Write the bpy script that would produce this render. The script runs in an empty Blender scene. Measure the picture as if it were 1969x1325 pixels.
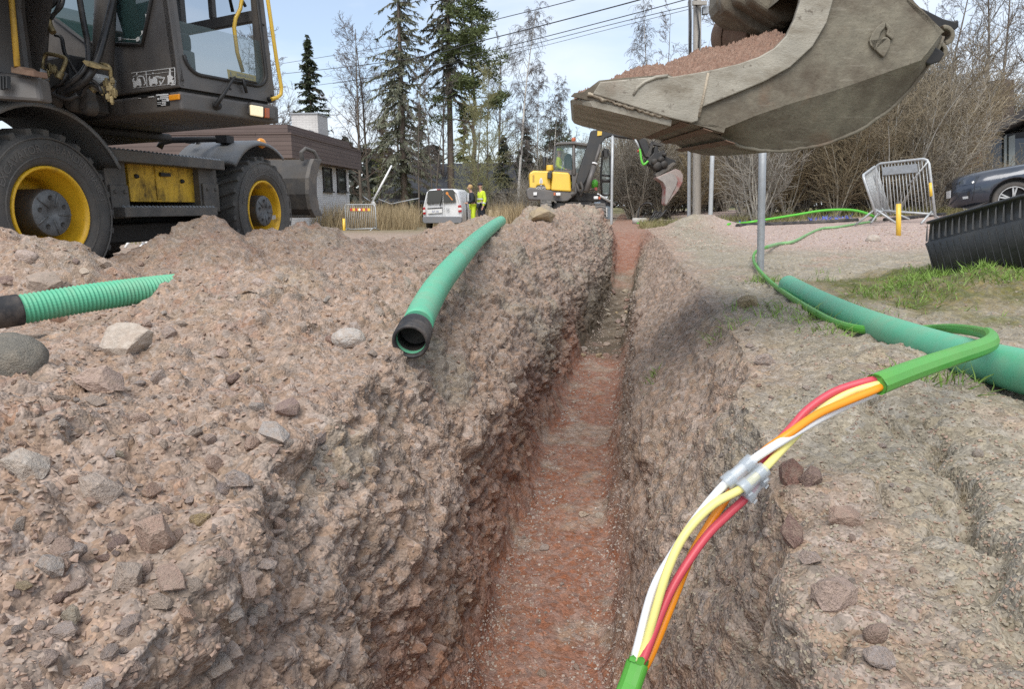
import bpy, bmesh, math, random
import numpy as np
from mathutils import Vector, Matrix, noise as mnoise
PI = math.pi
D = bpy.data
scene = bpy.context.scene
COL = scene.collection

# ------------------------------------------------------------------ camera, sky, sun, exposure
TH = math.radians(11.4)
CAM = Vector((0.0, 0.0, 0.53))
FPX = 1313.0
cd = D.cameras.new('camera'); cam = D.objects.new('camera', cd); COL.objects.link(cam)
cam.location = CAM; cam.rotation_euler = (PI/2 - TH, 0, 0)
cd.lens = 24.0; cd.sensor_width = 36.0; cd.clip_start = 0.05; cd.clip_end = 3000
scene.camera = cam
SUN_EL, SUN_AZ = math.radians(54), math.radians(-166)      # azimuth measured from +Y towards +X: sun stands left and behind
sd = D.lights.new('sun', 'SUN'); sd.energy = 2.3; sd.angle = math.radians(42); sd.color = (1.0, 0.95, 0.87)
sun = D.objects.new('sun', sd); COL.objects.link(sun)
sdir = Vector((math.sin(SUN_AZ)*math.cos(SUN_EL), math.cos(SUN_AZ)*math.cos(SUN_EL), math.sin(SUN_EL)))
sun.rotation_euler = sdir.to_track_quat('Z', 'Y').to_euler(); sun.location = (-20, -20, 30)
world = D.worlds.new('World'); scene.world = world; world.use_nodes = True
wn, wl = world.node_tree.nodes, world.node_tree.links
wn.clear()
wo = wn.new('ShaderNodeOutputWorld'); bg = wn.new('ShaderNodeBackground'); sky = wn.new('ShaderNodeTexSky')
sky.sky_type = 'NISHITA'; sky.sun_disc = False; sky.sun_elevation = SUN_EL; sky.sun_rotation = SUN_AZ
sky.air_density = 1.0; sky.dust_density = 1.2; sky.ozone_density = 1.5
tc = wn.new('ShaderNodeTexCoord'); mp = wn.new('ShaderNodeMapping'); mp.inputs['Scale'].default_value = (1.0, 1.0, 3.2)
mp.inputs['Location'].default_value = (0.35, 0.1, 0.25)
cn = wn.new('ShaderNodeTexNoise'); cn.inputs['Scale'].default_value = 2.6; cn.inputs['Detail'].default_value = 7; cn.inputs['Roughness'].default_value = 0.52
cn.inputs['Distortion'].default_value = 0.35
cr = wn.new('ShaderNodeValToRGB'); cr.color_ramp.elements[0].position = 0.36; cr.color_ramp.elements[0].color = (0.28,)*3+(1,); cr.color_ramp.elements[1].position = 0.66; cr.color_ramp.elements[1].color = (0.95,)*3+(1,)
mx = wn.new('ShaderNodeMix'); mx.data_type = 'RGBA'; mx.inputs['B'].default_value = (5.3, 5.7, 6.2, 1)
wl.new(tc.outputs['Generated'], mp.inputs['Vector']); wl.new(mp.outputs[0], cn.inputs['Vector']); wl.new(cn.outputs[0], cr.inputs[0])
wl.new(cr.outputs[0], mx.inputs['Factor']); wl.new(sky.outputs[0], mx.inputs['A']); wl.new(mx.outputs['Result'], bg.inputs['Color'])
bg.inputs['Strength'].default_value = 0.13; wl.new(bg.outputs[0], wo.inputs['Surface'])
vs = scene.view_settings; vs.view_transform = 'Standard'; vs.look = 'None'; vs.exposure = 0.55; vs.gamma = 1.0; vs.use_curve_mapping = False
cy = scene.cycles; cy.use_denoising = False; cy.max_bounces = 6; cy.transparent_max_bounces = 12; cy.caustics_reflective = False; cy.caustics_refractive = False

# ------------------------------------------------------------------ helpers
FW = Vector((0, math.cos(TH), -math.sin(TH))); UP = Vector((0, math.sin(TH), math.cos(TH))); RT = Vector((1, 0, 0)); ZZ = Vector((0, 0, 1))
def ray(px, py): return FW + RT*((px-984.5)/FPX) + UP*((662.5-py)/FPX)
def at(px, py, d): return CAM + ray(px, py)*d
def onz(px, py, z):
    r = ray(px, py); return CAM + r*((z-CAM.z)/r.z)
def onpl(px, py, P, n):
    r = ray(px, py); return CAM + r*((Vector(P)-CAM).dot(n)/r.dot(n))

def frame(o, x, y, z=ZZ):
    m = Matrix.Identity(4)
    for i, a in enumerate((x, y, z)):
        for j in range(3): m[j][i] = a[j]
    m.translation = o
    return m

def wmat(o):
    m = o.matrix_basis.copy()
    while o.parent: o = o.parent; m = o.matrix_basis @ m
    return m

class MB:
    def __init__(s, T=None): s.v = []; s.f = []; s.m = []; s.s = []; s.T = T
    def add(s, vs, fs, mi=0, sm=False, M=None):
        b = len(s.v)
        for v in vs:
            v = Vector(v)
            if M is not None: v = M @ v
            if s.T is not None: v = s.T @ v
            s.v.append(v)
        for f in fs: s.f.append(tuple(i+b for i in f)); s.m.append(mi); s.s.append(sm)
        return s
    def box(s, lo, hi, mi=0, M=None):
        (a, b, c), (d, e, f) = lo, hi
        vs = [(a,b,c),(d,b,c),(d,e,c),(a,e,c),(a,b,f),(d,b,f),(d,e,f),(a,e,f)]
        return s.add(vs, [(0,3,2,1),(4,5,6,7),(0,1,5,4),(1,2,6,5),(2,3,7,6),(3,0,4,7)], mi, False, M)
    def cbox(s, c, sz, mi=0, M=None):
        return s.box([c[i]-sz[i]/2 for i in range(3)], [c[i]+sz[i]/2 for i in range(3)], mi, M)
    def prism(s, poly, vec, mi=0, sm=False):
        n = len(poly); vec = Vector(vec); poly = [Vector(p) for p in poly]
        return s.add(poly+[p+vec for p in poly], [tuple(range(n))[::-1], tuple(range(n, 2*n))]+[(i, (i+1) % n, n+(i+1) % n, n+i) for i in range(n)], mi, sm)
    def tube(s, path, r, n=8, mi=0, caps=True, sm=True, flat=1.0, side=None):
        path = [Vector(p) for p in path]; k = len(path)
        rs = list(r) if hasattr(r, '__len__') else [r]*k
        vs = []; prev = None
        for i, p in enumerate(path):
            t = (path[min(i+1, k-1)]-path[max(i-1, 0)])
            t = t.normalized() if t.length > 1e-9 else Vector((0, 0, 1))
            if prev is None:
                a = side.copy() if side is not None else (Vector((0, 0, 1)) if abs(t.z) < .9 else Vector((1, 0, 0)))
            else: a = prev
            a = a - t*a.dot(t)
            if a.length < 1e-6: a = t.orthogonal()
            a.normalize(); b = t.cross(a); prev = a
            for j in range(n):
                an = 2*PI*j/n
                vs.append(p + a*(rs[i]*math.cos(an)) + b*(rs[i]*flat*math.sin(an)))
        fs = [(i*n+j, i*n+(j+1) % n, (i+1)*n+(j+1) % n, (i+1)*n+j) for i in range(k-1) for j in range(n)]
        s.add(vs, fs, mi, sm)
        if caps: s.add(vs[:n], [tuple(range(n))[::-1]], mi); s.add(vs[-n:], [tuple(range(n))], mi)
        return s
    def lathe(s, prof, O, ax, n=32, mi=0, sm=True, caps=False):
        # prof: list of (radius, distance along axis)
        O = Vector(O); ax = Vector(ax).normalized(); a = ax.orthogonal().normalized(); b = ax.cross(a)
        vs = [O + ax*h + (a*math.cos(2*PI*j/n)+b*math.sin(2*PI*j/n))*r for r, h in prof for j in range(n)]
        fs = [(i*n+j, i*n+(j+1) % n, (i+1)*n+(j+1) % n, (i+1)*n+j) for i in range(len(prof)-1) for j in range(n)]
        s.add(vs, fs, mi, sm)
        if caps: s.add(vs[:n], [tuple(range(n))[::-1]], mi); s.add(vs[-n:], [tuple(range(n))], mi)
        return s
    def loft(s, rings, mi=0, sm=True, caps=True, closed=True):
        n = len(rings[0]); vs = [p for r in rings for p in r]
        fs = [(i*n+j, i*n+(j+1) % n, (i+1)*n+(j+1) % n, (i+1)*n+j) for i in range(len(rings)-1) for j in range(n if closed else n-1)]
        s.add(vs, fs, mi, sm)
        if caps: s.add(rings[0], [tuple(range(n))[::-1]], mi); s.add(rings[-1], [tuple(range(n))], mi)
        return s
    def build(s, name, mats, parent=None, bevel=0, seg=2, subsurf=0, keepn=False):
        if not isinstance(mats, (list, tuple)): mats = [mats]
        me = D.meshes.new(name)
        inv = wmat(parent).inverted() if parent is not None else None
        vs = [inv @ v for v in s.v] if inv is not None else s.v
        me.from_pydata([tuple(v) for v in vs], [], s.f)
        for m in mats: me.materials.append(m)
        me.polygons.foreach_set('material_index', s.m); me.polygons.foreach_set('use_smooth', s.s)
        if not keepn:
            bm = bmesh.new(); bm.from_mesh(me); bmesh.ops.remove_doubles(bm, verts=bm.verts, dist=1e-5)
            bmesh.ops.recalc_face_normals(bm, faces=bm.faces); bm.to_mesh(me); bm.free()
        me.update()
        o = D.objects.new(name, me); COL.objects.link(o)
        if parent is not None: o.parent = parent
        if bevel:
            b = o.modifiers.new('bevel', 'BEVEL'); b.width = bevel; b.segments = seg; b.limit_method = 'ANGLE'; b.angle_limit = math.radians(35)
            b.harden_normals = False
        if subsurf:
            b = o.modifiers.new('sub', 'SUBSURF'); b.levels = subsurf; b.render_levels = subsurf
        return o

def tag(o, label=None, cat=None, group=None, kind=None):
    if label: o['label'] = label
    if cat: o['category'] = cat
    if group: o['group'] = group
    if kind: o['kind'] = kind
    return o
def thing(name, label, cat, loc=(0, 0, 0), rz=0.0, group=None):
    o = D.objects.new(name, None); COL.objects.link(o); o.location = loc; o.rotation_euler = (0, 0, rz); o.empty_display_size = 0.1
    return tag(o, label, cat, group)
def npmesh(name, V, Fq, mats, parent=None, smooth=False, mi=None):
    """fast mesh from arrays: V (n,3), Fq (m,3|4)"""
    me = D.meshes.new(name); V = np.asarray(V, np.float32); Fq = np.asarray(Fq, np.int32)
    if parent is not None:
        inv = np.array(wmat(parent).inverted()); V = (V @ inv[:3, :3].T + inv[:3, 3]).astype(np.float32)
    k = Fq.shape[1]; m = len(Fq)
    me.vertices.add(len(V)); me.vertices.foreach_set('co', np.ascontiguousarray(V).ravel())
    me.loops.add(m*k); me.loops.foreach_set('vertex_index', np.ascontiguousarray(Fq).ravel())
    me.polygons.add(m); me.polygons.foreach_set('loop_start', np.arange(0, m*k, k, dtype=np.int32)); me.polygons.foreach_set('loop_total', np.full(m, k, np.int32))
    me.polygons.foreach_set('use_smooth', np.full(m, smooth, bool))
    if mi is not None: me.polygons.foreach_set('material_index', np.asarray(mi, np.int32))
    for x in (mats if isinstance(mats, (list, tuple)) else [mats]): me.materials.append(x)
    me.update(calc_edges=True); me.validate()
    o = D.objects.new(name, me); COL.objects.link(o)
    if parent is not None: o.parent = parent
    return o

# ------------------------------------------------------------------ materials
def mat(name, base, rough=0.6, metal=0.0, var=0.0, vscale=6.0, dirt=None, dfac=0.5, dscale=3.0, bump=0.0, bscale=60.0, spec=0.5, coat=0.0, alpha=1.0, trans=0.0, stretch=None, dlo=0.45, dhi=0.7, emit=None, estr=0.0, rand=0.0):
    m = D.materials.new(name); m.use_nodes = True; N, L = m.node_tree.nodes, m.node_tree.links
    p = N['Principled BSDF']; p.inputs['Roughness'].default_value = rough; p.inputs['Metallic'].default_value = metal
    p.inputs['Specular IOR Level'].default_value = spec; p.inputs['Coat Weight'].default_value = coat; p.inputs['Alpha'].default_value = alpha; p.inputs['Transmission Weight'].default_value = trans
    base = tuple(base)+(1,)
    p.inputs['Base Color'].default_value = base
    if emit: p.inputs['Emission Color'].default_value = tuple(emit)+(1,); p.inputs['Emission Strength'].default_value = estr
    t = N.new('ShaderNodeTexCoord'); src = t.outputs['Object']
    if stretch:
        q = N.new('ShaderNodeMapping'); q.inputs['Scale'].default_value = stretch; L.new(src, q.inputs['Vector']); src = q.outputs[0]
    cur = None
    if var > 0:
        n = N.new('ShaderNodeTexNoise'); n.inputs['Scale'].default_value = vscale; n.inputs['Detail'].default_value = 6; n.inputs['Roughness'].default_value = .65; L.new(src, n.inputs['Vector'])
        r = N.new('ShaderNodeMapRange'); r.inputs['From Min'].default_value = .3; r.inputs['From Max'].default_value = .7; r.inputs['To Min'].default_value = 1-var; r.inputs['To Max'].default_value = 1+var; L.new(n.outputs[0], r.inputs['Value'])
        h = N.new('ShaderNodeHueSaturation'); h.inputs['Color'].default_value = base; L.new(r.outputs[0], h.inputs['Value']); cur = h.outputs[0]
    if rand > 0:
        oi = N.new('ShaderNodeObjectInfo'); r = N.new('ShaderNodeMapRange'); r.inputs['To Min'].default_value = 1-rand; r.inputs['To Max'].default_value = 1+rand; L.new(oi.outputs['Random'], r.inputs['Value'])
        h = N.new('ShaderNodeHueSaturation'); L.new(r.outputs[0], h.inputs['Value'])
        r2 = N.new('ShaderNodeMath'); r2.operation = 'MULTIPLY_ADD'; r2.inputs[1].default_value = 0.9; r2.inputs[2].default_value = .45; L.new(oi.outputs['Random'], r2.inputs[0]); 
        wn_ = N.new('ShaderNodeTexWhiteNoise'); wn_.noise_dimensions = '1D'; L.new(oi.outputs['Random'], wn_.inputs['W']); L.new(wn_.outputs['Value'], r2.inputs[0]); L.new(r2.outputs[0], h.inputs['Saturation'])
        if cur is not None: L.new(cur, h.inputs['Color'])
        else: h.inputs['Color'].default_value = base
        cur = h.outputs[0]
    if dirt:
        n = N.new('ShaderNodeTexNoise'); n.inputs['Scale'].default_value = dscale; n.inputs['Detail'].default_value = 8; n.inputs['Roughness'].default_value = .7; L.new(src, n.inputs['Vector'])
        r = N.new('ShaderNodeMapRange'); r.inputs['From Min'].default_value = dlo; r.inputs['From Max'].default_value = dhi; r.inputs['To Max'].default_value = dfac; L.new(n.outputs[0], r.inputs['Value'])
        x = N.new('ShaderNodeMix'); x.data_type = 'RGBA'; x.inputs['B'].default_value = tuple(dirt)+(1,); L.new(r.outputs[0], x.inputs['Factor'])
        if cur is not None: L.new(cur, x.inputs['A'])
        else: x.inputs['A'].default_value = base
        cur = x.outputs['Result']
        rr = N.new('ShaderNodeMapRange'); rr.inputs['To Min'].default_value = rough; rr.inputs['To Max'].default_value = max(rough, .85); L.new(r.outputs[0], rr.inputs['Value']); L.new(rr.outputs[0], p.inputs['Roughness'])
    if cur is not None: L.new(cur, p.inputs['Base Color'])
    if bump > 0:
        n = N.new('ShaderNodeTexNoise'); n.inputs['Scale'].default_value = bscale; n.inputs['Detail'].default_value = 5; n.inputs['Roughness'].default_value = .6; L.new(src, n.inputs['Vector'])
        b = N.new('ShaderNodeBump'); b.inputs['Strength'].default_value = 1.0; b.inputs['Distance'].default_value = bump; L.new(n.outputs[0], b.inputs['Height']); L.new(b.outputs[0], p.inputs['Normal'])
    return m

# ------------------------------------------------------------------ numpy noise
_rg = np.random.RandomState(7)
_perm = _rg.permutation(256).astype(np.int32); _perm = np.concatenate([_perm, _perm, _perm])
_gr = _rg.normal(size=(256, 3)); _gr /= np.linalg.norm(_gr, axis=1)[:, None]; _gr = _gr.astype(np.float32)
_rv = _rg.rand(256, 4).astype(np.float32)
def _h(ix, iy, iz): return _perm[_perm[_perm[ix & 255]+(iy & 255)]+(iz & 255)]
def perlin(P):
    P = np.asarray(P, np.float32); i = np.floor(P).astype(np.int32); f = P-i; w = f*f*f*(f*(f*6-15)+10)
    out = 0
    for dx in (0, 1):
        wx = w[:, 0] if dx else 1-w[:, 0]
        for dy in (0, 1):
            wy = w[:, 1] if dy else 1-w[:, 1]
            for dz in (0, 1):
                wz = w[:, 2] if dz else 1-w[:, 2]
                g = _gr[_h(i[:, 0]+dx, i[:, 1]+dy, i[:, 2]+dz)]
                out = out + wx*wy*wz*(g[:, 0]*(f[:, 0]-dx)+g[:, 1]*(f[:, 1]-dy)+g[:, 2]*(f[:, 2]-dz))
    return out*1.5
def fbm(P, o=4, lac=2.03, g=.5):
    s = 0; a = 1
    for k in range(o): s = s + a*perlin(P+k*17.3); P = P*lac; a *= g
    return s
def worley(P):
    i = np.floor(P).astype(np.int32); f = (P-i).astype(np.float32)
    F1 = np.full(len(P), 9, np.float32); F2 = F1.copy(); cid = np.zeros(len(P), np.int32)
    for dx in (-1, 0, 1):
        for dy in (-1, 0, 1):
            for dz in (-1, 0, 1):
                h = _h(i[:, 0]+dx, i[:, 1]+dy, i[:, 2]+dz); r = _rv[h]
                d = (r[:, 0]+dx-f[:, 0])**2+(r[:, 1]+dy-f[:, 1])**2+(r[:, 2]+dz-f[:, 2])**2
                c = d < F1; F2 = np.where(c, F1, np.minimum(F2, d)); cid = np.where(c, h, cid); F1 = np.where(c, d, F1)
    return np.sqrt(F1), np.sqrt(F2), cid
def sstep(a, b, x):
    t = np.clip((x-a)/(b-a), 0, 1); return t*t*(3-2*t)

# ------------------------------------------------------------------ terrain
YC = [-30, 0.5, 1.75, 3.71, 5.94, 9.0, 11.35, 14, 16, 60, 1000]; XC = [-3.6, -.06, .084, .36, .77, 1.40, 1.88, 2.33, 2.65, 10, 10]
_yy = np.linspace(-10, 30, 801); _xx = np.interp(_yy, YC, XC); _k = np.hanning(41); _k /= _k.sum()
_xs = np.convolve(np.pad(_xx, 20, mode='reflect', reflect_type='odd'), _k, 'valid')
def xcen(Y): return np.where(Y < 29, np.interp(Y, _yy, _xs), np.interp(Y, YC, XC))
MOUNDS = []
def base_z(X, Y):
    left = -0.045-0.0165*np.clip(Y-9, 0, 27)
    right = .06*sstep(2, 9, Y)+.30*sstep(4, 13, Y)*sstep(1.8, 8.5, X-0.04*Y)
    right = np.where(Y > 20, right*1.0, right)
    w = sstep(-1.2, 1.8, X-0.03*Y-.2)
    z = left*(1-w)+right*w
    return z + 0.0*X
def mound(px, py, d, sx, sy, rot=0.0, dz=0.0):
    P = at(px, py, d); MOUNDS.append((P.x, P.y, P.z+dz, sx, sy, rot))
mound(-40, 448, 3.9, .6, .42, 0, -.01); mound(110, 488, 3.75, .45, .3, 0, -.03); mound(250, 500, 4.7, .45, .35)
mound(430, 506, 3.3, .34, .36); mound(520, 540, 3.1, .45, .4); 
mound(400, 438, 5.0, .42, .45, 0, -.04); mound(330, 460, 4.9, .3, .4, 0, -.04)
mound(585, 436, 5.5, .55, .55, 0, -.04); mound(500, 470, 5.2, .5, .4, 0, -.04); mound(650, 475, 5.2, .5, .5, 0, -.04)
mound(760, 462, 7.0, .6, .6, 0, -.06); mound(880, 427, 8.2, .55, .5); mound(935, 430, 8.4, .4, .5); mound(700, 470, 6.6, .6, .5, 0, -.06); mound(905, 455, 7.2, .5, .5, 0, -.06)
mound(960, 440, 8.6, .5, .6); mound(1030, 402, 9.6, .45, .55); mound(1085, 410, 10.8, .6, .7); mound(1130, 408, 11.6, .45, .6); mound(1160, 430, 12.5, .4, .7)
mound(1345, 411, 13.5, .55, .55); mound(1300, 434, 13.0, .5, .5); mound(1400, 430, 13.2, .5, .5)
mound(1560, 421, 15, 1.2, .8)
mound(1990, 500, 4.6, .75, .7); mound(1960, 520, 3.7, .55, .45)
def outer(X, Y):
    b = base_z(X, Y); u = X-xcen(Y)
    s = np.zeros_like(X)
    for (mx_, my_, mz, sx, sy, rot) in MOUNDS:
        amp = mz-float(base_z(np.array([mx_]), np.array([my_]))[0])
        dx = X-mx_; dy = Y-my_; c, q = math.cos(rot), math.sin(rot)
        r2 = ((dx*c+dy*q)/sx)**2+((-dx*q+dy*c)/sy)**2
        s += np.clip(amp, 0, 9)**3*np.exp(-3*r2*.8)
    rz = np.interp(Y, [-8, -1, 1, 3, 5, 7, 9, 12, 14, 16], [.12, .13, .14, .16, .24, .34, .42, .46, .3, 0])
    rc = np.interp(Y, [0, 2, 5, 9], [-1.0, -1.15, -1.0, -.85]); rs = np.interp(Y, [0, 3, 6, 12], [.75, .75, .5, .42])
    s += (rz*np.exp(-((u-rc)/rs)**2))**3
    bz = np.interp(Y, [-8, -1, 1, 2, 3, 4.5, 6], [.08, .08, .09, .10, .07, .03, 0]); s += (bz*np.exp(-((u-1.0)/.62)**2))**3
    # low far banks and rising terrain at the edge of the world
    return b + np.cbrt(s) + 0.35*sstep(60, 200, np.abs(Y))
ramp = lambda Y: 1-sstep(8.8, 14.8, Y)
def build_terrain():
    rows = [-6, -5, -4, -3.2, -2.5, -1.9, -1.4, -1, -.7, -.45, -.25, -.1, .03, .14, .23, .31, .38, .43, .47, .505]; y = rows[-1]
    while y < 900:
        y += (.0038*y+.0022) if y < 14 else (.012*y-.11 if y < 70 else .06*y); rows.append(y)
    rows = np.array(rows); nr = len(rows)
    def outcols(n):
        a = []; x = .0; st = .0075
        st = .0052
        while x < 700: x += st; st = min(st*(1.0088 if x < 5 else 1.035), 60); a.append(x)
        return np.array(a)
    oc = outcols(0)
    Y = rows[:, None]
    uL = np.interp(rows, [-6, .8, 1.6, 2.5, 5, 7, 9, 12, 15, 16], [-.40, -.40, -.50, -.62, -.68, -.56, -.46, -.44, -.4, -.4])[:, None]
    uR = np.interp(rows, [-6, .8, 1.6, 2.5, 5, 9, 12, 15, 16], [.42, .42, .52, .66, .74, .60, .46, .35, .35])[:, None]
    Pn = np.stack([np.zeros(nr), rows*.9, np.zeros(nr)], 1)
    uL = uL+(.06*fbm(Pn+3.3, 3))[:, None]; uR = uR+(.05*fbm(Pn*1.3+9.1, 3))[:, None]
    fl = (.045*fbm(Pn*1.6+21, 5, g=.62))[:, None]; fr = (.045*fbm(Pn*1.7+31, 5, g=.62))[:, None]
    xc = xcen(rows)[:, None]
    zL = outer(xc+uL, Y+0*uL); zR = outer(xc+uR, Y+0*uR)
    t = ramp(rows)[:, None]
    zc = (zL+zR)/2*.5+.5*np.minimum(zL, zR)
    zf = zc*(1-t)+(-.85)*t
    hw = np.interp(rows, [0, 5.5, 8.5, 11, 14], [.228, .225, .165, .17, .22])[:, None]
    knots = [(uL, zL), (-(hw+.10)+fl, zf+(zL-zf)*.60), (-(hw+.035)+fl, zf+(zL-zf)*.16), (-hw+.03+fl, zf), (hw-.03+fr, zf), (hw+.035+fr, zf+(zR-zf)*.16), ((hw+.11)+fr, zf+(zR-zf)*.55), (uR, zR)]
    cnt = [90, 70, 16, 60, 16, 60, 90]
    Ucols = []; Zcols = []
    for k in range(len(knots)-1):
        n = cnt[k]
        w = (np.arange(n)/n)[None, :]
        u0, z0 = knots[k]; u1, z1 = knots[k+1]
        Ucols.append(u0*(1-w)+u1*w); Zcols.append(z0*(1-w)+z1*w)
    Ucols.append(knots[-1][0]); Zcols.append(knots[-1][1])
    U = np.concatenate(Ucols, 1); Z = np.concatenate(Zcols, 1)
    # round the corners of the cut
    kk = np.hanning(19); kk /= kk.sum()
    def smooth(A):
        Ap = np.pad(A, ((0, 0), (9, 9)), mode='edge'); return sum(kk[i]*Ap[:, i:i+A.shape[1]] for i in range(19))
    e = np.ones(U.shape[1]); e[:10] = np.linspace(0, 1, 10); e[-10:] = np.linspace(1, 0, 10)
    U = U*(1-e)+smooth(U)*e; Z = Z*(1-e)+smooth(Z)*e
    UL = uL-oc[None, ::-1]; UR = uR+oc[None, :]
    XL = xc+UL; XR = xc+UR
    X = np.concatenate([XL, xc+U, XR], 1)
    nl = len(oc); nm = U.shape[1]
    Yf = np.broadcast_to(Y, X.shape)
    Zf = np.concatenate([outer(XL, Yf[:, :nl]), Z, outer(XR, Yf[:, :nl])], 1)
    nc = X.shape[1]
    P = np.stack([X, Yf, Zf], 2)
    def normals(P):
        a = np.gradient(P, axis=1); b = np.gradient(P, axis=0); n = np.cross(a, b); return n/np.maximum(np.linalg.norm(n, axis=2, keepdims=True), 1e-9)
    lf0 = sstep(-.3, -.7, X-xc)
    Pf0 = P.reshape(-1, 3).astype(np.float32); nearm = (Pf0[:, 1] > 0) & (Pf0[:, 1] < 16) & (np.abs(Pf0[:, 0]) < 9)
    lump = np.zeros(len(Pf0), np.float32); hh0 = np.clip((Zf-base_z(X, Yf))/.15, .15, 1).reshape(-1)
    Pm = Pf0[nearm]; lump[nearm] = (np.abs(perlin(Pm*np.array([1.5, 1.5, 0], np.float32)+3.1))-.22)*.16+(np.abs(perlin(Pm*np.array([3.3, 3.3, 0], np.float32)+7.7))-.22)*.07
    P[:, :, 2] += lump.reshape(X.shape)*hh0.reshape(X.shape)*lf0*np.where(Yf > 1.6, 1, .5)
    Zf = P[:, :, 2]
    Nn = normals(P)
    u = (X-xc); tt = np.broadcast_to(t, X.shape)
    inner = np.zeros(nc, bool); inner[nl:nl+nm] = True; inner = np.broadcast_to(inner, X.shape)
    zfl = np.broadcast_to(zf, X.shape); dep = np.clip((Zf-zfl)/np.maximum(np.broadcast_to(zc, X.shape)-zfl, .05), 0, 1.3)
    floor = np.where(inner, 1-sstep(.0, .24, dep+.06*np.clip(fbm(P.reshape(-1, 3).astype(np.float32)*9+11, 3).reshape(X.shape), -1, 1)), 0)*sstep(.02, .3, tt)
    wall = np.where(inner, 1, 0)*sstep(.05, .5, tt)*(1-floor)*np.where(u < 0, 1, .62)
    pf = P.reshape(-1, 3); near = (np.abs(pf[:, 0]-1) < 11) & (pf[:, 1] < 20) & (pf[:, 1] > .0)
    leftr = sstep(.25, -.25, u)                                  # rubble side
    heap = np.clip((Zf-base_z(X, Yf))/.12, 0, 1)*np.where(inner, 0, 1)
    gravel = sstep(6.5, 9, Yf)*sstep(1.2, 2.2, u)
    rough = np.where(inner, .9*wall+.22*floor, leftr*(.35+.65*heap)+(1-leftr)*(.55+.2*heap))*(1-.75*gravel)
    rough = np.where((Yf > 14) & (~inner), rough*.5, rough)
    disp = np.zeros(len(pf), np.float32); q = pf[near].astype(np.float32)
    rg = rough.reshape(-1)[near]; lf = leftr.reshape(-1)[near]; wl_ = wall.reshape(-1)[near]; fo = floor.reshape(-1)[near]
    wv = np.stack([perlin(q*7+5), perlin(q*7+15), perlin(q*7+25)], 1)
    qw = q+wv*.035
    bil = lambda f, k: np.abs(perlin(qw*f+k))
    big = fbm(q*1.8+2, 2)*.05 + (bil(3.6, 2)-.25)*(.055+.030*wl_) + (bil(8.5, 12)-.25)*(.032+.016*wl_+.07*fo) + (bil(19, 31)-.25)*(.016+.012*wl_)*(.4+.6*np.clip(lf+wl_, 0, 1))
    cl = np.abs(fbm(qw*5+40, 4)); crack = sstep(.10, .0, cl)
    F1, F2, cid = worley(qw*np.array([11, 11, 13], np.float32))
    rgt = np.clip(lf+.75*wl_, .22, 1)
    st = sstep(.0, .22, F2-F1)*(_rv[cid, 3]**1.6)*.032*rgt
    q2 = q+np.stack([perlin(q*22+5), perlin(q*22+15), perlin(q*22+25)], 1)*.012
    F1, F2, cid2 = worley(q2*30)
    st2 = sstep(.0, .25, F2-F1)*(_rv[cid2, 3]**1.3)*.013*rgt
    G1, G2, _c = worley(q*np.array([2.6, 2.0, 2.2], np.float32)+wv*.30+fbm(q*9+61, 3)[:, None]*.16); ck = sstep(.055, .0, G2-G1)*sstep(-.1, .35, fbm(q*1.7+51, 2))*(1-lf)*(1-wl_)*(1-fo)
    F1, F2, cid3 = worley(q2*46)
    st3 = sstep(.0, .3, F2-F1)*(_rv[cid3, 3]**1.5)*.0055*(1+.4*lf)
    fine = fbm(q*26+3, 2, g=.5)*.0075
    disp[near] = rg*(big*(1-.5*fo)+st+st2*1.05+fine*1.2) + st3*(.5+.5*rg)*(1+.7*(1-lf)*(1-fo)) - .016*rg*crack*(1-lf*.6)*rgt - ck*.040*rg + (1-lf)*(1-fo)*rg*fbm(q*16+8, 3)*.010
    CR = np.array([(.86, 1.62), (.83, 1.5), (.88, 1.37), (.80, 1.2), (.78, 1.1), (.70, .95), (.67, .86), (.59, .79), (.60, .66)], np.float32)
    qx = q[:, 0]+.03*perlin(q*13+3); qy = q[:, 1]+.03*perlin(q*13+33); dm = np.full(len(q), 9, np.float32)
    for a_, b_ in zip(CR[:-1], CR[1:]):
        ab = b_-a_; tt_ = np.clip(((qx-a_[0])*ab[0]+(qy-a_[1])*ab[1])/(ab@ab), 0, 1); dm = np.minimum(dm, np.hypot(qx-a_[0]-ab[0]*tt_, qy-a_[1]-ab[1]*tt_))
    disp[near] -= .055*np.exp(-(dm/.014)**2)*(.5+.5*sstep(-.25, .3, perlin(q*6+81)))+.012*np.exp(-(dm/.05)**2)
    for (hx, hy, hz, hr, hd_) in ((.345, 1.0, -.18, .07, .10), (.36, .78, -.2, .05, .06), (.40, 1.55, -.2, .08, .06)):
        dd_ = np.sqrt((q[:, 0]-hx)**2+((q[:, 1]-hy)*.8)**2+((q[:, 2]-hz)*.55)**2)+.02*perlin(q*14+5); disp[near] -= hd_*np.exp(-(dd_/hr)**2)
    far = ~near; disp[far] = (fbm(pf[far].astype(np.float32)*1.3, 3)*.03)*np.clip(1-pf[far, 1]/200, 0, 1)
    pf = pf + Nn.reshape(-1, 3)*disp[:, None]
    idx = np.arange(nr*nc, dtype=np.int32).reshape(nr, nc)
    Fq = np.stack([idx[:-1, :-1], idx[:-1, 1:], idx[1:, 1:], idx[1:, :-1]], 2).reshape(-1, 4)
    # masks: R red subsoil, G grey topsoil, B grassy, A pale gravel
    nz = fbm(P.reshape(-1, 3).astype(np.float32)*1.6+70, 4).reshape(X.shape)
    nz2 = fbm(P.reshape(-1, 3).astype(np.float32)*5+170, 4).reshape(X.shape)
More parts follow.
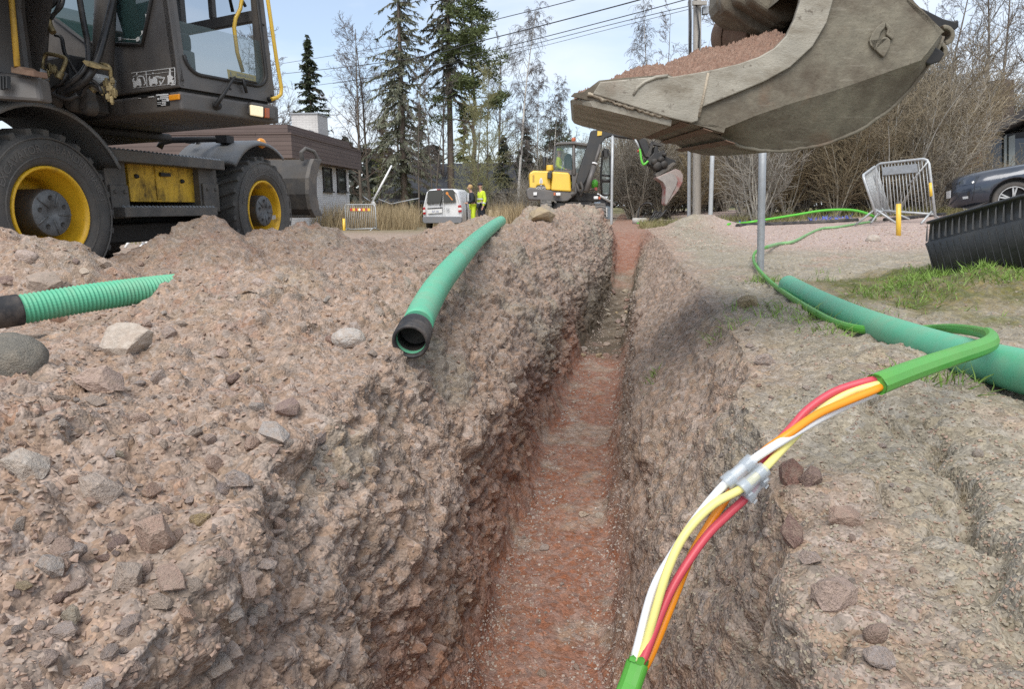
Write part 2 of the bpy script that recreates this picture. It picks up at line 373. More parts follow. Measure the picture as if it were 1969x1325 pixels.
    red = np.clip(floor*(.12+.88*sstep(-.30, .15, .55*nz+.7*nz2+.16)) + wall*sstep(.62, .12, dep+.22*nz)*.75*np.where(u < 0, 1, .45) + sstep(10.5, 12.5, Yf)*np.where(inner, 1, 0)*.7 + .0, 0, 1)
    red = np.maximum(red, .35*leftr*sstep(.25, .6, nz2)*heap)
    red = red*np.where(inner, 1-.75*sstep(6.3, 7.4, Yf+.5*nz)*(1-sstep(10, 11.5, Yf+.5*nz)), 1)
    gray = sstep(.30, .70, u+.16*nz-.28*sstep(1.4, 2.6, Yf))*(1-gravel)*sstep(-.75, -.05, nz+.35*nz2+.12)
    pkx, pky = X-(.42+.27*(Yf-.6)), Yf; gray = gray*(1-.95*np.exp(-(pkx/.07)**2)*sstep(.35, .5, Yf)*sstep(1.3, 1.05, Yf)*sstep(-.5, .1, nz2+.3))
    gray = np.maximum(gray, .75*sstep(-.2, .5, nz2+nz)*sstep(7.4, 9, Yf)*leftr*sstep(-2.4, -1.6, u))
    gray = np.maximum(gray, np.where(inner, 1, 0)*sstep(6.4, 7.2, Yf)*(1-sstep(10.6, 11.6, Yf))*sstep(.75, .3, dep)*.9)
    gray = np.maximum(gray, .55*leftr*sstep(.1, .5, nz)*(1-.5*heap))
    gx, gy = X-2.9, Yf-3.95
    grass = sstep(-.1, .3, 1.0-np.sqrt((gx/1.35)**2+(gy/1.0)**2)+.35*nz+.1*nz2)*sstep(1.1, 1.5, u)
    grass = np.maximum(grass, sstep(17, 26, Yf)*sstep(-.5, -2.5, X-.0*Yf)*.6)
    grass = np.maximum(grass, sstep(17, 24, Yf)*sstep(5, 8, u))
    grass = np.maximum(grass, sstep(30, 45, Yf))
    trench_shade = np.where(inner, 1, 0)*sstep(5.9, 7.0, Yf+.6*nz)*(1-sstep(9.6, 11.2, Yf+.6*nz))*sstep(.55, .12, dep+.12*nz2)*(.55+.45*sstep(-.3, .2, nz2))  # shade of the mid-trench stretch, painted into the soil colour and broken by noise
    trench_shade = np.maximum(trench_shade, .5*np.where(inner, 1, 0)*sstep(.45, .1, dep+.25*nz2)*sstep(.1, .3, dep)*np.where(u < 0, 1, .25)*sstep(.1, .5, nz2+nz))  # painted shade low on the walls too, mostly the left one
    masks = np.stack([red, gray, grass, gravel], 2).reshape(-1, 4).astype(np.float32)
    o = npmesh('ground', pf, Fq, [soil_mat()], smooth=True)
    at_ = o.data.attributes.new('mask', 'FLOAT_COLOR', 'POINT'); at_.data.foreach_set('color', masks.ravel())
    at_ = o.data.attributes.new('trench_shade', 'FLOAT', 'POINT'); at_.data.foreach_set('value', np.ascontiguousarray(trench_shade.reshape(-1), dtype=np.float32))
    tag(o, kind='structure')
    return o

def soil_mat():
    m = D.materials.new('soil'); m.use_nodes = True; N, L = m.node_tree.nodes, m.node_tree.links
    p = N['Principled BSDF']; p.inputs['Roughness'].default_value = .95; p.inputs['Specular IOR Level'].default_value = .15
    tcn = N.new('ShaderNodeTexCoord'); A = N.new('ShaderNodeAttribute'); A.attribute_name = 'mask'
    sp = N.new('ShaderNodeSeparateColor'); L.new(A.outputs['Color'], sp.inputs[0])
    def nz(s, d=6, r=.6):
        n = N.new('ShaderNodeTexNoise'); n.inputs['Scale'].default_value = s; n.inputs['Detail'].default_value = d; n.inputs['Roughness'].default_value = r; L.new(tcn.outputs['Object'], n.inputs['Vector']); return n.outputs[0]
    def mr(v, a, b, c=0, d=1):
        r = N.new('ShaderNodeMapRange'); r.inputs['From Min'].default_value = a; r.inputs['From Max'].default_value = b; r.inputs['To Min'].default_value = c; r.inputs['To Max'].default_value = d; L.new(v, r.inputs['Value']); return r.outputs[0]
    def mix(fac, a, b, bt='MIX'):
        x = N.new('ShaderNodeMix'); x.data_type = 'RGBA'; x.blend_type = bt
        for sock, v in (('Factor', fac), ('A', a), ('B', b)):
            if isinstance(v, tuple): x.inputs[sock].default_value = v+(1,)
            elif isinstance(v, float): x.inputs[sock].default_value = v
            else: L.new(v, x.inputs[sock])
        return x.outputs['Result']
    pink = mix(mr(nz(3.0), .35, .65), (.328, .235, .180), (.288, .218, .166))
    pink = mix(mr(nz(14), .45, .62), pink, (.38, .282, .22))
    gray = mix(mr(nz(5), .35, .65), (.275, .240, .182), (.340, .297, .230))
    red = mix(mr(nz(9), .35, .7), (.262, .122, .080), (.315, .182, .132))
    grav = mix(mr(nz(6), .35, .65), (.45, .345, .30), (.39, .30, .26))
    grs = mix(mr(nz(4), .4, .6), (.12, .13, .045), (.22, .18, .10))
    c = mix(sp.outputs[1], pink, gray); c = mix(sp.outputs[0], c, red); c = mix(A.outputs['Alpha'], c, grav); c = mix(sp.outputs[2], c, grs)
    A2 = N.new('ShaderNodeAttribute'); A2.attribute_name = 'trench_shade'; c = mix(A2.outputs['Fac'], c, (.125, .098, .070))  # soil colour darkened where the trench shade is painted in
    # grit: individual grains lighter and darker
    v = N.new('ShaderNodeTexVoronoi'); v.inputs['Scale'].default_value = 150; L.new(tcn.outputs['Object'], v.inputs['Vector'])
    vc = N.new('ShaderNodeSeparateColor'); L.new(v.outputs['Color'], vc.inputs[0])
    h = N.new('ShaderNodeHueSaturation'); L.new(c, h.inputs['Color']); L.new(mr(vc.outputs[0], 0, 1, .78, 1.18), h.inputs['Value']); 
    c = h.outputs[0]
    v2 = N.new('ShaderNodeTexVoronoi'); v2.inputs['Scale'].default_value = 46; L.new(tcn.outputs['Object'], v2.inputs['Vector'])
    vc2 = N.new('ShaderNodeSeparateColor'); L.new(v2.outputs['Color'], vc2.inputs[0])
    h = N.new('ShaderNodeHueSaturation'); L.new(c, h.inputs['Color']); L.new(mr(vc2.outputs[1], 0, 1, .82, 1.16), h.inputs['Value']); L.new(mr(vc2.outputs[0], 0, 1, .7, 1.15), h.inputs['Saturation'])
    L.new(h.outputs[0], p.inputs['Base Color'])
    ad = N.new('ShaderNodeMath'); ad.operation = 'ADD'; L.new(nz(85, 5, .62), ad.inputs[0])
    s2 = N.new('ShaderNodeMath'); s2.operation = 'MULTIPLY'; s2.inputs[1].default_value = -.9; L.new(v.outputs['Distance'], s2.inputs[0]); L.new(s2.outputs[0], ad.inputs[1])
    b = N.new('ShaderNodeBump'); b.inputs['Strength'].default_value = .9; b.inputs['Distance'].default_value = .0040; L.new(ad.outputs[0], b.inputs['Height']); L.new(b.outputs[0], p.inputs['Normal'])
    return m
terrain = build_terrain()
bpy.context.view_layer.update()
def gz(x, y, default=0.0):
    ok, loc, nrm, _ = terrain.ray_cast(Vector((x, y, 5)), Vector((0, 0, -1)))
    return loc.z if ok else default
def gpn(x, y):
    ok, loc, nrm, _ = terrain.ray_cast(Vector((x, y, 5)), Vector((0, 0, -1)))
    return (loc, nrm) if ok else (Vector((x, y, 0)), Vector((0, 0, 1)))
def hit(px, py):
    r = ray(px, py); ok, loc, nrm, _ = terrain.ray_cast(CAM, r.normalized()); return loc if ok else onz(px, py, 0)
# ------------------------------------------------------------------ shared object materials
M = {}
M['charcoal'] = mat('charcoal_paint', (.098, .091, .087), .44, var=.15, vscale=8, dirt=(.16, .135, .11), dfac=.55, dscale=2.2)
M['black'] = mat('black_steel', (.014, .014, .015), .5, var=.2, dirt=(.07, .06, .05), dfac=.5, dscale=4)
M['dark'] = mat('dark_steel', (.042, .039, .037), .6, var=.3, dirt=(.11, .09, .07), dfac=.6, dscale=5, bump=.002, bscale=40)
M['mudguard'] = mat('mudguard_plastic', (.15, .155, .16), .5, var=.1, dirt=(.24, .21, .17), dfac=.5, dscale=5)
M['grime'] = mat('grimy_steel', (.11, .102, .094), .62, var=.25, dirt=(.19, .155, .12), dfac=.7, dscale=6, bump=.002, bscale=60)
M['rubber'] = mat('tyre_rubber', (.085, .082, .078), .85, var=.2, dirt=(.15, .13, .11), dfac=.55, dscale=7, bump=.0015, bscale=90, dlo=.4)
M['rubber_light'] = mat('worn_rubber', (.14, .133, .126), .85, var=.2, dirt=(.16, .13, .1), dfac=.5, dscale=9)
M['yellow'] = mat('yellow_paint', (.86, .50, .025), .42, var=.1, vscale=5, dirt=(.15, .095, .045), dfac=.75, dscale=5, dlo=.52, dhi=.68)
M['yellow_clean'] = mat('clean_yellow_paint', (.78, .50, .05), .38, var=.06, dirt=(.35, .25, .1), dfac=.3, dscale=4, coat=.2)
M['yellow_dirty'] = mat('dirty_yellow_paint', (.78, .46, .03), .5, var=.12, dirt=(.075, .05, .025), dfac=.92, dscale=3.2, stretch=(1.6, 1.6, 1.0), dlo=.44, dhi=.6)
M['hub'] = mat('hub_steel', (.14, .145, .15), .55, metal=.3, var=.3, vscale=20, dirt=(.06, .06, .06), dfac=.6, dscale=14)
M['brass'] = mat('weathered_brass', (.33, .25, .12), .45, metal=.55, var=.3, vscale=30, dirt=(.1, .08, .05), dfac=.7, dscale=20)
M['hose'] = mat('black_hose', (.016, .016, .017), .38, var=.2, dirt=(.12, .1, .085), dfac=.4, dscale=12)
M['glass'] = mat('cab_glass', (.10, .16, .16), .03, alpha=.38, spec=.8)
M['glass_teal'] = mat('tinted_side_glass', (.035, .075, .075), .03, alpha=.78, spec=.9)
M['glass_dark'] = mat('dark_glass', (.02, .025, .028), .05, spec=.9)
M['seat'] = mat('seat_vinyl', (.018, .018, .02), .55, var=.2)
M['interior'] = mat('cab_interior', (.13, .14, .145), .6, var=.15)
M['amber'] = mat('amber_lens', (.85, .33, .02), .25, coat=.5)
M['red_lens'] = mat('orange_red_lens', (.45, .10, .025), .3, coat=.4, var=.2, vscale=30)
M['tail_red'] = mat('tail_light_red', (.42, .012, .02), .2, coat=.6)
M['lamp'] = mat('headlamp_lens', (.85, .76, .55), .15, coat=.6, emit=(1, .8, .45), estr=.35)
M['lamp_clear'] = mat('clear_lens', (.8, .8, .78), .12, coat=.6)
M['white'] = mat('white_paint', (.78, .78, .77), .5, var=.05)
M['decal_white'] = mat('white_print', (.72, .72, .71), .6)
M['plate_black'] = mat('black_print', (.012, .012, .012), .5)
M['earthy'] = mat('worn_bucket_steel', (.195, .175, .132), .7, var=.22, vscale=24, dirt=(.085, .064, .045), dfac=.95, dscale=5, bump=.0022, bscale=95, dlo=.44, dhi=.70)
M['earthy_light'] = mat('scraped_bucket_steel', (.35, .325, .27), .6, metal=.1, var=.18, vscale=9, dirt=(.17, .14, .10), dfac=.8, dscale=7, bump=.0012, bscale=120, stretch=(1, 1, 2.2), dlo=.44, dhi=.66)
def wear(m, rust, bright):
    N, L = m.node_tree.nodes, m.node_tree.links; p = N['Principled BSDF']; src = p.inputs['Base Color'].links[0].from_socket; t = N.new('ShaderNodeTexCoord')
    def layer(src, scale, lo, hi, fac, col, stretch=None, det=6):
        v = t.outputs['Object']
        if stretch:
            q = N.new('ShaderNodeMapping'); q.inputs['Scale'].default_value = stretch; q.inputs['Rotation'].default_value = (0, math.radians(25), 0); L.new(v, q.inputs['Vector']); v = q.outputs[0]
        n = N.new('ShaderNodeTexNoise'); n.inputs['Scale'].default_value = scale; n.inputs['Detail'].default_value = det; n.inputs['Roughness'].default_value = .65; L.new(v, n.inputs['Vector'])
        r = N.new('ShaderNodeMapRange'); r.inputs['From Min'].default_value = lo; r.inputs['From Max'].default_value = hi; r.inputs['To Max'].default_value = fac; L.new(n.outputs[0], r.inputs['Value'])
        x = N.new('ShaderNodeMix'); x.data_type = 'RGBA'; x.inputs['B'].default_value = col+(1,); L.new(r.outputs[0], x.inputs['Factor']); L.new(src, x.inputs['A']); return x.outputs['Result']
    src = layer(src, 2.6, .55, .70, .75, rust); src = layer(src, 3.0, .62, .70, .22, bright, (3, 3, 34), 3); src = layer(src, 55, .60, .72, .8, (.09, .068, .05))
    L.new(src, p.inputs['Base Color'])
wear(M['earthy'], (.19, .105, .062), (.40, .37, .31)); wear(M['earthy_light'], (.20, .12, .075), (.46, .44, .39))
M['rust'] = mat('rusty_steel', (.15, .085, .055), .75, var=.3, vscale=12, dirt=(.2, .16, .11), dfac=.6, dscale=6, bump=.002)
M['dry_mud'] = mat('dried_mud', (.40, .34, .26), .95, var=.2, vscale=25, bump=.006, bscale=80)
M['galv'] = mat('galvanised_steel', (.46, .48, .49), .45, metal=.25, var=.16, vscale=25, dirt=(.3, .28, .25), dfac=.4, dscale=9)
M['galv_dull'] = mat('dull_galvanised_steel', (.34, .36, .38), .55, metal=.35, var=.15, vscale=18, dirt=(.22, .2, .18), dfac=.35, dscale=7)
M['red_paint'] = mat('red_paint', (.45, .045, .04), .45, var=.15, dirt=(.2, .15, .12), dfac=.5)

def spline_(P, n=5):
    P = [Vector(p) for p in P]; out = []; k = len(P)
    for i in range(k-1):
        p0, p1, p2, p3 = P[max(i-1, 0)], P[i], P[i+1], P[min(i+2, k-1)]
        for j in range(n):
            t = j/n; out.append(.5*((2*p1)+(-p0+p2)*t+(2*p0-5*p1+4*p2-p3)*t*t+(-p0+3*p1-3*p2+p3)*t**3))
    return out+[P[-1]]
even_ = lambda P: P
def text_geo(s, size=1.0, align='CENTER'):
    c = D.curves.new('lettering', 'FONT'); c.body = s; c.size = size; c.align_x = align; c.resolution_u = 2
    o = D.objects.new('lettering', c); COL.objects.link(o)
    dg = bpy.context.evaluated_depsgraph_get(); me = o.evaluated_get(dg).to_mesh()
    V = [v.co.copy() for v in me.vertices]; F = [tuple(p.vertices) for p in me.polygons]
    o.evaluated_get(dg).to_mesh_clear(); D.objects.remove(o); D.curves.remove(c)
    return V, F
def add_text(mb, s, size, O, ex, ey, mi=0, align='CENTER'):
    V, F = text_geo(s, size, align); O = Vector(O); mb.add([O+ex*v.x+ey*v.y for v in V], F, mi); return mb

# ------------------------------------------------------------------ the wheeled excavator on the left
Wn = at(100, 410, 4.5); Wf = at(508, 405, 6.95)
ax_ = (Wf-Wn); ax_.z = 0; WB = ax_.length; ax_.normalize(); rx_ = Vector((ax_.y, -ax_.x, 0))
CO = (Wn+Wf)/2-rx_*1.22; CO.z = (Wn.z+Wf.z)/2-.535
TC = frame(CO, rx_, ax_); TCi = TC.inverted()
def cl(px, py, x=1.18): return TCi @ onpl(px, py, CO+rx_*x, rx_)
ex = thing('wheeled_excavator', 'large dark grey wheeled excavator with yellow rims, its loaded bucket hanging over the trench', 'excavator', CO)

def make_wheel(mount, y, side, wtext):
    T = TC @ Matrix.Translation((1.22*side, y, .535))
    if side < 0: T = T @ Matrix.Rotation(PI, 4, 'Z')
    hz = Vector((1, 0, 0))
    b = MB(T)
    b.lathe([(.298, -.02), (.315, .012), (.345, .028), (.40, .036), (.455, .030), (.49, .008), (.507, -.03), (.512, -.10), (.512, -.34), (.507, -.41), (.49, -.45), (.455, -.475), (.345, -.47), (.298, -.43)], (0, 0, 0), hz, 72)
    for k in (.352, .470): b.lathe([(k, .03), (k+.006, .040), (k+.012, .03)], (0, 0, 0), hz, 72)
    nl = 25
    for i in range(nl):
        for sgn in (0, 1):
            a0 = 2*PI*(i+.5*sgn)/nl; w = .046
            h0, h1 = (.004, -.235) if sgn == 0 else (-.445, -.205)
            da = .17
            pts = []
            for (h, a, rr0, rr1) in ((h0, a0, .488, .534), (h0*.55+h1*.45, a0+da*.42, .505, .541), (h1, a0+da, .507, .538)):
                for r_ in (rr0, rr1):
                    for s_ in (-w, w*.75): pts.append((h, math.cos(a+s_)*r_, math.sin(a+s_)*r_))
            f = []
            for k in range(2):
                o = k*4; f += [(o+2, o+3, o+7, o+6), (o, o+2, o+6, o+4), (o+1, o+5, o+7, o+3)]
            f += [(0, 1, 3, 2), (8, 10, 11, 9)]
            b.add(pts, f)
    ty = b.build('tyre', M['rubber'], mount, bevel=.005, seg=1)
    if wtext:
        c = MB(T)
        V, F = text_geo(wtext[0], .072)
        def bend(v, a0): 
            a = a0 - v.x/.415; r = .388+v.y; return (.0385, math.cos(a)*r, math.sin(a)*r)
        V = [bend(v, PI/2-wtext[1]) for v in V]; c.add(V, F)
        c.build('sidewall_lettering', M['rubber_light'], ty, keepn=True)
    r = MB(T)
    r.lathe([(.300, -.03), (.303, .010), (.295, .016), (.284, .012), (.277, -.02), (.268, -.06), (.236, -.115), (.228, -.18), (.236, -.23), (.20, -.262), (.14, -.27), (.0, -.27)], (0, 0, 0), hz, 64)
    ri = r.build('rim', M['yellow'], mount)
    if wtext and wtext[1] < -.1:
        s_ = MB(T); s_.add([(-.03, .262, -.10), (-.03, .262, -.045), (-.10, .236, -.045), (-.10, .236, -.10)], [(0, 1, 2, 3)]); s_.build('sticker', M['decal_white'], ri)
    h = MB(T)
    h.lathe([(.155, -.27), (.155, -.012), (.150, .0)], (0, 0, 0), hz, 48, mi=0)
    h.lathe([(.150, .0), (.145, .006), (.05, .008), (.045, .002), (.0, .002)], (0, 0, 0), hz, 48, mi=1)
    for i in range(5):
        a = 2*PI*i/5+.4; c0 = (.0085, math.cos(a)*.10, math.sin(a)*.10)
        h.lathe([(.016, 0), (.013, -.004), (0, -.004)], Vector(c0)+Vector((.004, 0, 0)), hz, 12, mi=0)
        h.tube([(.009, math.cos(a+.6)*.045, math.sin(a+.6)*.045), (.009, math.cos(a+.75)*.142, math.sin(a+.75)*.142)], .006, 5, mi=1)
    h.build('hub', [M['dark'], M['hub']], mount)
for y in (-WB/2, WB/2):
    for side in (1, -1):
        w = thing('wheel', None, None); w.parent = ex; w.location = (0, 0, 0)
        make_wheel(w, y, side, ('EXCAVATOR Ⓐ BANDENMARKT', .12 if y < 0 else -.12) if side > 0 else None)

c = MB(TC)
c.box((-.75, -1.75, .42), (.62, 1.85, .86)); c.box((-.55, -2.0, .52), (.55, 2.3, .86))
for y in (-WB/2, WB/2):
    c.tube([(-1, y, .535), (1, y, .535)], .13, 14); c.cbox((0, y, .50), (.75, .4, .42)); c.tube([(-.2, y-.2, .40), (.2, y+.2, .36)], .17, 12)
c.tube([(0, -1.2, .36), (0, 1.2, .36)], .09, 10)
c.cbox((.35, 0, .36), (.9, 1.3, .16)); tq = TCi @ (TC @ Vector((0, 0, 0))+Vector((-.35, -.55, 0))); c.tube([(tq.x, tq.y, .8), (tq.x, tq.y, 1.15)], .5, 36)
c.build('chassis', M['black'], ex, bevel=.015)
p0, p1 = cl(243, 305, 1.02), cl(383, 388, 1.02)
b = MB(TC); yy0, yy1, z0, z1 = p0.y, p1.y, cl(313, 388, 1.02).z, cl(313, 312, 1.02).z
b.box((.5, yy0, z0), (1.02, yy1, z1)); b.box((1.02, yy0+.30, z0+.02), (1.028, yy0+.36, z1-.02), 0)
bolt = []
b.build('tool_box', M['yellow_dirty'], ex, bevel=.008)
for (yy, zz) in ((yy0+.08, z0+.2), (yy1-.22, z0+.18), (yy0+.36, z1-.1)):
    b = MB(TC); b.lathe([(.02, 0), (.016, .02), (0, .02)], (1.02, yy, zz), (1, 0, 0), 10); b.build('bolt', M['black'], ex)
b = MB(TC); b.cbox((1.035, yy0+.40, z1-.10), (.03, .12, .03)); b.build('latch', M['black'], ex)
for (xa, xb, ya, yb) in ((202, 243, 285, 412), (384, 418, 320, 400)):
    q0, q1 = cl(xa, (ya+yb)/2, 1.08), cl(xb, (ya+yb)/2, 1.08); zt = cl((xa+xb)/2, ya, 1.08).z; zb = cl((xa+xb)/2, yb, 1.08).z
    b = MB(TC); b.box((.5, q0.y, zb), (1.08, q1.y, zt)); b.box((1.08, q0.y+.02, zb-.03), (1.10, q1.y-.01, zb+.22))
    for s_ in (.3, .75): b.lathe([(.018, 0), (.014, .014), (0, .014)], (1.10, q0.y+(q1.y-q0.y)*s_, zb+.17), (1, 0, 0), 8)
    b.build('step_bracket', M['grime'], ex, bevel=.01)
for (xa, ya0, xb, yb0, hgt) in ((214, 288, 431, 306, .085), (240, 397, 418, 399, .075)):
    q0, q1 = cl(xa, ya0, 1.2), cl(xb, yb0, 1.2); zc_ = (q0.z+q1.z)/2
    b = MB(TC); b.box((.84, q0.y, zc_-hgt), (1.2, q1.y, zc_))
    n = int((q1.y-q0.y)/.045)
    for i in range(n):
        yy = q0.y+.02+i*.045
        for xx in (1.17, 1.02, .88): b.add([(xx-.02, yy-.012, zc_), (xx+.02, yy-.012, zc_), (xx+.02, yy+.016, zc_), (xx-.02, yy+.016, zc_), (xx, yy, zc_+.02)], [(0, 1, 4), (1, 2, 4), (2, 3, 4), (3, 0, 4)], 1)
    b.build('step', [M['grime'], M['galv_dull']], ex, bevel=.006)
def fender(y, a0, a1, R, ext=None):
    b = MB(TC); P = []; n = 22
    for i in range(n+1):
        a = a0+(a1-a0)*i/n; P.append((y+math.cos(a)*R, .535+math.sin(a)*R))
    if ext: P = [ext]+P
    rings = []
    for (yy, zz) in P:
        d = Vector((0, yy-y, zz-.535)).normalized()
        rings.append([Vector((.62, yy, zz)), Vector((1.20, yy, zz)), Vector((1.255, yy, zz))-d*.018, Vector((1.262, yy, zz))-d*.05, Vector((1.25, yy, zz))-d*.05, Vector((1.235, yy, zz))-d*.03, Vector((1.19, yy, zz))-d*.022, Vector((.62, yy, zz))-d*.022])
    b.loft(rings, 0, True)
    b.tube([(.7, y-.25, .535+R*.93), (.7, y+.3, .535+R*.93)], .02, 8, 1)
    return b.build('mudguard', [M['mudguard'], M['black']], ex)
fender(-WB/2, .48, 2.7, .715)
f2 = fender(WB/2, 2.45, .95, .69); 
b = MB(TC); b.lathe([(.05, 0), (.048, .015), (.03, .03), (0, .034)], TCi @ at(502, 275, 6.9), (1, -.6, 0), 16); b.build('side_marker', M['amber'], f2)
b = MB(TC); Pp = [TCi @ at(*q) for q in ((306, 284, 6.2), (312, 273, 6.2), (330, 269, 6.2), (420, 267, 6.6), (440, 266, 6.6))]; b.tube(Pp, .028, 8); b.cbox(TCi @ at(432, 268, 6.6), (.12, .12, .07)); b.cbox(TCi @ at(365, 270, 6.5), (.06, .06, .05)); b.build('service_line', M['black'], ex)
# dozer blade at the far end
yb_ = WB/2+1.10
prof = [(yb_+.02, .47), (yb_-.06, .55), (yb_-.10, .72), (yb_-.08, .90), (yb_+.0, 1.04), (yb_+.07, 1.12)]
b = MB(TC); rings = [[Vector((-1.25, y, z)), Vector((1.2, y, z)), Vector((1.2, y+.03, z)), Vector((-1.25, y+.03, z))] for y, z in prof]; b.loft(rings, 0, False)
b.tube([(-1.25, yb_+.02, .47), (1.2, yb_+.02, .47)], .02, 6, 1)
bl = b.build('dozer_blade', [M['dark'], M['grime']], ex)
b = MB(TC); pp = [(y-.10, z) for y, z in prof]+[(y+.10, z) for y, z in prof[::-1]]; b.prism([(1.2, y, z) for y, z in pp], (.05, 0, 0)); b.tube([(1.1, yb_-.02, 1.10), (1.1, yb_-.04, 1.19), (1.12, yb_+.03, 1.24), (1.18, yb_+.12, 1.21), (1.22, yb_+.16, 1.10)], .025, 8); b.build('blade_cheek', M['grime'], bl, bevel=.008)
b = MB(TC)
for xx in (-.35, .35): b.tube([(xx, WB/2+.3, .62), (xx, yb_, .75)], .07, 8); b.tube([(xx, WB/2+.55, .30), (xx, yb_-.05, .60)], .05, 8)
b.tube([(.8, WB/2+.75, .12), (.8, WB/2+.78, .55)], .06, 8)
b.build('blade_arm', M['dark'], ex)

# ---- upper structure
Q = at(349, 212, 4.5); zb_ = Q.z
fU = Vector((.87, -.49, 0)).normalized(); lU = Vector((.49, .87, 0)).normalized()
TU = frame(Vector((Q.x, Q.y, 0)), fU, lU); TUi = TU.inverted()
CW = .80
def up(px, py, y=0.0): return TUi @ onpl(px, py, TU @ Vector((0, y, 0)), lU)          # on a plane parallel to the cab side
def uf(px, py, x=0.0): return TUi @ onpl(px, py, TU @ Vector((x, 0, 0)), fU)          # on a plane parallel to the cab front
zt_ = up(350, 173).z
b = MB(TU); b.prism([(0, 0, zb_), (0, CW+.03, zb_), (-.02, CW+.03, zb_), (-1.75, CW+.03, zb_), (-1.75, 0, zb_)], (0, 0, zt_-zb_))
cb = b.build('cab_base', M['charcoal'], ex, bevel=.03, seg=3)
b = MB(TU); b.box((-1.7, .04, zt_-.005), (-.045, CW-.04, zt_+.03)); b.build('cab_seal', M['black'], cb)
zc0 = zt_+.022; lean = lambda z: -.075*(z-zc0)
# right side panel with its window opening
w = [up(*q) for q in ((302, -60), (273, 86), (166, 82), (104, 34), (60, 0), (60, -60))]
outer_ = [(lean(zc0), 0, zc0), (lean(2.6), 0, 2.6), (w[0].x, 0, 2.6), (w[0].x, 0, w[0].z), (w[1].x, 0, w[1].z), (w[2].x, 0, w[2].z), (w[3].x, 0, w[3].z), (-1.65, 0, w[3].z+.1), (-1.65, 0, zc0)]
b = MB(TU); b.prism(outer_, (0, .045, 0)); b.prism([(-1.65, 0, w[3].z+.1), (-1.65, 0, 2.6), (-1.5, 0, 2.6), (-1.5, 0, w[3].z+.16)], (0, .045, 0))
sp_ = b.build('side_panel', M['charcoal'], ex, bevel=.012)
b = MB(TU); b.add([(w[0].x+.02, .025, 2.6), (w[1].x+.02, .025, w[1].z-.02), (w[2].x, .025, w[2].z-.02), (-1.64, .025, w[3].z), (-1.64, .025, 2.6)], [(0, 1, 2, 3, 4)]); b.build('side_window', M['glass_teal'], ex)
b = MB(TU); pts = [Vector((w[i].x+(.012 if i < 2 else 0), -.004, w[i].z+(.0 if i else 0))) for i in range(4)]; b.tube(pts, .014, 6); b.build('window_seal', M['black'], sp_)
for (qa, qb_) in (((232, 74), (266, 76)), ((268, 74), (276, 62)), ((284, 30), (290, 22))):
    b = MB(TU); A, B = up(*qa, .03), up(*qb_, .03); b.tube([A, B], .006, 5); b.cbox(A, (.022, .02, .022)); b.cbox(B, (.022, .02, .022)); b.build('window_catch', M['lamp_clear'], sp_)
# front face ring
def rr(y0, y1, z0, z1, r, n=6):
    P = []
    for (cy_, cz, a0) in ((y0+r, z0+r, PI), (y1-r, z0+r, 1.5*PI)):
        for i in range(n+1):
            a = a0+(PI/2)*i/n; P.append((cy_+math.cos(a)*r, cz+math.sin(a)*r))
    P += [(y1, z1), (y0, z1)]
    return P
gi = rr(.065, CW-.06, zc0+.10, 2.6, .11); go = rr(0, CW, zc0, 2.6, .015)
b = MB(TU); n = len(gi)
V3 = lambda p, dx=0: Vector((lean(p[1])+dx, p[0], p[1]))
b.add([V3(p) for p in go]+[V3(p) for p in gi]+[V3(p, -.05) for p in go]+[V3(p, -.05) for p in gi], [f for i in range(n-2+1) for f in ((i, i+1, n+i+1, n+i), (2*n+i, 3*n+i, 3*n+i+1, 2*n+i+1), (n+i, n+i+1, 3*n+i+1, 3*n+i), (i, 2*n+i, 2*n+i+1, i+1))]+[(n-1, 0, n, 2*n-1), (3*n-1, 4*n-1, 3*n, 2*n), (2*n-1, n, 3*n, 4*n-1), (n-1, 3*n-1, 2*n, 0)])
ff = b.build('front_frame', M['charcoal'], ex, bevel=.006)
b = MB(TU); b.tube([V3(p, .004) for p in gi[:-1]]+[V3((gi[-2][0], 2.5), .004)], .013, 6); b.build('windscreen_seal', M['black'], ff)
zg = zc0+.43
b = MB(TU); g2 = rr(.068, CW-.063, zc0+.103, zg, .108); b.add([V3(p, -.02) for p in g2], [tuple(range(len(g2)))]); b.build('lower_windscreen', M['glass'], ex)
for (yy_, zz_) in ((.03, zc0+.05), (.03, zc0+.62), (CW-.03, zc0+.05), (CW-.03, zc0+.55), (CW*.5, zc0+.045)):
    b = MB(TU); b.lathe([(.009, 0), (.008, .006), (0, .008)], Vector((lean(zz_), yy_, zz_)), (1, 0, 0), 10); b.build('bolt', M['black'], ff)
# far side (door side), rear corner posts, floor, roof
b = MB(TU)
b.box((-1.0, CW-.045, zc0), (-.06, CW, zc0+.07)); b.box((-1.0, CW-.045, zc0+.58), (-.09, CW, zc0+.66)); b.box((-.14, CW-.05, zc0), (-.05, CW, 2.6)); b.box((-1.04, CW-.05, zc0), (-.94, CW, 2.6)); b.box((-.62, CW-.045, zc0+.66), (-.57, CW-.005, 2.6))
dr = b.build('cab_door', M['charcoal'], ex, bevel=.008)
b = MB(TU); b.tube([(-.30, CW-.08, zc0+.66), (-.30, CW-.10, zc0+.76), (-.20, CW-.10, zc0+.77), (-.16, CW-.08, zc0+.68)], .013, 6); b.build('door_handle', M['black'], dr)
b = MB(TU); b.add([(-.96, CW-.02, zc0+.05), (-.12, CW-.02, zc0+.05), (-.12, CW-.02, 2.6), (-.96, CW-.02, 2.6)], [(0, 1, 2, 3)]); b.build('door_glass', M['glass'], dr)
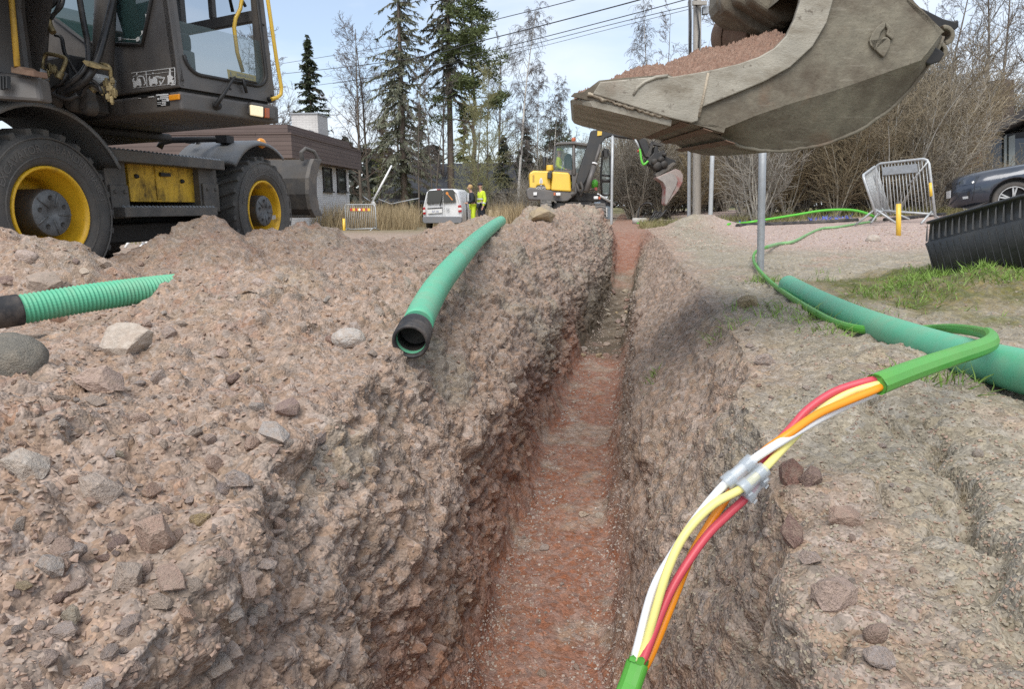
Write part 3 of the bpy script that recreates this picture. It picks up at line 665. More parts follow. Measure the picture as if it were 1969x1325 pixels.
b = MB(TU); b.box((-1.66, .05, zc0), (-1.6, CW-.02, zc0+.75)); b.box((-1.66, .05, zc0), (-1.58, .12, 2.6)); b.box((-1.66, CW-.12, zc0), (-1.58, CW-.02, 2.6)); b.box((-1.66, 0, 2.6), (-.1, CW, 2.72)); b.box((-1.6, CW-.05, zc0), (-1.04, CW, zc0+.7)); b.build('cab_shell', M['charcoal'], ex, bevel=.02)
b = MB(TU); b.box((-1.58, .06, zc0+.0), (-.06, CW-.06, zc0+.025)); b.box((-.32, .08, zc0+.02), (-.09, CW-.12, zc0+.06)); b.box((-.30, .07, zc0), (-.08, .20, zc0+.26)); b.build('cab_floor', M['interior'], ex, bevel=.01)
b = MB(TU); b.box((-1.15, .16, zc0+.02), (-.6, CW-.2, zc0+.40)); b.box((-1.25, .16, zc0+.38), (-.62, CW-.2, zc0+.52)); b.box((-1.3, .18, zc0+.45), (-1.12, CW-.22, zc0+1.2)); b.box((-.95, .07, zc0+.4), (-.45, .18, zc0+.70)); b.box((-.55, .07, zc0+.05), (-.42, .16, zc0+.6)); b.build('operator_seat', M['seat'], ex, bevel=.04, seg=3)
b = MB(TU); Pp = [uf(*q, -.16) for q in ((466, -10), (462, 16), (453, 34), (450, 52), (456, 100), (467, 138))]; b.tube(Pp, .014, 8); b.build('inside_grab_rail', M['yellow_clean'], ex)
b = MB(TU); Pp = [uf(*q, .05) for q in ((514, -60), (515, 0), (531, 110), (541, 168), (540, 181), (533, 187), (522, 190))]; b.tube(Pp, .014, 8); b.build('outside_grab_rail', M['yellow_clean'], ex)
b = MB(TU); b.tube([uf(517, 190, -.0), uf(525, 190, .05)], .018, 8); b.build('rail_bracket', M['black'], ff)
# number card behind the glass, wiper, lamps
b = MB(TU); Pp = [uf(*q, -.07) for q in ((436, 132), (492, 145), (493, 170), (440, 158))]; b.add(Pp, [(0, 1, 2, 3)], 0)
O_ = Pp[3]; e1 = (Pp[2]-Pp[3]).normalized(); e2 = (Pp[0]-Pp[3]).normalized(); wd = (Pp[2]-Pp[3]).length; hd = (Pp[0]-Pp[3]).length
off = Vector((.004, 0, 0))
V, F = text_geo('BALVATOO', hd*.27, 'LEFT'); sx = wd*.62/max(v.x for v in V); b.add([O_+off+e1*(wd*.32+v.x*sx)+e2*(hd*.70+v.y) for v in V], F, 1)
V, F = text_geo('1.', hd*.5, 'LEFT'); b.add([O_+off+e1*(wd*.06+v.x)+e2*(hd*.52+v.y) for v in V], F, 1)
V, F = text_geo('A1  7043', hd*.52, 'LEFT'); sx = wd*.86/max(v.x for v in V); b.add([O_+off+e1*(wd*.08+v.x*sx)+e2*(hd*.08+v.y) for v in V], F, 1)
b.build('number_card', [mat('yellow_card', (.72, .55, .16), .5), mat('blue_print', (.10, .18, .45), .5)], ex, keepn=True)
b = MB(TU); b.tube([uf(413, 205, .03), uf(430, 180, .05), uf(447, 153, .035), uf(452, 147, .03)], [.016, .013, .009, .007], 6); b.lathe([(.03, 0), (.026, .03), (0, .035)], uf(415, 203, 0), (1, 0, 0), 12); b.tube([uf(442, 149, .02), uf(466, 153, .028), uf(493, 159, .02)], .009, 5); b.tube([uf(467, 150, .03), uf(474, 178, .02)], .012, 5); b.build('wiper', M['black'], ff)
def fbox(mb, pa, pb, pc, pd, x0, x1, mi=0):
    mb.prism([uf(*q, x0) for q in (pa, pb, pc, pd)], (x1-x0, 0, 0), mi)
b = MB(TU); fbox(b, (474, 196), (521, 204), (520, 231), (474, 220), -.01, .045); lh = b.build('lamp_housing', M['charcoal'], ex, bevel=.012)
b = MB(TU); fbox(b, (479, 201), (503, 205), (503, 225), (480, 221), .035, .055); b.build('headlight', M['lamp'], lh, bevel=.006)
b = MB(TU); fbox(b, (506, 207), (514, 208), (514, 227), (506, 226), .03, .055); b.build('indicator', M['red_lens'], lh, bevel=.004)
def sbox(mb, poly, y0, y1, mi=0): mb.prism([up(*q, 0)+Vector((0, y0, 0)) for q in poly], (0, y1-y0, 0), mi)
b = MB(TU); sbox(b, ((327, 182), (347, 180), (347, 191), (328, 193)), 0, -.014); b.build('side_reflector', M['amber'], cb, bevel=.005)
b = MB(TU); sbox(b, ((302, 180), (326, 177), (327, 202), (303, 205)), 0, -.004, 0)
for (x0, y0_, x1, h) in ((302, 181, 325, 3), (309, 185.4, 325, 2.4), (309, 189, 325, 2), (312.5, 193, 320, 1.8), (321, 191.5, 326, 4), (312.5, 196, 320, 1.8), (313, 199, 320, 1.8), (311, 202, 320, 1.3), (304, 188, 307.5, 4), (304, 196.5, 311, 1), (304, 199.5, 311, 1)):
    dy = -(x1-302)*.06; sbox(b, ((x0, y0_-(x0-302)*.08), (x1, y0_+dy), (x1, y0_+h+dy), (x0, y0_+h-(x0-302)*.08)), -.004, -.006, 1)
sbox(b, ((286, 182), (298, 180.5), (298, 184), (286, 186)), 0, -.004, 0); sbox(b, ((287, 185.2), (297, 184), (297, 186), (287, 187)), -.0, -.006, 1); sbox(b, ((266, 183), (283, 181), (283, 186), (266, 188)), 0, -.004, 0); sbox(b, ((267, 188), (271, 187.6), (271, 188.8), (267, 189.2)), 0, -.005, 1)
b.build('data_plate', [M['plate_black'], M['decal_white']], cb)
b = MB(TU)
def dl(pts, wpx=.55):
    for (a, c_) in zip(pts[:-1], pts[1:]):
        d = Vector((c_[0]-a[0], c_[1]-a[1], 0)); 
        if d.length < 1e-6: continue
        d.normalize(); nx, ny = -d.y*wpx, d.x*wpx
        sbox(b, ((a[0]-nx, a[1]-ny), (c_[0]-nx, c_[1]-ny), (c_[0]+nx, c_[1]+ny), (a[0]+nx, a[1]+ny)), 0, -.003)
dl([(253, 139.8), (336, 129.5), (337, 160)]); dl([(281, 137), (283, 166)], .4); dl([(255, 146), (334, 136.5)], .3); dl([(256, 169), (330, 161)], .3)
def dp(pts): sbox(b, pts, 0, -.003)
for (ox, oy) in ((254, 0), (285, -3.5)):
    dp([(ox+1, 152+oy), (ox+3, 155+oy), (ox+9, 154.5+oy), (ox+10, 150.5+oy), (ox+15, 150+oy), (ox+17, 156+oy), (ox+18, 163+oy), (ox+16, 166+oy), (ox+14, 163.5+oy), (ox+9, 164+oy), (ox+6, 168.5+oy), (ox+3, 166+oy), (ox+2, 158+oy)])
    dl([(ox+9, 139.6+oy*.2), (ox+9.3, 143+oy*.4)], 1.0); dl([(ox+3, 149+oy), (ox+3, 155+oy)], .7)
dl([(264, 150), (266, 146.5), (276, 146), (278, 153), (280, 160), (277, 163)], .8); dl([(300, 146), (317, 148.5), (313, 157), (308, 163)], .8); dl([(300, 148.5), (315, 150.5)], .5); dl([(307, 155), (309, 160)], .7)
dp([(322, 145), (325, 143.5), (326, 136), (328, 136), (329, 144), (334, 148), (331, 152), (334, 153), (334.5, 160), (331, 160), (330, 157), (327, 158), (325, 161.5), (323, 161), (323, 151)]); dl([(329.5, 162.5), (337, 161.5)], 1.0); dl([(326.5, 131), (327.5, 136)], 1.0)
b.build('pictogram', M['decal_white'], sp_)

# deck, boom, cylinders, hydraulics
b = MB(TU); b.box((-3.2, -1.4, zb_+.06), (-.75, -.02, zb_+.14)); b.box((-3.2, -.02, zb_-.06), (-1.4, CW+.1, zb_)); b.box((-3.4, -1.4, zb_+.14), (-1.95, -.1, zb_+.9)); b.build('upper_deck', M['dark'], ex, bevel=.02)
q = [at(-60, 128, 3.95), at(72, 148, 4.05), at(79, 195, 4.05), at(-60, 186, 3.95)]
b = MB(); b.prism(q, lU*.10-fU*.05); dp_ = b.build('deck_cover', M['charcoal'], ex, bevel=.02)
b = MB()
for xx in (2, 7.5, 13, 19):
    b.prism([at(xx-1.2, 146, 3.97), at(xx+1.2, 146, 3.97), at(xx+1.6, 173-abs(xx-8)*.3, 3.97), at(xx-.6, 173-abs(xx-8)*.3, 3.97)], lU*-.02)
b.build('vent_slots', M['plate_black'], dp_)
b = MB(TU); 
bp = [(-1.15, 1.25), (-.55, 1.25), (-.55, 1.7), (-.35, 2.4), (.55, 3.55), (1.9, 3.9), (3.1, 3.62), (3.2, 3.35), (3.0, 3.25), (1.9, 3.5), (.8, 3.2), (-.15, 2.1), (-.75, 1.9), (-1.15, 1.6)]
b.prism([(x, -.62, z) for x, z in bp], (0, -.34, 0)); b.build('boom', M['charcoal'], ex, bevel=.03)
b = MB(); b.tube([at(60, 138, 4.30), at(70, 0, 4.30), at(80, -140, 4.25)], .0785, 20); b.tube([at(80, -140, 4.25), TU @ Vector((.5, -.55, 3.3))], .045, 12, 1); b.tube([at(57, 152, 4.3), at(60, 132, 4.3)], .10, 16, 1)
b.build('lift_cylinder', [M['charcoal'], M['galv']], ex)
b = MB(); b.tube([at(196, 160, 4.62), at(203, 0, 4.62), at(210, -140, 4.5)], .066, 20); b.tube([at(210, -140, 4.5), TU @ Vector((.5, -1.0, 3.3))], .04, 12, 1); b.tube([at(195, 170, 4.62), at(196, 150, 4.62)], .085, 16, 1)
b.build('lift_cylinder', [M['charcoal'], M['galv']], ex)
b = MB(); b.tube([at(20, -50, 3.98), at(22, 0, 3.98), at(33, 128, 3.98)], .016, 10); b.build('hydraulic_rod', mat('ochre_paint', (.60, .36, .05), .5, var=.15, dirt=(.2, .12, .06), dfac=.6, dscale=9), ex)
b = MB(); b.prism([at(*q_, 3.97) for q_ in ((20, 126), (24, 131), (36, 126), (46, 133), (63, 135), (65, 147), (20, 139))], lU*.08); b.build('rod_bracket', M['rust'], ex, bevel=.008)
b = MB(TU); b.box((-1.5, -.28, zb_), (-.75, -.05, zb_+.38)); b.box((-1.62, -1.2, zb_+.4), (-1.1, -.72, 2.2)); b.build('boom_mount', M['black'], ex, bevel=.02)
b = MB(); rn = random.Random(4)
HN = ['hydraulic_hose', 'hose']
def hoseP(pts, r, mi=0):
    c = MB(); c.tube(even_(spline_([at(*q_) for q_ in pts])), r, 8); c.build(HN[0], M[HN[1]], ex)
hoseP(((150, -20, 4.35), (160, 40, 4.35), (168, 80, 4.35), (170, 115, 4.3), (158, 140, 4.28), (135, 160, 4.3), (112, 178, 4.35)), .019)
hoseP(((222, -20, 4.35), (210, 30, 4.35), (197, 80, 4.32), (187, 112, 4.3), (172, 145, 4.28), (150, 165, 4.3), (120, 182, 4.35)), .022)
hoseP(((110, -10, 4.3), (105, 5, 4.3), (92, 16, 4.3)), .012); hoseP(((122, -10, 4.32), (118, 10, 4.3), (100, 30, 4.3), (90, 42, 4.3)), .012); hoseP(((114, -10, 4.3), (112, 8, 4.3), (104, 26, 4.3), (98, 36, 4.3)), .010)
hoseP(((105, 66, 4.5), (118, 72, 4.5), (124, 100, 4.5), (140, 130, 4.5), (150, 145, 4.5)), .012); hoseP(((155, 185, 4.35), (166, 166, 4.33), (180, 162, 4.33), (192, 172, 4.35), (198, 186, 4.4)), .012)
hoseP(((128, 140, 4.3), (118, 158, 4.3), (100, 172, 4.35), (92, 190, 4.35)), .013); hoseP(((190, 165, 4.35), (205, 155, 4.35), (214, 152, 4.38)), .010); hoseP(((172, 152, 4.3), (186, 160, 4.3), (195, 176, 4.3), (200, 195, 4.4)), .010); hoseP(((100, 180, 4.3), (130, 190, 4.3), (150, 182, 4.3)), .014)
HN[0] = 'steel_pipe'; HN[1] = 'brass'
hoseP(((81, 132, 4.28), (82, 113, 4.28), (87, 105, 4.28), (95, 103, 4.28), (118, 108, 4.28), (126, 113, 4.28), (124, 124, 4.28), (116, 142, 4.28)), .0125)
hoseP(((188, 122, 4.34), (202, 124, 4.34), (211, 130, 4.34), (213, 152, 4.36)), .0115)
hoseP(((102, 62, 4.3), (95, 48, 4.3), (92, 36, 4.3)), .02)
hoseP(((170, 165, 4.35), (182, 176, 4.35)), .012); hoseP(((112, 150, 4.27), (116, 138, 4.27)), .022)

for (x, y, s) in ((72, 132, 10), (76, 142, 9), (86, 150, 12), (95, 131, 9), (104, 133, 8), (84, 160, 9), (120, 160, 5), (90, 140, 7), (205, 160, 9), (212, 170, 10), (216, 155, 7), (220, 178, 8), (208, 186, 7), (215, 192, 7), (196, 174, 7)):
    b = MB(); p_ = at(x, y, 4.34+rn.uniform(-.06, .06)); sz = s/1313*4.3*1.2
    b.cbox((0, 0, 0), (sz*rn.uniform(.7, 1.2), sz*rn.uniform(.7, 1.2), sz*rn.uniform(.8, 1.5)), 0, Matrix.Translation(p_) @ Matrix.Rotation(rn.uniform(-.5, .5), 4, 'Z'))
    b.tube([p_+Vector((0, 0, -sz)), p_+Vector((0, 0, sz*.95))], sz*.32, 8); b.build('valve_block', M['brass'], ex, bevel=.006)
b = MB(); b.prism([at(*q_, 4.22) for q_ in ((157, 117), (161, 114), (188, 124), (194, 126), (194, 131), (188, 132), (165, 126))], lU*.06); b.build('hose_clamp', M['brass'], ex, bevel=.004)
b = MB()
for (x, y, r_) in ((170, 190, .09), (150, 195, .07), (180, 205, .06), (110, 190, .07)): b.lathe([(r_, .0), (r_, .05), (r_*.7, .07), (0, .07)], at(x, y, 4.5), -lU, 16)
b.cbox((0, 0, 0), (.3, .25, .12), 0, frame(at(150, 200, 4.75), fU, lU)); b.build('swing_motor', M['dark'], ex, bevel=.01)

# ---- bucket hanging over the trench, its width running away from the camera
wB = ray(1106, 322).normalized(); BP = at(1400, 200, 2.1)
WBK = 1.12
def bk(px, py, w=0.0): return onpl(px, py, BP+wB*w, wB)
top = [(1098, 184), (1104, 178), (1122, 176), (1136, 166), (1152, 154), (1200, 149), (1284, 142), (1296, 147), (1340, 139), (1372, 133), (1420, 122), (1460, 108), (1490, 91), (1512, 68), (1528, 36), (1538, 4), (1545, -40), (1560, -90)]
back = [(1700, -75), (1745, -2), (1790, 34), (1816, 60)]
ridge = [(1810, 64), (1790, 92), (1771, 115), (1678, 148), (1600, 175), (1522, 198), (1455, 221), (1392, 247)]
front = [(1345, 240), (1290, 229)]
up_side = top+back+ridge+front
b = MB(); b.prism([bk(*q_) for q_ in up_side], wB*.022)
bot = [(1812, 70), (1800, 100), (1775, 138), (1742, 180), (1706, 214), (1664, 243), (1620, 265), (1570, 281), (1512, 290), (1462, 289), (1420, 280), (1385, 262), (1345, 243)]
INS = .085
def bkc(px, py, w): # point seen at px,py when w = INS, moved along the width
    return bk(px, py, INS)+wB*(w-INS)
# bevel skin between ridge and the bottom curve
def resample(P, n):
    P = [Vector((p[0], p[1], 0)) for p in P]; L_ = [0]
    for i in range(1, len(P)): L_.append(L_[-1]+(P[i]-P[i-1]).length)
    out = []
    for k in range(n):
        t = L_[-1]*k/(n-1); i = max(j for j in range(len(P)) if L_[j] <= t+1e-9); i = min(i, len(P)-2)
        f = (t-L_[i])/max(L_[i+1]-L_[i], 1e-9); q_ = P[i].lerp(P[i+1], f); out.append((q_.x, q_.y))
    return out
N_ = 28; rA = resample(ridge, N_); rB = resample(bot[:-1], N_)
rows_ = [[bk(*rA[i]) for i in range(N_)], [bk(*rA[i]).lerp(bkc(*rB[i], INS), .5)+(bk(0, 0)-bk(0, 0)) for i in range(N_)], [bkc(*rB[i], INS) for i in range(N_)]]
b.add([p for r_ in rows_ for p in r_], [(k*N_+i, k*N_+i+1, (k+1)*N_+i+1, (k+1)*N_+i) for k in range(2) for i in range(N_-1)], 0, True)
# far side, same shapes
b.prism([bk(*q_)+wB*(WBK-.022) for q_ in up_side], wB*.022)
rf_ = [[p+wB*(WBK-2*k*INS*.5) if False else p for p in r_] for k, r_ in enumerate(rows_)]
far_rows = [[p+wB*WBK for p in rows_[0]], [p+wB*(WBK-2*INS) for p in rows_[2]]]
b.add([p for r_ in far_rows for p in r_], [(i, i+1, N_+i+1, N_+i) for i in range(N_-1)], 0, True)
# floor / back sheet
sh = [bkc(*q_, INS) for q_ in resample(bot, 30)]
tk = .022
ctr = bk(1500, 150, INS)
inn = [p+(ctr-p).normalized()*tk for p in sh]
for (a0, a1) in ((INS, WBK-INS),):
    V0 = [p+wB*(a0-INS) for p in sh]; V1 = [p+wB*(a1-INS) for p in sh]; W0 = [p+wB*(a0-INS) for p in inn]; W1 = [p+wB*(a1-INS) for p in inn]
    n = len(sh); b.add(V0+V1+W0+W1, [f for i in range(n-1) for f in ((i, i+1, n+i+1, n+i), (2*n+i, 3*n+i, 3*n+i+1, 2*n+i+1), (i, 2*n+i, 2*n+i+1, i+1), (n+i, n+i+1, 3*n+i+1, 3*n+i))], 0, True)
# front floor plate and upper back sheet
fl_ = [(1400, 268), (1345, 243), (1290, 229)]
b.prism([bk(1392, 255), bk(1345, 241), bk(1290, 229), bk(1288, 223), bk(1345, 233), bk(1395, 245)], wB*WBK)
b.prism([bk(1545, -40), bk(1560, -90), bk(1700, -75), bk(1760, 4), bk(1816, 60), bk(1805, 66), bk(1752, 12), bk(1690, -62), bk(1575, -70)], wB*WBK)
bu = b.build('bucket', M['earthy'], ex, bevel=.004, seg=2)
# cutting edge: a thick plate along the lip
b = MB(); rings = []
for wv_ in (0, .012, .03, .06, .10, .2, .5, .8, WBK-.10, WBK-.06, WBK-.03, WBK-.012, WBK):
    e_ = min(wv_, WBK-wv_); pull = .065*(1-math.sqrt(max(0, 1-(1-min(e_/.10, 1))**2)))
    tdir = (bk(1292, 230)-bk(1108, 185)).normalized(); sh_ = wB*wv_
    rings.append([bk(1096, 187)+tdir*pull+sh_, bk(1104, 182)+tdir*pull+sh_, bk(1124, 183)+tdir*pull*.6+sh_, bk(1292, 230)+sh_, bk(1290, 242)+sh_, bk(1102, 196)+tdir*pull+sh_])
b.loft(rings, 0, False); b.build('cutting_edge', M['earthy_light'], bu, bevel=.012, seg=3)
b = MB()
dr_ = random.Random(5); pts = []
for i in range(34):
    f = i/33; pts.append(bk(1130+f*158, 181+f*46, -.004)+Vector((0, 0, dr_.uniform(-.004, .004))))
b.tube(pts, [dr_.uniform(.004, .008) for _ in pts], 7)
b.build('mud_crust', M['dry_mud'], bu)
for (x, y) in ((1318, 236), (1362, 249), (1405, 272)):
    b = MB(); q0 = bk(x, y)+ZZ*.001; t_ = (bk(x+12, y+4)-bk(x-12, y-4)).normalized(); nrm = t_.cross(wB).normalized()
    if nrm.z > 0: nrm = -nrm
    b.prism([q0-t_*.016, q0+t_*.016, q0+t_*.016+nrm*.004, q0-t_*.016+nrm*.004], wB*WBK); b.build('wear_strip', M['rust'], bu, bevel=.003)
# ragged weld flange along the near bottom edge
b = MB(); pts = []; rs = []
for i, q_ in enumerate(resample([(1342, 243)]+bot[::-1][1:], 46)):
    pts.append(bkc(*q_, INS-.004)+Vector((0, 0, dr_.uniform(-.002, .002)))); rs.append(dr_.uniform(.0045, .0065))
b.tube(pts, rs, 7); b.build('weld_flange', M['earthy'], bu)
# reinforcing band along the upper rim
band = [(1292, 147), (1340, 139), (1372, 133), (1420, 122), (1460, 108), (1490, 91), (1512, 68), (1528, 36), (1538, 4), (1545, -40), (1612, -40), (1602, 0), (1590, 42), (1563, 88), (1520, 128), (1470, 156), (1410, 181), (1348, 206), (1342, 232), (1330, 236), (1288, 226), (1180, 192), (1140, 180), (1154, 157), (1284, 144)]
b = MB(); b.prism([bk(*q_, -.014) for q_ in band], wB*.012); b.build('rim_band', M['earthy_light'], bu, bevel=.003)
b = MB(); b.prism([bk(*q_, WBK) for q_ in band], wB*.012); b.build('rim_band', M['earthy_light'], bu, bevel=.003)
wp = [(1284, 145), (1262, 148), (1240, 157), (1226, 168), (1218, 182)]; b = MB(); b.tube([bk(*q_, -.0145) for q_ in wp], [.005, .006, .005, .006, .004], 7); b.build('weld_seam', M['earthy_light'], bu)
b = MB(); b.tube([bk(*q_, -.0142) for q_ in ((1362, 140), (1352, 190), (1344, 224))], .004, 6); b.build('weld_seam', M['dry_mud'], bu)
# raised maker's emblem
s4 = 3.897
Z4 = lambda x, y: bk(1600+x/s4, y/s4, -.010)
b = MB(); b.prism([Z4(*q_) for q_ in ((280, 300), (300, 248), (335, 200), (370, 172), (402, 163), (402, 196), (368, 236), (350, 290), (338, 332), (362, 296), (392, 272), (420, 276), (440, 296), (438, 338), (420, 378), (390, 426), (372, 414), (330, 372), (290, 336))], wB*.012); b.build('emblem', M['earthy'], bu, bevel=.003)
b = MB(); b.prism([Z4(*q_) for q_ in ((406, 164), (440, 190), (470, 230), (470, 266), (455, 294), (430, 274), (408, 256), (418, 214), (406, 198))], wB*.012); b.build('emblem', M['earthy'], bu, bevel=.003)
# hitch brackets sticking out behind
b = MB()
def hp(pts, w0, w1, mi=0): b.prism([bk(*q_, w0) for q_ in pts], wB*(w1-w0), mi)
hp([(1735, -10), (1765, 10), (1815, 35), (1836, 40), (1843, 36), (1845, 50), (1836, 58), (1818, 50), (1800, 58), (1770, 40)], .18, .30, 0)
hp([(1775, 42), (1805, 58), (1812, 62), (1800, 80)], .14, .2, 1)
hp([(1795, 52), (1806, 48), (1811, 56), (1802, 62)], .12, .25, 2)
hp([(1778, 120), (1796, 88), (1810, 95), (1818, 102), (1808, 118), (1790, 124)], .05, .12, 0)
def ringp(cx, cy_, r0, a0, a1, w0, w1, mi):
    P = [(cx+math.cos(a)*r0, cy_+math.sin(a)*r0) for a in np.linspace(a0, a1, 12)]+[(cx+math.cos(a)*r0*.55, cy_+math.sin(a)*r0*.55) for a in np.linspace(a1, a0, 12)]
    hp(P, w0, w1, mi)
ringp(1818, 66, 20, -1.8, 1.5, .16, .24, 3); ringp(1804, 96, 20, -1.7, 1.7, .08, .16, 3)
b.build('hitch_bracket', [M['black'], M['grime'], M['red_paint'], M['earthy']], bu, bevel=.004)
# tilt rotator and stick above the bucket
TRW = .45
b = MB(); s3 = 8.28
Z3 = lambda x, y, w: bk(1370+x/s3, y/s3, w)
for k, (pl, w0, w1) in enumerate(((((90, -300), (70, 20), (100, 150), (200, 250), (430, 400), (620, 520), (860, 570), (1000, 565), (1220, 440), (1500, -300)), .55, .72),
                   (((170, -300), (130, 60), (190, 160), (420, 300), (620, 440), (800, 520), (1100, 530), (1300, 300), (1500, -300)), .50, .60),
                   (((330, -300), (370, 20), (520, 100), (760, 260), (980, 400), (1180, 440), (1400, 200), (1500, -300)), .44, .56),
                   (((560, -300), (600, 0), (720, 80), (960, 240), (1100, 320), (1260, 350), (1450, 100), (1500, -300)), .38, .5))):
    b.prism([Z3(x, y, w0) for x, y in pl], wB*(w1-w0), 0)
b.build('tilt_rotator', M['earthy'], ex, bevel=.014, seg=3)
b = MB(); A = Z3(250, 560, .85); B = Z3(900, 560, .62); b.tube([A, A.lerp(B, .15), A.lerp(B, .3), B], [.085, .10, .105, .105], 28); b.lathe([(.11, 0), (.112, .02), (.11, .03)], A.lerp(B, .3), B-A, 28); b.prism([Z3(140, 900, .9), Z3(270, 330, .9), Z3(420, 400, .9), Z3(520, 900, .9)], wB*.03); b.build('rotator_motor', M['rust'], ex, bevel=.005)
b = MB(); P0_ = bk(1600, -160, .5); P1_ = TU @ Vector((2.95, -.79, 3.45))
b.tube([P0_, P0_.lerp(P1_, .5), P1_], [.10, .16, .20], 4, sm=False); b.tube([P0_, bk(1540, -30, .56)], .09, 10); b.tube([bk(1650, -60, .5), bk(1620, -150, .5)], .08, 10); b.build('stick', M['charcoal'], ex, bevel=.02)
# the load of red soil lying in the bucket
def soil_heap(name, fn, nx, ny, mats, amp=.01):
    V = np.array([fn(i/(nx-1), j/(ny-1)) for j in range(ny) for i in range(nx)], np.float32)
    d = fbm(V*18, 3)*amp*.5+fbm(V*70, 3)*amp*.4; F1, F2, ci = worley(V*95); d = d+sstep(0, .3, F2-F1)*_rv[ci, 3]**2*amp*.9
    V[:, 2] += d; idx = np.arange(nx*ny).reshape(ny, nx)
    Fq = np.stack([idx[:-1, :-1], idx[:-1, 1:], idx[1:, 1:], idx[1:, :-1]], 2).reshape(-1, 4)
    return npmesh(name, V, Fq, mats, smooth=True)
M['red_soil'] = mat('red_soil', (.225, .132, .094), .95, var=.35, vscale=90, dirt=(.40, .29, .22), dfac=.7, dscale=110, bump=.006, bscale=140)
crest = [(1100, 186), (1150, 170), (1215, 140), (1250, 128), (1300, 126), (1350, 108), (1400, 92), (1440, 90), (1500, 72), (1540, 66)]
edge_ = [(1104, 184), (1150, 165), (1215, 158), (1250, 156), (1300, 152), (1350, 142), (1400, 133), (1440, 122), (1500, 95), (1530, 66)]
def lp(P, f):
    t = f*(len(P)-1); i = min(int(t), len(P)-2); f = t-i; return (P[i][0]*(1-f)+P[i+1][0]*f, P[i][1]*(1-f)+P[i+1][1]*f)
def bf(a, w):
    c0 = bk(*lp(edge_, a), .022); cm = bk(*lp(crest, a), WBK*.42); h = cm.z-(c0.z+(bk(*lp(edge_, a), WBK*.42).z-bk(*lp(edge_, a), .0).z))
    base = bk(*lp(edge_, a), 0)+wB*(.026+w*(WBK-.052)); cm2 = bk(*lp(edge_, a), 0)+wB*(WBK*.42)
    hh = max(cm.z-cm2.z, 0.0)
    return base+ZZ*(hh*math.sin(PI*min(max((w*1.16), 0), 1))**.75-.01)
hs = soil_heap('soil_load', bf, 300, 200, [M['red_soil']], .014)
tag(hs, 'heap of reddish brown soil loaded in the hanging excavator bucket', 'soil', kind='stuff')
# ------------------------------------------------------------------ pipes, ducts
def spline(P, n, closed=False):
    P = [Vector(p) for p in P]; out = []; k = len(P)
    for i in range(k-1):
        p0, p1, p2, p3 = P[max(i-1, 0)], P[i], P[i+1], P[min(i+2, k-1)]
        for j in range(n):
            t = j/n; out.append(.5*((2*p1)+(-p0+p2)*t+(2*p0-5*p1+4*p2-p3)*t*t+(-p0+3*p1-3*p2+p3)*t**3))
    out.append(P[-1]); return out
def even(P, step):
    L_ = [0]
    for a, b_ in zip(P[:-1], P[1:]): L_.append(L_[-1]+(b_-a).length)
    out = []; j = 0; t = 0
    while t < L_[-1]:
        while L_[j+1] < t: j += 1
        out.append(P[j].lerp(P[j+1], (t-L_[j])/max(L_[j+1]-L_[j], 1e-9))); t += step
    out.append(P[-1]); return out
M['pipe'] = mat('green_pipe_plastic', (.115, .44, .272), .48, var=.05, vscale=3, dirt=(.33, .31, .23), dfac=.36, dscale=7, spec=.35)
M['pipe_black'] = mat('black_rubber_socket', (.022, .022, .024), .6, dirt=(.22, .18, .15), dfac=.5, dscale=8)
M['duct'] = mat('green_duct_sheath', (.085, .34, .045), .4, var=.06, dirt=(.30, .30, .18), dfac=.2, dscale=10)
M['duct_old'] = mat('pale_green_duct_sheath', (.20, .42, .17), .5, var=.1, dirt=(.33, .34, .24), dfac=.45, dscale=12)
M['duct_bright'] = mat('bright_green_duct', (.13, .55, .06), .4)
def pipe(pts, r, rib=.0013, pitch=.0125, nseg=10):
    P = even(spline([at(*q) for q in pts], nseg), pitch/2 if rib else .04)
    return P, ([r+(rib if (i//1) % 2 else -rib) for i in range(len(P))] if rib else [r]*len(P))
# ribbed pipe on the left
t = thing('ribbed_pipe', 'ribbed green plastic pipe with black end sleeve lying behind the left rubble heap', 'pipe', at(20, 630, 2.8))
P, R_ = pipe(((-110, 612, 2.62), (20, 598, 2.8), (170, 573, 3.02), (320, 553, 3.3), (430, 545, 3.6)), .060, .0030, .0165)
b = MB(); b.tube(P, R_, 30, sm=False); b.build('pipe_body', M['pipe'], t, keepn=True)
b = MB(); Pc = [p for p in P if (p-at(38, 596, 2.83)).dot(P[-1]-P[0]) < 0]; b.tube(Pc, .0655, 30); b.build('end_sleeve', M['pipe_black'], t)
# pipe with socket on the heap edge
t = thing('socket_pipe', 'curved smooth green pipe with open black socket, lying over the trench-side rubble heap', 'pipe', at(800, 650, 2.4))
P, R_ = pipe(((790, 655, 2.30), (800, 631, 2.38), (817, 592, 2.60), (845, 545, 2.98), (880, 502, 3.6), (916, 462, 4.7), (944, 438, 6.0), (963, 425, 7.3)), .055, 0)
b = MB(); k0 = 3; b.tube(P[k0:], .055, 32); b.build('pipe_body', M['pipe'], t)
ax1 = (P[4]-P[0]).normalized(); O_ = P[0]-ax1*.01
b = MB(); b.lathe([(.050, .11), (.0505, .0), (.054, -.006), (.0615, -.004), (.0635, .006), (.0615, .02), (.060, .03), (.063, .04), (.0615, .055), (.0585, .06), (.062, .075), (.061, .10), (.0565, .108), (.050, .11)], O_, ax1, 40); b.lathe([(.0505, .09), (0, .10)], O_, ax1, 40); b.build('socket', M['pipe_black'], t)
b = MB(); b.lathe([(.0495, .012), (.0485, .022), (.0495, .032)], O_, ax1, 40); b.build('seal_ring', M['pipe'], t)
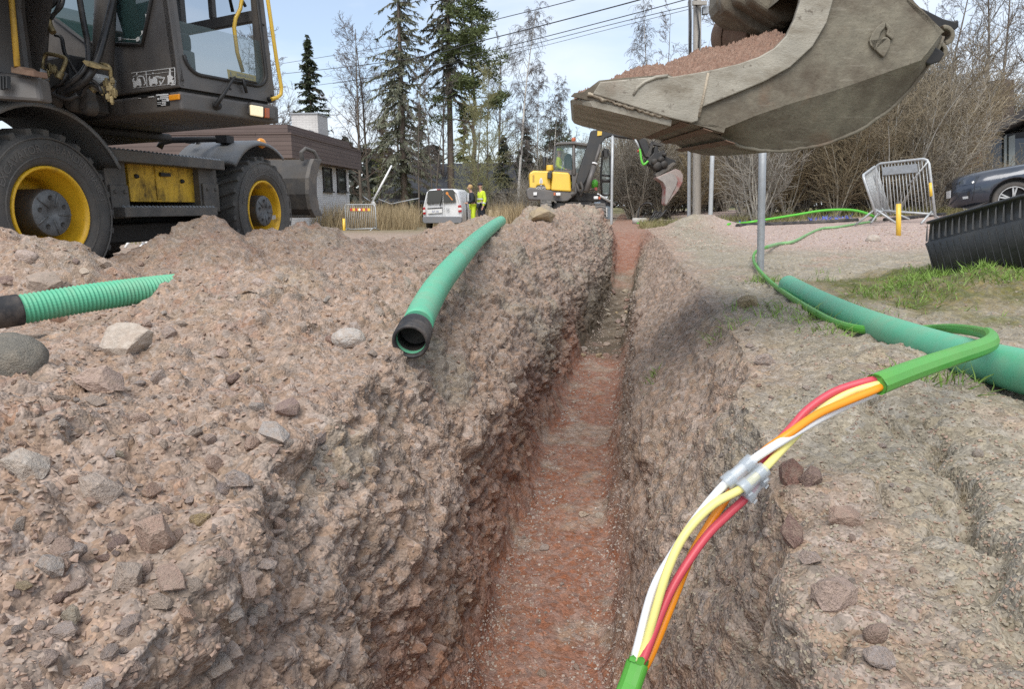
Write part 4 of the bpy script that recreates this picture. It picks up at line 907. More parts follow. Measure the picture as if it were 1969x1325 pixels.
# big pipe on the right
t = thing('green_pipe', 'long light green ribbed pipe lying on bare soil beside the grass patch', 'pipe', at(1700, 680, 2.3))
P, R_ = pipe(((1516, 548, 3.85), (1530, 556, 3.7), (1580, 583, 3.2), (1650, 615, 2.72), (1750, 652, 2.25), (1850, 684, 1.93), (1969, 715, 1.66), (2120, 752, 1.42), (2300, 790, 1.25)), .0535, .0004, .0115)
R_ = [.0535+((.0007 if i % 2 else -.0007) if (p-CAM).dot(FW) < 1.85 else 0) for i, p in enumerate(P)]; b = MB(); b.tube(P, R_, 36, sm=True, caps=False); b.lathe([(.053, 0), (.047, 0), (.047, .08), (0, .08)], P[0], P[4]-P[0], 36); b.build('pipe_body', M['pipe'], t, keepn=True)
# flat duct sheath with its four coloured microducts
cab = thing('cable_duct', 'green flat duct cut open to show red, yellow, orange and white microducts above the trench', 'cable duct', at(1300, 1200, 1.1))
side = UP*.8-RT*.45
M['duct'].node_tree.nodes['Principled BSDF'].inputs['Roughness'].default_value = .38
def sheath(pts, r, flat, name, mt, parent, sd_=None, n=10, jag=False):
    P = even(spline([at(*q) for q in pts], 8), .02); b = MB()
    rg_ = 8
    r = [r if (p-CAM).dot(FW) < 1.75 else max(r*.78, r-.004-.0*(p-CAM).dot(FW)) for p in P]
    b.tube(P, r, n, flat=flat, side=sd_, caps=not jag, sm=False)
    if jag:
        pass
    return b.build(name, mt, parent, bevel=.003, seg=2, keepn=False)
sheath(((1688, 739, 1.205), (1710, 730, 1.23), (1760, 711, 1.31), (1830, 687, 1.44), (1882, 670, 1.545), (1904, 660, 1.60), (1908, 651, 1.66), (1898, 643, 1.76), (1870, 636, 1.95), (1830, 632, 2.15), (1790, 633, 2.35), (1730, 637, 2.42), (1660, 634, 2.52), (1610, 622, 2.68), (1570, 602, 2.95), (1520, 571, 3.5), (1480, 541, 4.3), (1457, 516, 5.0), (1449, 498, 5.7), (1454, 484, 6.4), (1475, 475, 7.0)), .0205, .72, 'sheath', M['duct'], cab, UP*.75-RT*.3)
sheath(((1150, 1440, .99), (1190, 1370, 1.02), (1212, 1318, 1.045), (1226, 1275, 1.06)), .0185, .75, 'sheath', M['duct'], cab, RT*.9+UP*.35)
def flaps(c0, axis, r, rn_, n=7):
    b = MB(); axis = axis.normalized(); a = axis.orthogonal().normalized(); bb = axis.cross(a)
    for i in range(n):
        t0 = 2*PI*i/n; t1 = 2*PI*(i+.86)/n; L_ = rn_.uniform(.003, .009); sp = rn_.uniform(.99, 1.08)
        q = lambda tt, h, k: c0+axis*h+(a*math.cos(tt)+bb*math.sin(tt)*.78)*r*k
        b.add([q(t0, -.004, 1.02), q(t1, -.004, 1.02), q(t1, L_*rn_.uniform(.5, 1), sp), q((t0+t1)/2, L_*1.15, sp*1.02), q(t0, L_*rn_.uniform(.4, 1), sp)], [(0, 1, 2, 3, 4)])
    return b
rn = random.Random(11)
b = flaps(at(1688, 739, 1.205), at(1688, 739, 1.205)-at(1720, 726, 1.25), .0195, rn); b.build('torn_end', M['duct'], cab)
b = flaps(at(1226, 1275, 1.06), at(1226, 1275, 1.06)-at(1212, 1318, 1.045), .0182, rn); b.build('torn_end', M['duct'], cab)
TUBES = {'red': ((.56, .075, .10), [(1205, 1330, 1.04), (1224, 1290, 1.055), (1240, 1262, 1.062), (1290, 1137, 1.088), (1353, 1039, 1.115), (1400, 990, 1.135), (1432, 960, 1.145), (1452, 932, 1.15), (1470, 890, 1.17), (1495, 852, 1.185), (1522, 822, 1.20), (1555, 786, 1.21), (1607, 752, 1.215), (1672, 732, 1.21), (1690, 730, 1.215), (1706, 728, 1.226)]),
         'yellow': ((.80, .73, .26), [(1208, 1330, 1.05), (1226, 1288, 1.062), (1242, 1240, 1.068), (1256, 1190, 1.07), (1284, 1097, 1.078), (1318, 1027, 1.09), (1370, 972, 1.105), (1426, 940, 1.118), (1468, 903, 1.13), (1503, 866, 1.16), (1530, 838, 1.19), (1562, 804, 1.205), (1598, 775, 1.21), (1642, 752, 1.21), (1682, 741, 1.205), (1706, 731, 1.224)]),
         'white': ((.78, .79, .80), [(1200, 1330, 1.055), (1214, 1290, 1.065), (1226, 1245, 1.075), (1255, 1137, 1.095), (1297, 1060, 1.11), (1342, 993, 1.12), (1396, 929, 1.125), (1446, 886, 1.13), (1503, 849, 1.15), (1572, 808, 1.185), (1632, 778, 1.21), (1684, 755, 1.22), (1708, 737, 1.234)]),
         'orange': ((.85, .30, .02), [(1215, 1330, 1.06), (1236, 1290, 1.07), (1254, 1255, 1.08), (1295, 1154, 1.105), (1330, 1068, 1.125), (1370, 999, 1.142), (1408, 943, 1.155), (1440, 900, 1.16), (1470, 868, 1.155), (1515, 836, 1.155), (1572, 797, 1.175), (1636, 769, 1.19), (1684, 749, 1.198), (1708, 734, 1.224)])}
for nm, (col_, pts) in TUBES.items():
    b = MB(); b.tube(even(spline([at(*q) for q in pts], 8), .012), .0070, 14); o = b.build('microduct', mat(nm+'_microduct', col_, .38, var=.04, vscale=20, spec=.4), cab); o['label'] = nm+' microduct tube'
M['clear_plastic'] = mat('clear_grey_plastic', (.55, .60, .64), .2, alpha=.5, spec=.6)
M['clear_dark'] = mat('frosted_grey_plastic', (.34, .40, .45), .35, alpha=.85)
def connector(A, B):
    A, B = Vector(A), Vector(B); ax = (B-A).normalized(); L_ = (B-A).length
    b = MB(); b.lathe([(.0085, 0), (.0128, 0), (.0132, L_*.03), (.0128, L_*.30), (.0112, L_*.36), (.0112, L_*.64), (.0128, L_*.70), (.0132, L_*.97), (.0128, L_), (.0085, L_)], A, ax, 28, mi=0)
    b.lathe([(.0098, L_*.06), (.0098, L_*.3)], A, ax, 20, mi=1); b.lathe([(.0098, L_*.7), (.0098, L_*.94)], A, ax, 20, mi=1)
    s = ax.cross(FW).normalized()*-1
    for f in (.1, .72): 
        c0 = A+ax*L_*f+s*.0125; b.prism([c0, c0+ax*L_*.16, c0+ax*L_*.16+s*.003, c0+s*.003], FW*-.006)
    return b.build('connector', [M['clear_plastic'], M['clear_dark']], cab)
connector(at(1394, 931, 1.125), at(1448, 885, 1.13)); connector(at(1423, 943, 1.116), at(1470, 902, 1.13)); connector(at(1432, 961, 1.145), at(1468, 915, 1.155))
# far ends of the duct on the gravel
t = thing('duct_line', 'faded green duct winding over the pale gravel towards the leaning barriers', 'cable duct', at(1560, 445, 9))
def ground_line(pts, lift=.02):
    out = []
    for x, y in pts: p = hit(x, y); out.append(p+ZZ*lift)
    return out
b = MB(); P = [at(1475, 475, 7.0)]+ground_line(((1498, 472), (1525, 468), (1548, 456), (1568, 446), (1585, 441), (1610, 439), (1640, 434), (1672, 429))); b.tube(even(spline(P, 8), .04), .021, 8, flat=.7); b.build('sheath', M['duct_old'], t)
b = MB(); P = [hit(1683, 424)+ZZ*.03, at(1676, 414, 12.3), at(1650, 405.5, 12.6), at(1620, 403, 12.9), at(1580, 405, 13.2), at(1530, 413, 13.5), at(1480, 421, 13.8), at(1435, 428, 14.0), hit(1400, 433)+ZZ*.02]; b.tube(even(spline(P, 8), .06), .024, 8); o = b.build('duct_arch', M['duct_bright'], None); tag(o, 'bright green duct arching above the ground in front of the thicket', 'cable duct')
for (lab, pts) in (('thick black plastic pipe lying along the gravel edge before the thicket', ((1418, 436), (1480, 433), (1560, 430), (1650, 425))), ('short black pipe on the gravel behind the black tub', ((1700, 425), (1760, 420), (1830, 412), (1900, 406)))):
    b = MB(); P = even(spline(ground_line(pts, .015), 8), .08); b.tube(P, .045, 10); o = b.build('black_pipe', M['pipe_black'], None); tag(o, lab, 'pipe')

# ------------------------------------------------------------------ barriers
def barrier(label, TL, TR, BR, BL, nb, group, feet=True, board=None, footlen=.35, r=.021):
    t = thing('crowd_barrier', label, 'barrier', (BL+BR)/2, 0, group)
    e = (TR-TL).normalized(); u = (TL-BL).normalized(); c = .09
    b = MB(); b.tube([BL, TL-u*c, TL-u*c*.3+e*c*.3, TL+e*c, TR-e*c, TR-e*c*.3-u*c*.3, TR-u*c, BR], r, 8); b.tube([BL+u*.06, BR+u*.06], r*.9, 8); b.build('frame', M['galv'], t)
    for i in range(nb):
        f = (i+1)/(nb+1); b = MB(); b.tube([BL.lerp(BR, f)+u*.06, TL.lerp(TR, f)], r*.33, 6); b.build('bar', M['galv'], t)
    n = e.cross(u).normalized()
    if feet:
        for f in (.06, .94):
            p = BL.lerp(BR, f); b = MB()
            for s_ in (-1, 1):
                q = p+n*footlen*s_; q.z = gz(q.x, q.y, p.z-.1)+.01; b.tube([p+u*.10, q], r*.8, 6)
            b.build('foot', M['galv'], t)
    return t, e, u, n
d_ = 25.0
gb = 'metal crowd barriers'
TL, TR, BR, BL = at(663, 393, d_), at(721, 393, 24.6), at(724, 442, 24.6), at(667, 444, d_)
t, e, u, n = barrier('grey barrier with red and yellow striped board standing before dry grass near the silver van', TL, TR, BR, BL, 15, gb)
b = MB(); 
A0 = TL.lerp(TR, .18)-u*.14; A1 = TL.lerp(TR, .84)-u*.14; h = .10; k = 8
for i in range(k):
    q0, q1 = A0.lerp(A1, i/k), A0.lerp(A1, (i+1)/k); nn = -n*.03 if n.dot(FW) > 0 else n*.03
    b.prism([q0+nn, q1+nn, q1+nn-u*h, q0+nn-u*h], nn*.15, i % 2)
cw = A0.lerp(A1, .48)+nn*1.2-u*h*.5; b.lathe([(.045, 0), (0, .002)], cw, nn, 16, 2)
b.build('striped_board', [M['red_paint'], M['yellow_clean'], M['white']], t)
TL, TR, BR, BL = at(1684, 315, 11.9), at(1786, 304, 11.1), at(1799, 419, 11.1), at(1690, 411, 11.9)
t, e, u, n = barrier('upright barrier with blank metal plate beside the yellow stake', TL, TR, BR, BL, 15, gb, footlen=.28)
nn = -n if n.dot(FW) > 0 else n
b = MB(); A0 = TL.lerp(TR, .14)-u*.07; A1 = TL.lerp(TR, .80)-u*.07; b.prism([A0+nn*.012, A1+nn*.012, A1+nn*.012-u*.14, A0+nn*.012-u*.14], nn*.006); b.build('blank_plate', M['galv_dull'], t)
b = MB(); q0, q1 = TR-u*.40, TR-u*.62; b.tube([q0, q1], .0235, 8); b.build('yellow_tape', M['yellow_clean'], t)
b = MB(); b.tube([TL.lerp(TR, .62)-u*.42+nn*.03, TR-u*.06+nn*.03], .012, 6); b.build('diagonal_brace', M['galv'], t)
TL, TR, BR, BL = at(1659, 337, 11.25), at(1683, 319, 12.4), at(1712, 413, 12.4), at(1685, 413, 11.25)
barrier('tilted barrier leaning edge-on against the upright one with the metal plate', TL, TR, BR, BL, 13, gb)
t = thing('barrier_foot', 'pale metal barrier foot lying on the ground under the large excavator', 'barrier', hit(268, 480))
Fd = 9.6
for (a, c_) in (((254.5, 455.6), (240, 477)), ((277, 465.6), (264.5, 482.7)), ((287, 467), (306, 477))): b = MB(); b.tube([at(*a, Fd), at(*c_, Fd-.1)], .018, 8); b.build('leg', M['white'], t)
b = MB(); b.tube([at(254.5, 455.6, Fd), at(277, 465.6, Fd-.1)], .018, 8); b.prism([at(*q, Fd+.06) for q in ((264, 454), (287, 454), (287, 471), (279, 467))], (0, .03, 0)); b.build('crosspiece', M['white'], t)

# ------------------------------------------------------------------ poles and wires
def pole(name, label, cat, pb, pt, Y, r, m, group=None, n=14, r2=None):
    B = onpl(*pb, (0, Y, 0), Vector((0, 1, 0))); T_ = onpl(*pt, (0, Y, 0), Vector((0, 1, 0)))
    t = thing(name, label, cat, B, 0, group); b = MB(); b.tube([B-ZZ*.3, B, B.lerp(T_, .5), T_], [r, r, ((r2 or r)+r)/2, r2 or r], n); b.lathe([((r2 or r)*1.0, 0), ((r2 or r)*1.15, .01), (0, .03)], T_, T_-B, n); b.build('post', m, t); return t, B, T_
gp = 'metal poles'
Yp = hit(1463, 520).y
t, B, T_ = pole('sign_post', 'grey steel post standing in soil just behind the looping green duct', 'post', (1462, 521), (1468, 215), Yp, .0275, M['galv_dull'])
pole('sign_post', 'thin pale steel post rising from the small soil heap right of the trench end', 'post', (1366, 420), (1372, 225), 14.0, .043, M['galv'])
pole('sign_post', 'slim steel post next to the small yellow excavator', 'post', (1176, 425), (1178, 262), 19.0, .035, M['galv'])
t, B, T_ = pole('lamp_post', 'dark slim mast standing left of the wooden utility pole', 'pole', (1325, 418), (1328, -90), 20.0, .055, M['galv_dull'])
b = MB(); b.tube([onpl(1326.5, 130, (0, 19.93, 0), Vector((0, 1, 0))), onpl(1327.5, 40, (0, 19.93, 0), Vector((0, 1, 0))), onpl(1324, -60, (0, 19.93, 0), Vector((0, 1, 0)))], .03, 8); b.build('black_cable', M['hose'], t)
M['pole_wood'] = mat('grey_pole_wood', (.36, .335, .30), .85, var=.2, vscale=9, stretch=(8, 8, .5), bump=.004, bscale=30)
t, WB_, WT_ = pole('utility_pole', 'weathered wooden utility pole carrying overhead wires behind the hanging bucket', 'utility pole', (1340, 418), (1341, -120), 20.3, .125, M['pole_wood'], r2=.105)
b = MB(); P = [onpl(x, y, (0, 20.15, 0), Vector((0, 1, 0))) for x, y in ((1352, 11), (1363, 10), (1363, 25), (1352, 26))]; b.prism(P, (0, .15, 0)); b.tube([onpl(1356, 26, (0, 20.2, 0), Vector((0, 1, 0))), onpl(1350, 38, (0, 20.2, 0), Vector((0, 1, 0)))], .02, 6); b.build('junction_box', M['galv_dull'], t, bevel=.01)
b = MB(); b.tube([onpl(1336, -20, (0, 20.1, 0), Vector((0, 1, 0))), onpl(1345, 60, (0, 20.12, 0), Vector((0, 1, 0))), onpl(1340, 200, (0, 20.14, 0), Vector((0, 1, 0)))], .025, 6); b.build('down_cable', M['hose'], t)
b = MB(); b.cbox(onpl(1341, -60, (0, 20.1, 0), Vector((0, 1, 0))), (1.6, .12, .12)); b.cbox(onpl(1341, 5, (0, 20.1, 0), Vector((0, 1, 0))), (.5, .1, .1)); b.build('crossarm', M['pole_wood'], t)
gw = 'overhead wires'
WL = [((1335, -66, 20), (1100, 0), (940, 40), (780, 82), (520, 125), .016, 'topmost overhead wire crossing the sky'),
      ((1338, -36, 20.2), (1225, 0), (940, 74), (760, 116), (518, 144), .021, 'thickest overhead wire, second from top'),
      ((1341, -8, 20.3), (1190, 33), (960, 92), (760, 140), (590, 166), .015, 'third overhead wire from the top'),
      ((1337, 8, 20.2), (1200, 40), (960, 100), (800, 135), (640, 160), .011, 'fourth overhead wire, fixed to the utility pole'),
      ((1336, 14, 20.3), (1200, 48), (960, 108), (800, 142), (640, 168), .008, 'lowest and thinnest overhead wire')]
for (s_, *mid, r_, lab) in WL:
    P = [at(*s_)]; x0 = s_[0]
    for (x, y) in mid: P.append(at(x, y, 1/(1/20+(1/62-1/20)*(x0-x)/(x0-520))))
    b = MB(); b.tube(spline(P, 8), r_, 5); o = b.build('overhead_wire', M['hose'], None); tag(o, lab, 'wire', gw)

# ------------------------------------------------------------------ stakes, tub, concrete ring, small things
for (lab, pb, pt, Y, r_) in (('yellow plastic stake in the soil before the upright barrier', (1729.5, 453), (1728, 392), hit(1730, 453).y, .032), ('yellow stake at the left end of the striped barrier', (662, 452), (661, 420), 24.6, .05)):
    B = onpl(*pb, (0, Y, 0), Vector((0, 1, 0))); T_ = onpl(*pt, (0, Y, 0), Vector((0, 1, 0))); b = MB(); b.tube([B-ZZ*.1, T_], r_, 14); b.lathe([(r_, 0), (r_*.8, .002), (r_*.8, -.05), (0, -.05)], T_, T_-B, 14); o = b.build('marker_stake', M['yellow_clean'], None); tag(o, lab, 'stake', 'yellow stakes')
TO = at(1780, 536, 4.42); eT = (at(1938, 509, 3.80)-TO).normalized(); zT = (at(1771, 470, 4.42)-TO); zT = (zT-eT*zT.dot(eT)).normalized(); yT = zT.cross(eT)
TT = frame(TO, eT, yT, zT)
tub = thing('plastic_tub', 'upturned black ribbed plastic tub lying on the grass in front of the car', 'tub', TO)
def rrect(L_, W_, ins, z, r=.06, n=6):
    P = []
    for (cx, cy_, a0) in ((ins+r, ins+r, PI), (L_-ins-r, ins+r, 1.5*PI), (L_-ins-r, W_-ins-r, 0), (ins+r, W_-ins-r, .5*PI)):
        for i in range(n+1): a = a0+PI/2*i/n; P.append(Vector((cx+math.cos(a)*r, cy_+math.sin(a)*r, z)))
    return P
M['black_plastic'] = mat('black_plastic', (.022, .024, .026), .42, var=.15, dirt=(.10, .10, .10), dfac=.35, dscale=5)
b = MB(TT); TLn, TW = .82, .62
b.loft([rrect(TLn, TW, .035, -.08), rrect(TLn, TW, .0, .225), rrect(TLn, TW, .012, .232), rrect(TLn, TW, .03, .345), rrect(TLn, TW, .016, .347), rrect(TLn, TW, .016, .362), rrect(TLn, TW, .035, .366), rrect(TLn, TW, .05, .30)], 0, True)
b.build('shell', M['black_plastic'], tub)
for i in range(14):
    x = .05+i*.053
    b = MB(TT); yb0 = .035-.035*(.0+.08)/.305; y1 = .0
    hh = .235 if i < 99 else .2
    b.add([(x-.004, .036, -.07), (x+.004, .036, -.07), (x+.004, .004, .215), (x-.004, .004, .215), (x, .030, -.06), (x, -.002, .212)], [(0, 4, 5, 3), (4, 1, 2, 5), (3, 5, 2), (0, 1, 4)])
    b.add([(x-.005, .008, .236), (x+.005, .008, .236), (x+.003, .026, .34), (x-.003, .026, .34), (x, -.003, .24), (x, .016, .318)], [(0, 4, 5, 3), (4, 1, 2, 5), (3, 5, 2), (0, 1, 4)])
    b.build('rib', M['black_plastic'], tub)
M['concrete'] = mat('concrete', (.44, .42, .39), .9, var=.12, vscale=15, bump=.003)
c0 = hit(1230, 429); b = MB(); b.lathe([(.20, 0), (.205, .0), (.205, .16), (.15, .165), (.15, .02)], c0-ZZ*.02, ZZ, 28); o = b.build('concrete_ring', M['concrete'], None); tag(o, 'small concrete manhole ring at the far end of the trench', 'manhole ring')
dR = (c0-CAM).dot(FW); b = MB(); b.tube(spline([at(*q) for q in ((1228, 422, dR), (1227, 410, dR), (1231, 398, dR), (1240, 391, dR-.2), (1250, 391, dR-.3), (1254, 397, dR-.3), (1249, 407, dR-.1), (1240, 414, dR+.1), (1234, 420, dR+.1))], 6), .022, 8); o = b.build('black_cable', M['hose'], None); tag(o, 'looped black cable sticking up out of the concrete ring', 'cable')
b = MB(); rn = random.Random(3)
for i in range(6): b.tube(spline([hit(1243+i*3, 428)+ZZ*.02, at(1252+i*4, 420-i, dR+.3), at(1262+i*4, 408+rn.uniform(-4, 6), dR+.5), hit(1275+i*3, 424)+ZZ*.05], 6), .025, 6)
o = b.build('cable_bundle', M['hose'], None); tag(o, 'tangled bundle of black cables right of the concrete ring', 'cable')
b = MB(); b.tube(spline(ground_line(((1222, 430), (1232, 431), (1240, 430)), .02), 6), .022, 6); o = b.build('duct_stub', M['duct_bright'], None); tag(o, 'short bright green duct lying in front of the concrete ring', 'cable duct')
b = MB(); b.tube([at(714, 392, 31), at(753, 318, 31.5)], [.05, .04], 10); b.tube([at(716, 389, 31), at(722, 396, 31)], .09, 8); o = b.build('white_boom', M['white'], None); tag(o, 'white barrier pole tilted up beside the brick house', 'boom pole')
M['stake_wood'] = mat('raw_wood', (.40, .32, .21), .85, var=.2, stretch=(6, 6, .6))
for i, (x, w_) in enumerate(((942, 7), (955, 6.5))):
    b = MB(); b.tube([at(x-1.5, 450, 28), at(x+1.5, 404+i, 28)], w_/2/1313*28, 10); o = b.build('wooden_stake', M['stake_wood'], None); tag(o, ('thicker wooden stake right behind the green socket pipe, nearer the two men', 'thinner wooden stake right behind the green socket pipe, farther from the two men')[i], 'stake', 'wooden stakes')
for i, pts in enumerate((((699, 378, 33), (712, 387, 33)), ((728, 383, 34), (752, 392, 34), (790, 384, 34), (806, 381, 34)))):
    b = MB(); b.tube([at(*q) for q in pts], .03, 6); o = b.build('fence_rail', M['galv_dull'], None); tag(o, ('short grey rail in the dry grass at the foot of the white boom', 'long bent grey rail in the dry grass left of the van')[i], 'rail')

# ------------------------------------------------------------------ silver van
phi = math.radians(7.0); vf = Vector((math.sin(phi), math.cos(phi), 0)); vr = Vector((math.cos(phi), -math.sin(phi), 0))
VO = at(851, 441, 31.0); VO.z = -.49
TV = frame(VO, vr, vf); TVi = TV.inverted()
van = thing('silver_van', 'silver delivery van seen from behind with two rear doors, parked by the dry grass', 'van', VO)
M['silver'] = mat('silver_paint', (.80, .81, .82), .32, metal=.0, coat=.4, dirt=(.35, .31, .27), dfac=.25, dscale=2)
M['bumper'] = mat('grey_bumper', (.20, .21, .23), .6, dirt=(.25, .2, .17), dfac=.5, dscale=5)
def sec(y, w, zb, zbelt, zt, wt, r=.10):
    pts = [(-w+.05, zb), (-w, zb+.12), (-w, zbelt), (-wt-.02, zt-r*1.2), (-wt+r, zt-r*.25), (-wt+.3, zt), (wt-.3, zt), (wt-r, zt-r*.25), (wt+.02, zt-r*1.2), (w, zbelt), (w, zb+.12), (w-.05, zb)]
    return [Vector((x, y, z)) for x, z in pts]
b = MB(TV)
b.loft([sec(.06, .80, .34, .95, 1.70, .62), sec(.0, .86, .33, .97, 1.74, .66), sec(.05, .89, .30, 1.0, 1.79, .69), sec(.35, .90, .28, 1.02, 1.83, .71), sec(2.2, .90, .28, 1.02, 1.84, .72), sec(2.9, .90, .28, 1.0, 1.78, .68), sec(3.5, .89, .28, .98, 1.15, .72), sec(4.15, .84, .3, .8, .95, .7), sec(4.38, .7, .34, .6, .72, .55)])
b.build('body', M['silver'], van, bevel=.02)
b = MB(TV); b.loft([[Vector((x, y, z)) for x, z in ((-.84, .30), (-.90, .38), (-.90, .56), (-.82, .60), (.82, .60), (.90, .56), (.90, .38), (.84, .30))] for y in (-.07, .0, .14)]); b.build('rear_bumper', M['bumper'], van, bevel=.02)
def vp(zx, zy, y=-.012): return TVi @ onpl(800+zx/12.04, 340+zy/12.04, TV @ Vector((0, y, 0)), vf)
def vpoly(name, polys, m, y0=-.004, y1=-.02, parent=None, bev=0.0):
    b = MB(TV)
    for k, pl in enumerate(polys): b.prism([Vector((p.x, y0, p.z)) for p in [vp(*q) for q in pl]], (0, y1-y0, 0), k if isinstance(m, list) else 0)
    return b.build(name, m, parent or van, bevel=bev)
rw = vpoly('rear_window', [((275, 335), (310, 315), (610, 295), (612, 600), (250, 630)), ((632, 295), (850, 292), (880, 320), (925, 580), (634, 600))], M['glass_dark'])
vpoly('reflection_sticker', [((685, 375), (700, 350), (725, 345), (748, 360), (752, 390), (745, 402), (855, 525), (835, 543), (730, 412), (700, 408))], mat('orange_sticker', (.75, .28, .06), .5), -.02, -.026, rw)
for pl in (((160, 705), (212, 700), (228, 860), (165, 868)), ((972, 655), (1045, 648), (1060, 810), (978, 818))):
    tl = vpoly('tail_light', [pl], M['tail_red'], -.0, -.03, None, .005); (a, b_, c_, d2) = pl
    m0 = lambda p, q, f: (p[0]+(q[0]-p[0])*f, p[1]+(q[1]-p[1])*f)
    vpoly('reversing_lens', [(m0(a, d2, .36), m0(b_, c_, .36), m0(b_, c_, .70), m0(a, d2, .70))], M['lamp_clear'], -.03, -.034, tl)
vpoly('door_gap', [((612, 600), (616, 600), (622, 985), (618, 985)), ((652, 600), (656, 600), (668, 975), (664, 975))], M['black'], -.003, -.008)
vpoly('handle_strip', [((262, 722), (612, 700), (613, 725), (265, 748))], M['black'], -.003, -.03)
pp_ = vpoly('number_plate', [((268, 760), (600, 742), (602, 826), (272, 848))], M['white'], -.003, -.022)
b = MB(TV); q0 = vp(345, 822); q1 = vp(548, 808); b2 = add_text(b, 'BLF 348', .13, Vector(((q0.x+q1.x)/2, -.025, q0.z+.0)), Vector((.72, 0, 0)), Vector((0, 0, 1)), 0); b.build('plate_lettering', mat('plate_blue', (.10, .14, .32), .5), pp_, keepn=True)
b = MB(TV); c_ = vp(733, 750); c_.y = -.01
b.lathe([(.078, 0), (.078, -.015), (.064, -.015), (.064, 0)], c_, (0, 1, 0), 24)
for sg in (-1, 1): b.tube([c_+Vector((sg*.045, -.012, .045)), c_+Vector((sg*.022, -.012, -.045)), c_+Vector((0, -.012, .01))], .008, 5)
b.build('badge', M['galv'], van)
vpoly('brake_light', [((480, 282), (565, 275), (567, 296), (482, 300))], M['tail_red'], .1, -.012)
b = MB(TV); b.tube([vp(560, 655, -.04), vp(590, 520, -.04), vp(618, 345, -.04)], .012, 5); b.lathe([(.035, 0), (.03, -.03), (0, -.03)], vp(560, 655, -.01), (0, 1, 0), 10); b.build('rear_wiper', M['black'], van)
b = MB(TV); b.prism([(.905, 1.1, .35), (.905, 1.1, 1.55), (.905, 1.16, 1.6), (.905, 1.22, .4)], (.012, 0, 0)); b.build('door_gap', M['black'], van)
b = MB(TV); b.prism([(.93, 1.3, .40), (.93, 2.3, .40), (.93, 2.3, 1.62), (.93, 1.4, 1.66), (.93, 1.25, 1.0)], (.03, 0, 0)); sdr = b.build('sliding_door', M['silver'], van, bevel=.02)
b = MB(TV); b.prism([(.962, 1.45, 1.05), (.962, 2.2, 1.05), (.962, 2.2, 1.5), (.962, 1.55, 1.52)], (.006, 0, 0)); b.build('door_window', M['glass_dark'], sdr)
for y in (.75, 3.45):
    for s_ in (-1, 1):
        b = MB(TV); b.lathe([(.0, -.1), (.2, -.1), (.30, -.1), (.31, -.05), (.31, .08), (.28, .1), (.19, .1), (.17, .06), (0, .06)], (s_*.79, y, .31), (s_, 0, 0), 26); b.build('wheel', M['rubber'], van)

# ------------------------------------------------------------------ small yellow excavator beyond the trench
DM = 23.0
mx_ = thing('mini_excavator', 'small yellow and grey wheeled excavator working at the far end of the trench', 'excavator', at(1100, 424, DM))
za = lambda x, y: (1000+x/10.94, 310+y/10.94)
zb2 = lambda x, y: (980+x/4.688, 200+y/4.688)
def slab(name, pl, m, d0, th, z=za, parent=None, bevel=.0, seg=2):
    b = MB(); b.prism([at(*z(*q), d0) for q in pl], Vector((0, th, 0))); return b.build(name, m, parent or mx_, bevel=bevel, seg=seg)
slab('counterweight', ((130, 600), (190, 545), (240, 545), (640, 605), (1180, 645), (1180, 700), (1100, 760), (1000, 840), (900, 850), (700, 832), (180, 810), (145, 730)), M['charcoal'], 22.4, 1.5, bevel=.07, seg=3)
hd = slab('engine_hood', ((195, 245), (280, 190), (590, 200), (645, 215), (650, 600), (550, 605), (505, 500), (365, 510), (310, 615), (245, 610), (200, 535)), M['yellow_clean'], 22.45, 1.3, bevel=.05, seg=3)
slab('hood_panel', ((680, 208), (1025, 235), (1058, 300), (1082, 640), (655, 612)), M['yellow_clean'], 22.35, 1.2, bevel=.05, seg=3)
slab('side_vent', ((200, 285), (240, 285), (235, 530), (190, 520)), M['black'], 22.5, .8, parent=hd)
slab('grille', ((262, 290), (300, 285), (298, 430), (262, 435)), mat('dark_yellow', (.40, .26, .04), .6), 22.44, .05, parent=hd)
slab('exhaust_box', ((582, 215), (672, 222), (662, 368), (575, 362)), M['black'], 22.25, .4, bevel=.03)
slab('badge_panel', ((310, 620), (372, 512), (508, 502), (550, 612)), M['charcoal'], 22.42, .08)
b = MB(); q = at(*za(436, 582), 22.40); add_text(b, 'VOLVO', .105, q, RT, ZZ); b.build('lettering', M['decal_white'], hd, keepn=True)
b = MB(); q = at(*za(441, 430), 22.44); b.add([q+RT*(math.cos(a)*.052)+ZZ*(math.sin(a)*.13) for a in np.linspace(0, 2*PI, 24, endpoint=False)], [tuple(range(24))], 0); add_text(b, 'J', .17, q-ZZ*.06-Vector((0, .006, 0)), RT*.8, ZZ, 1); b.build('oval_sticker', [M['decal_white'], M['plate_black']], hd, keepn=True)
slab('number_sticker', ((282, 650), (356, 646), (352, 710), (284, 712)), M['decal_white'], 22.33, .05)
for (px0, w_) in ((755, 1), (1548, 1)):
    y0 = 662 if px0 < 1000 else 735
    slab('work_light', ((px0, y0), (px0+98, y0-5), (px0+98, y0+58), (px0+5, y0+60)), M['lamp_clear'], 22.2, .12, bevel=.02)
slab('indicator', ((706, 655), (745, 650), (745, 712), (708, 712)), M['red_lens'], 22.2, .12); slab('indicator', ((1650, 740), (1690, 738), (1690, 795), (1652, 795)), M['red_lens'], 22.2, .12)
b = MB(); q = at(*za(638, 190), 22.8); b.lathe([(.14, 0), (.14, .14), (.125, .17), (0, .17)], q, ZZ, 20); b.build('filler_cap', M['yellow_clean'], mx_)
b = MB(); q = at(*za(530, 190), 22.9); b.tube([q, q+ZZ*.16, q+ZZ*.2+RT*.05], .02, 8); b.build('exhaust_pipe', M['galv'], mx_)
b = MB(); b.tube([at(*zb2(315, 585), 22.8), at(*zb2(315, 480), 22.8)], .06, 8); b.build('mirror', M['black'], mx_, bevel=.01)
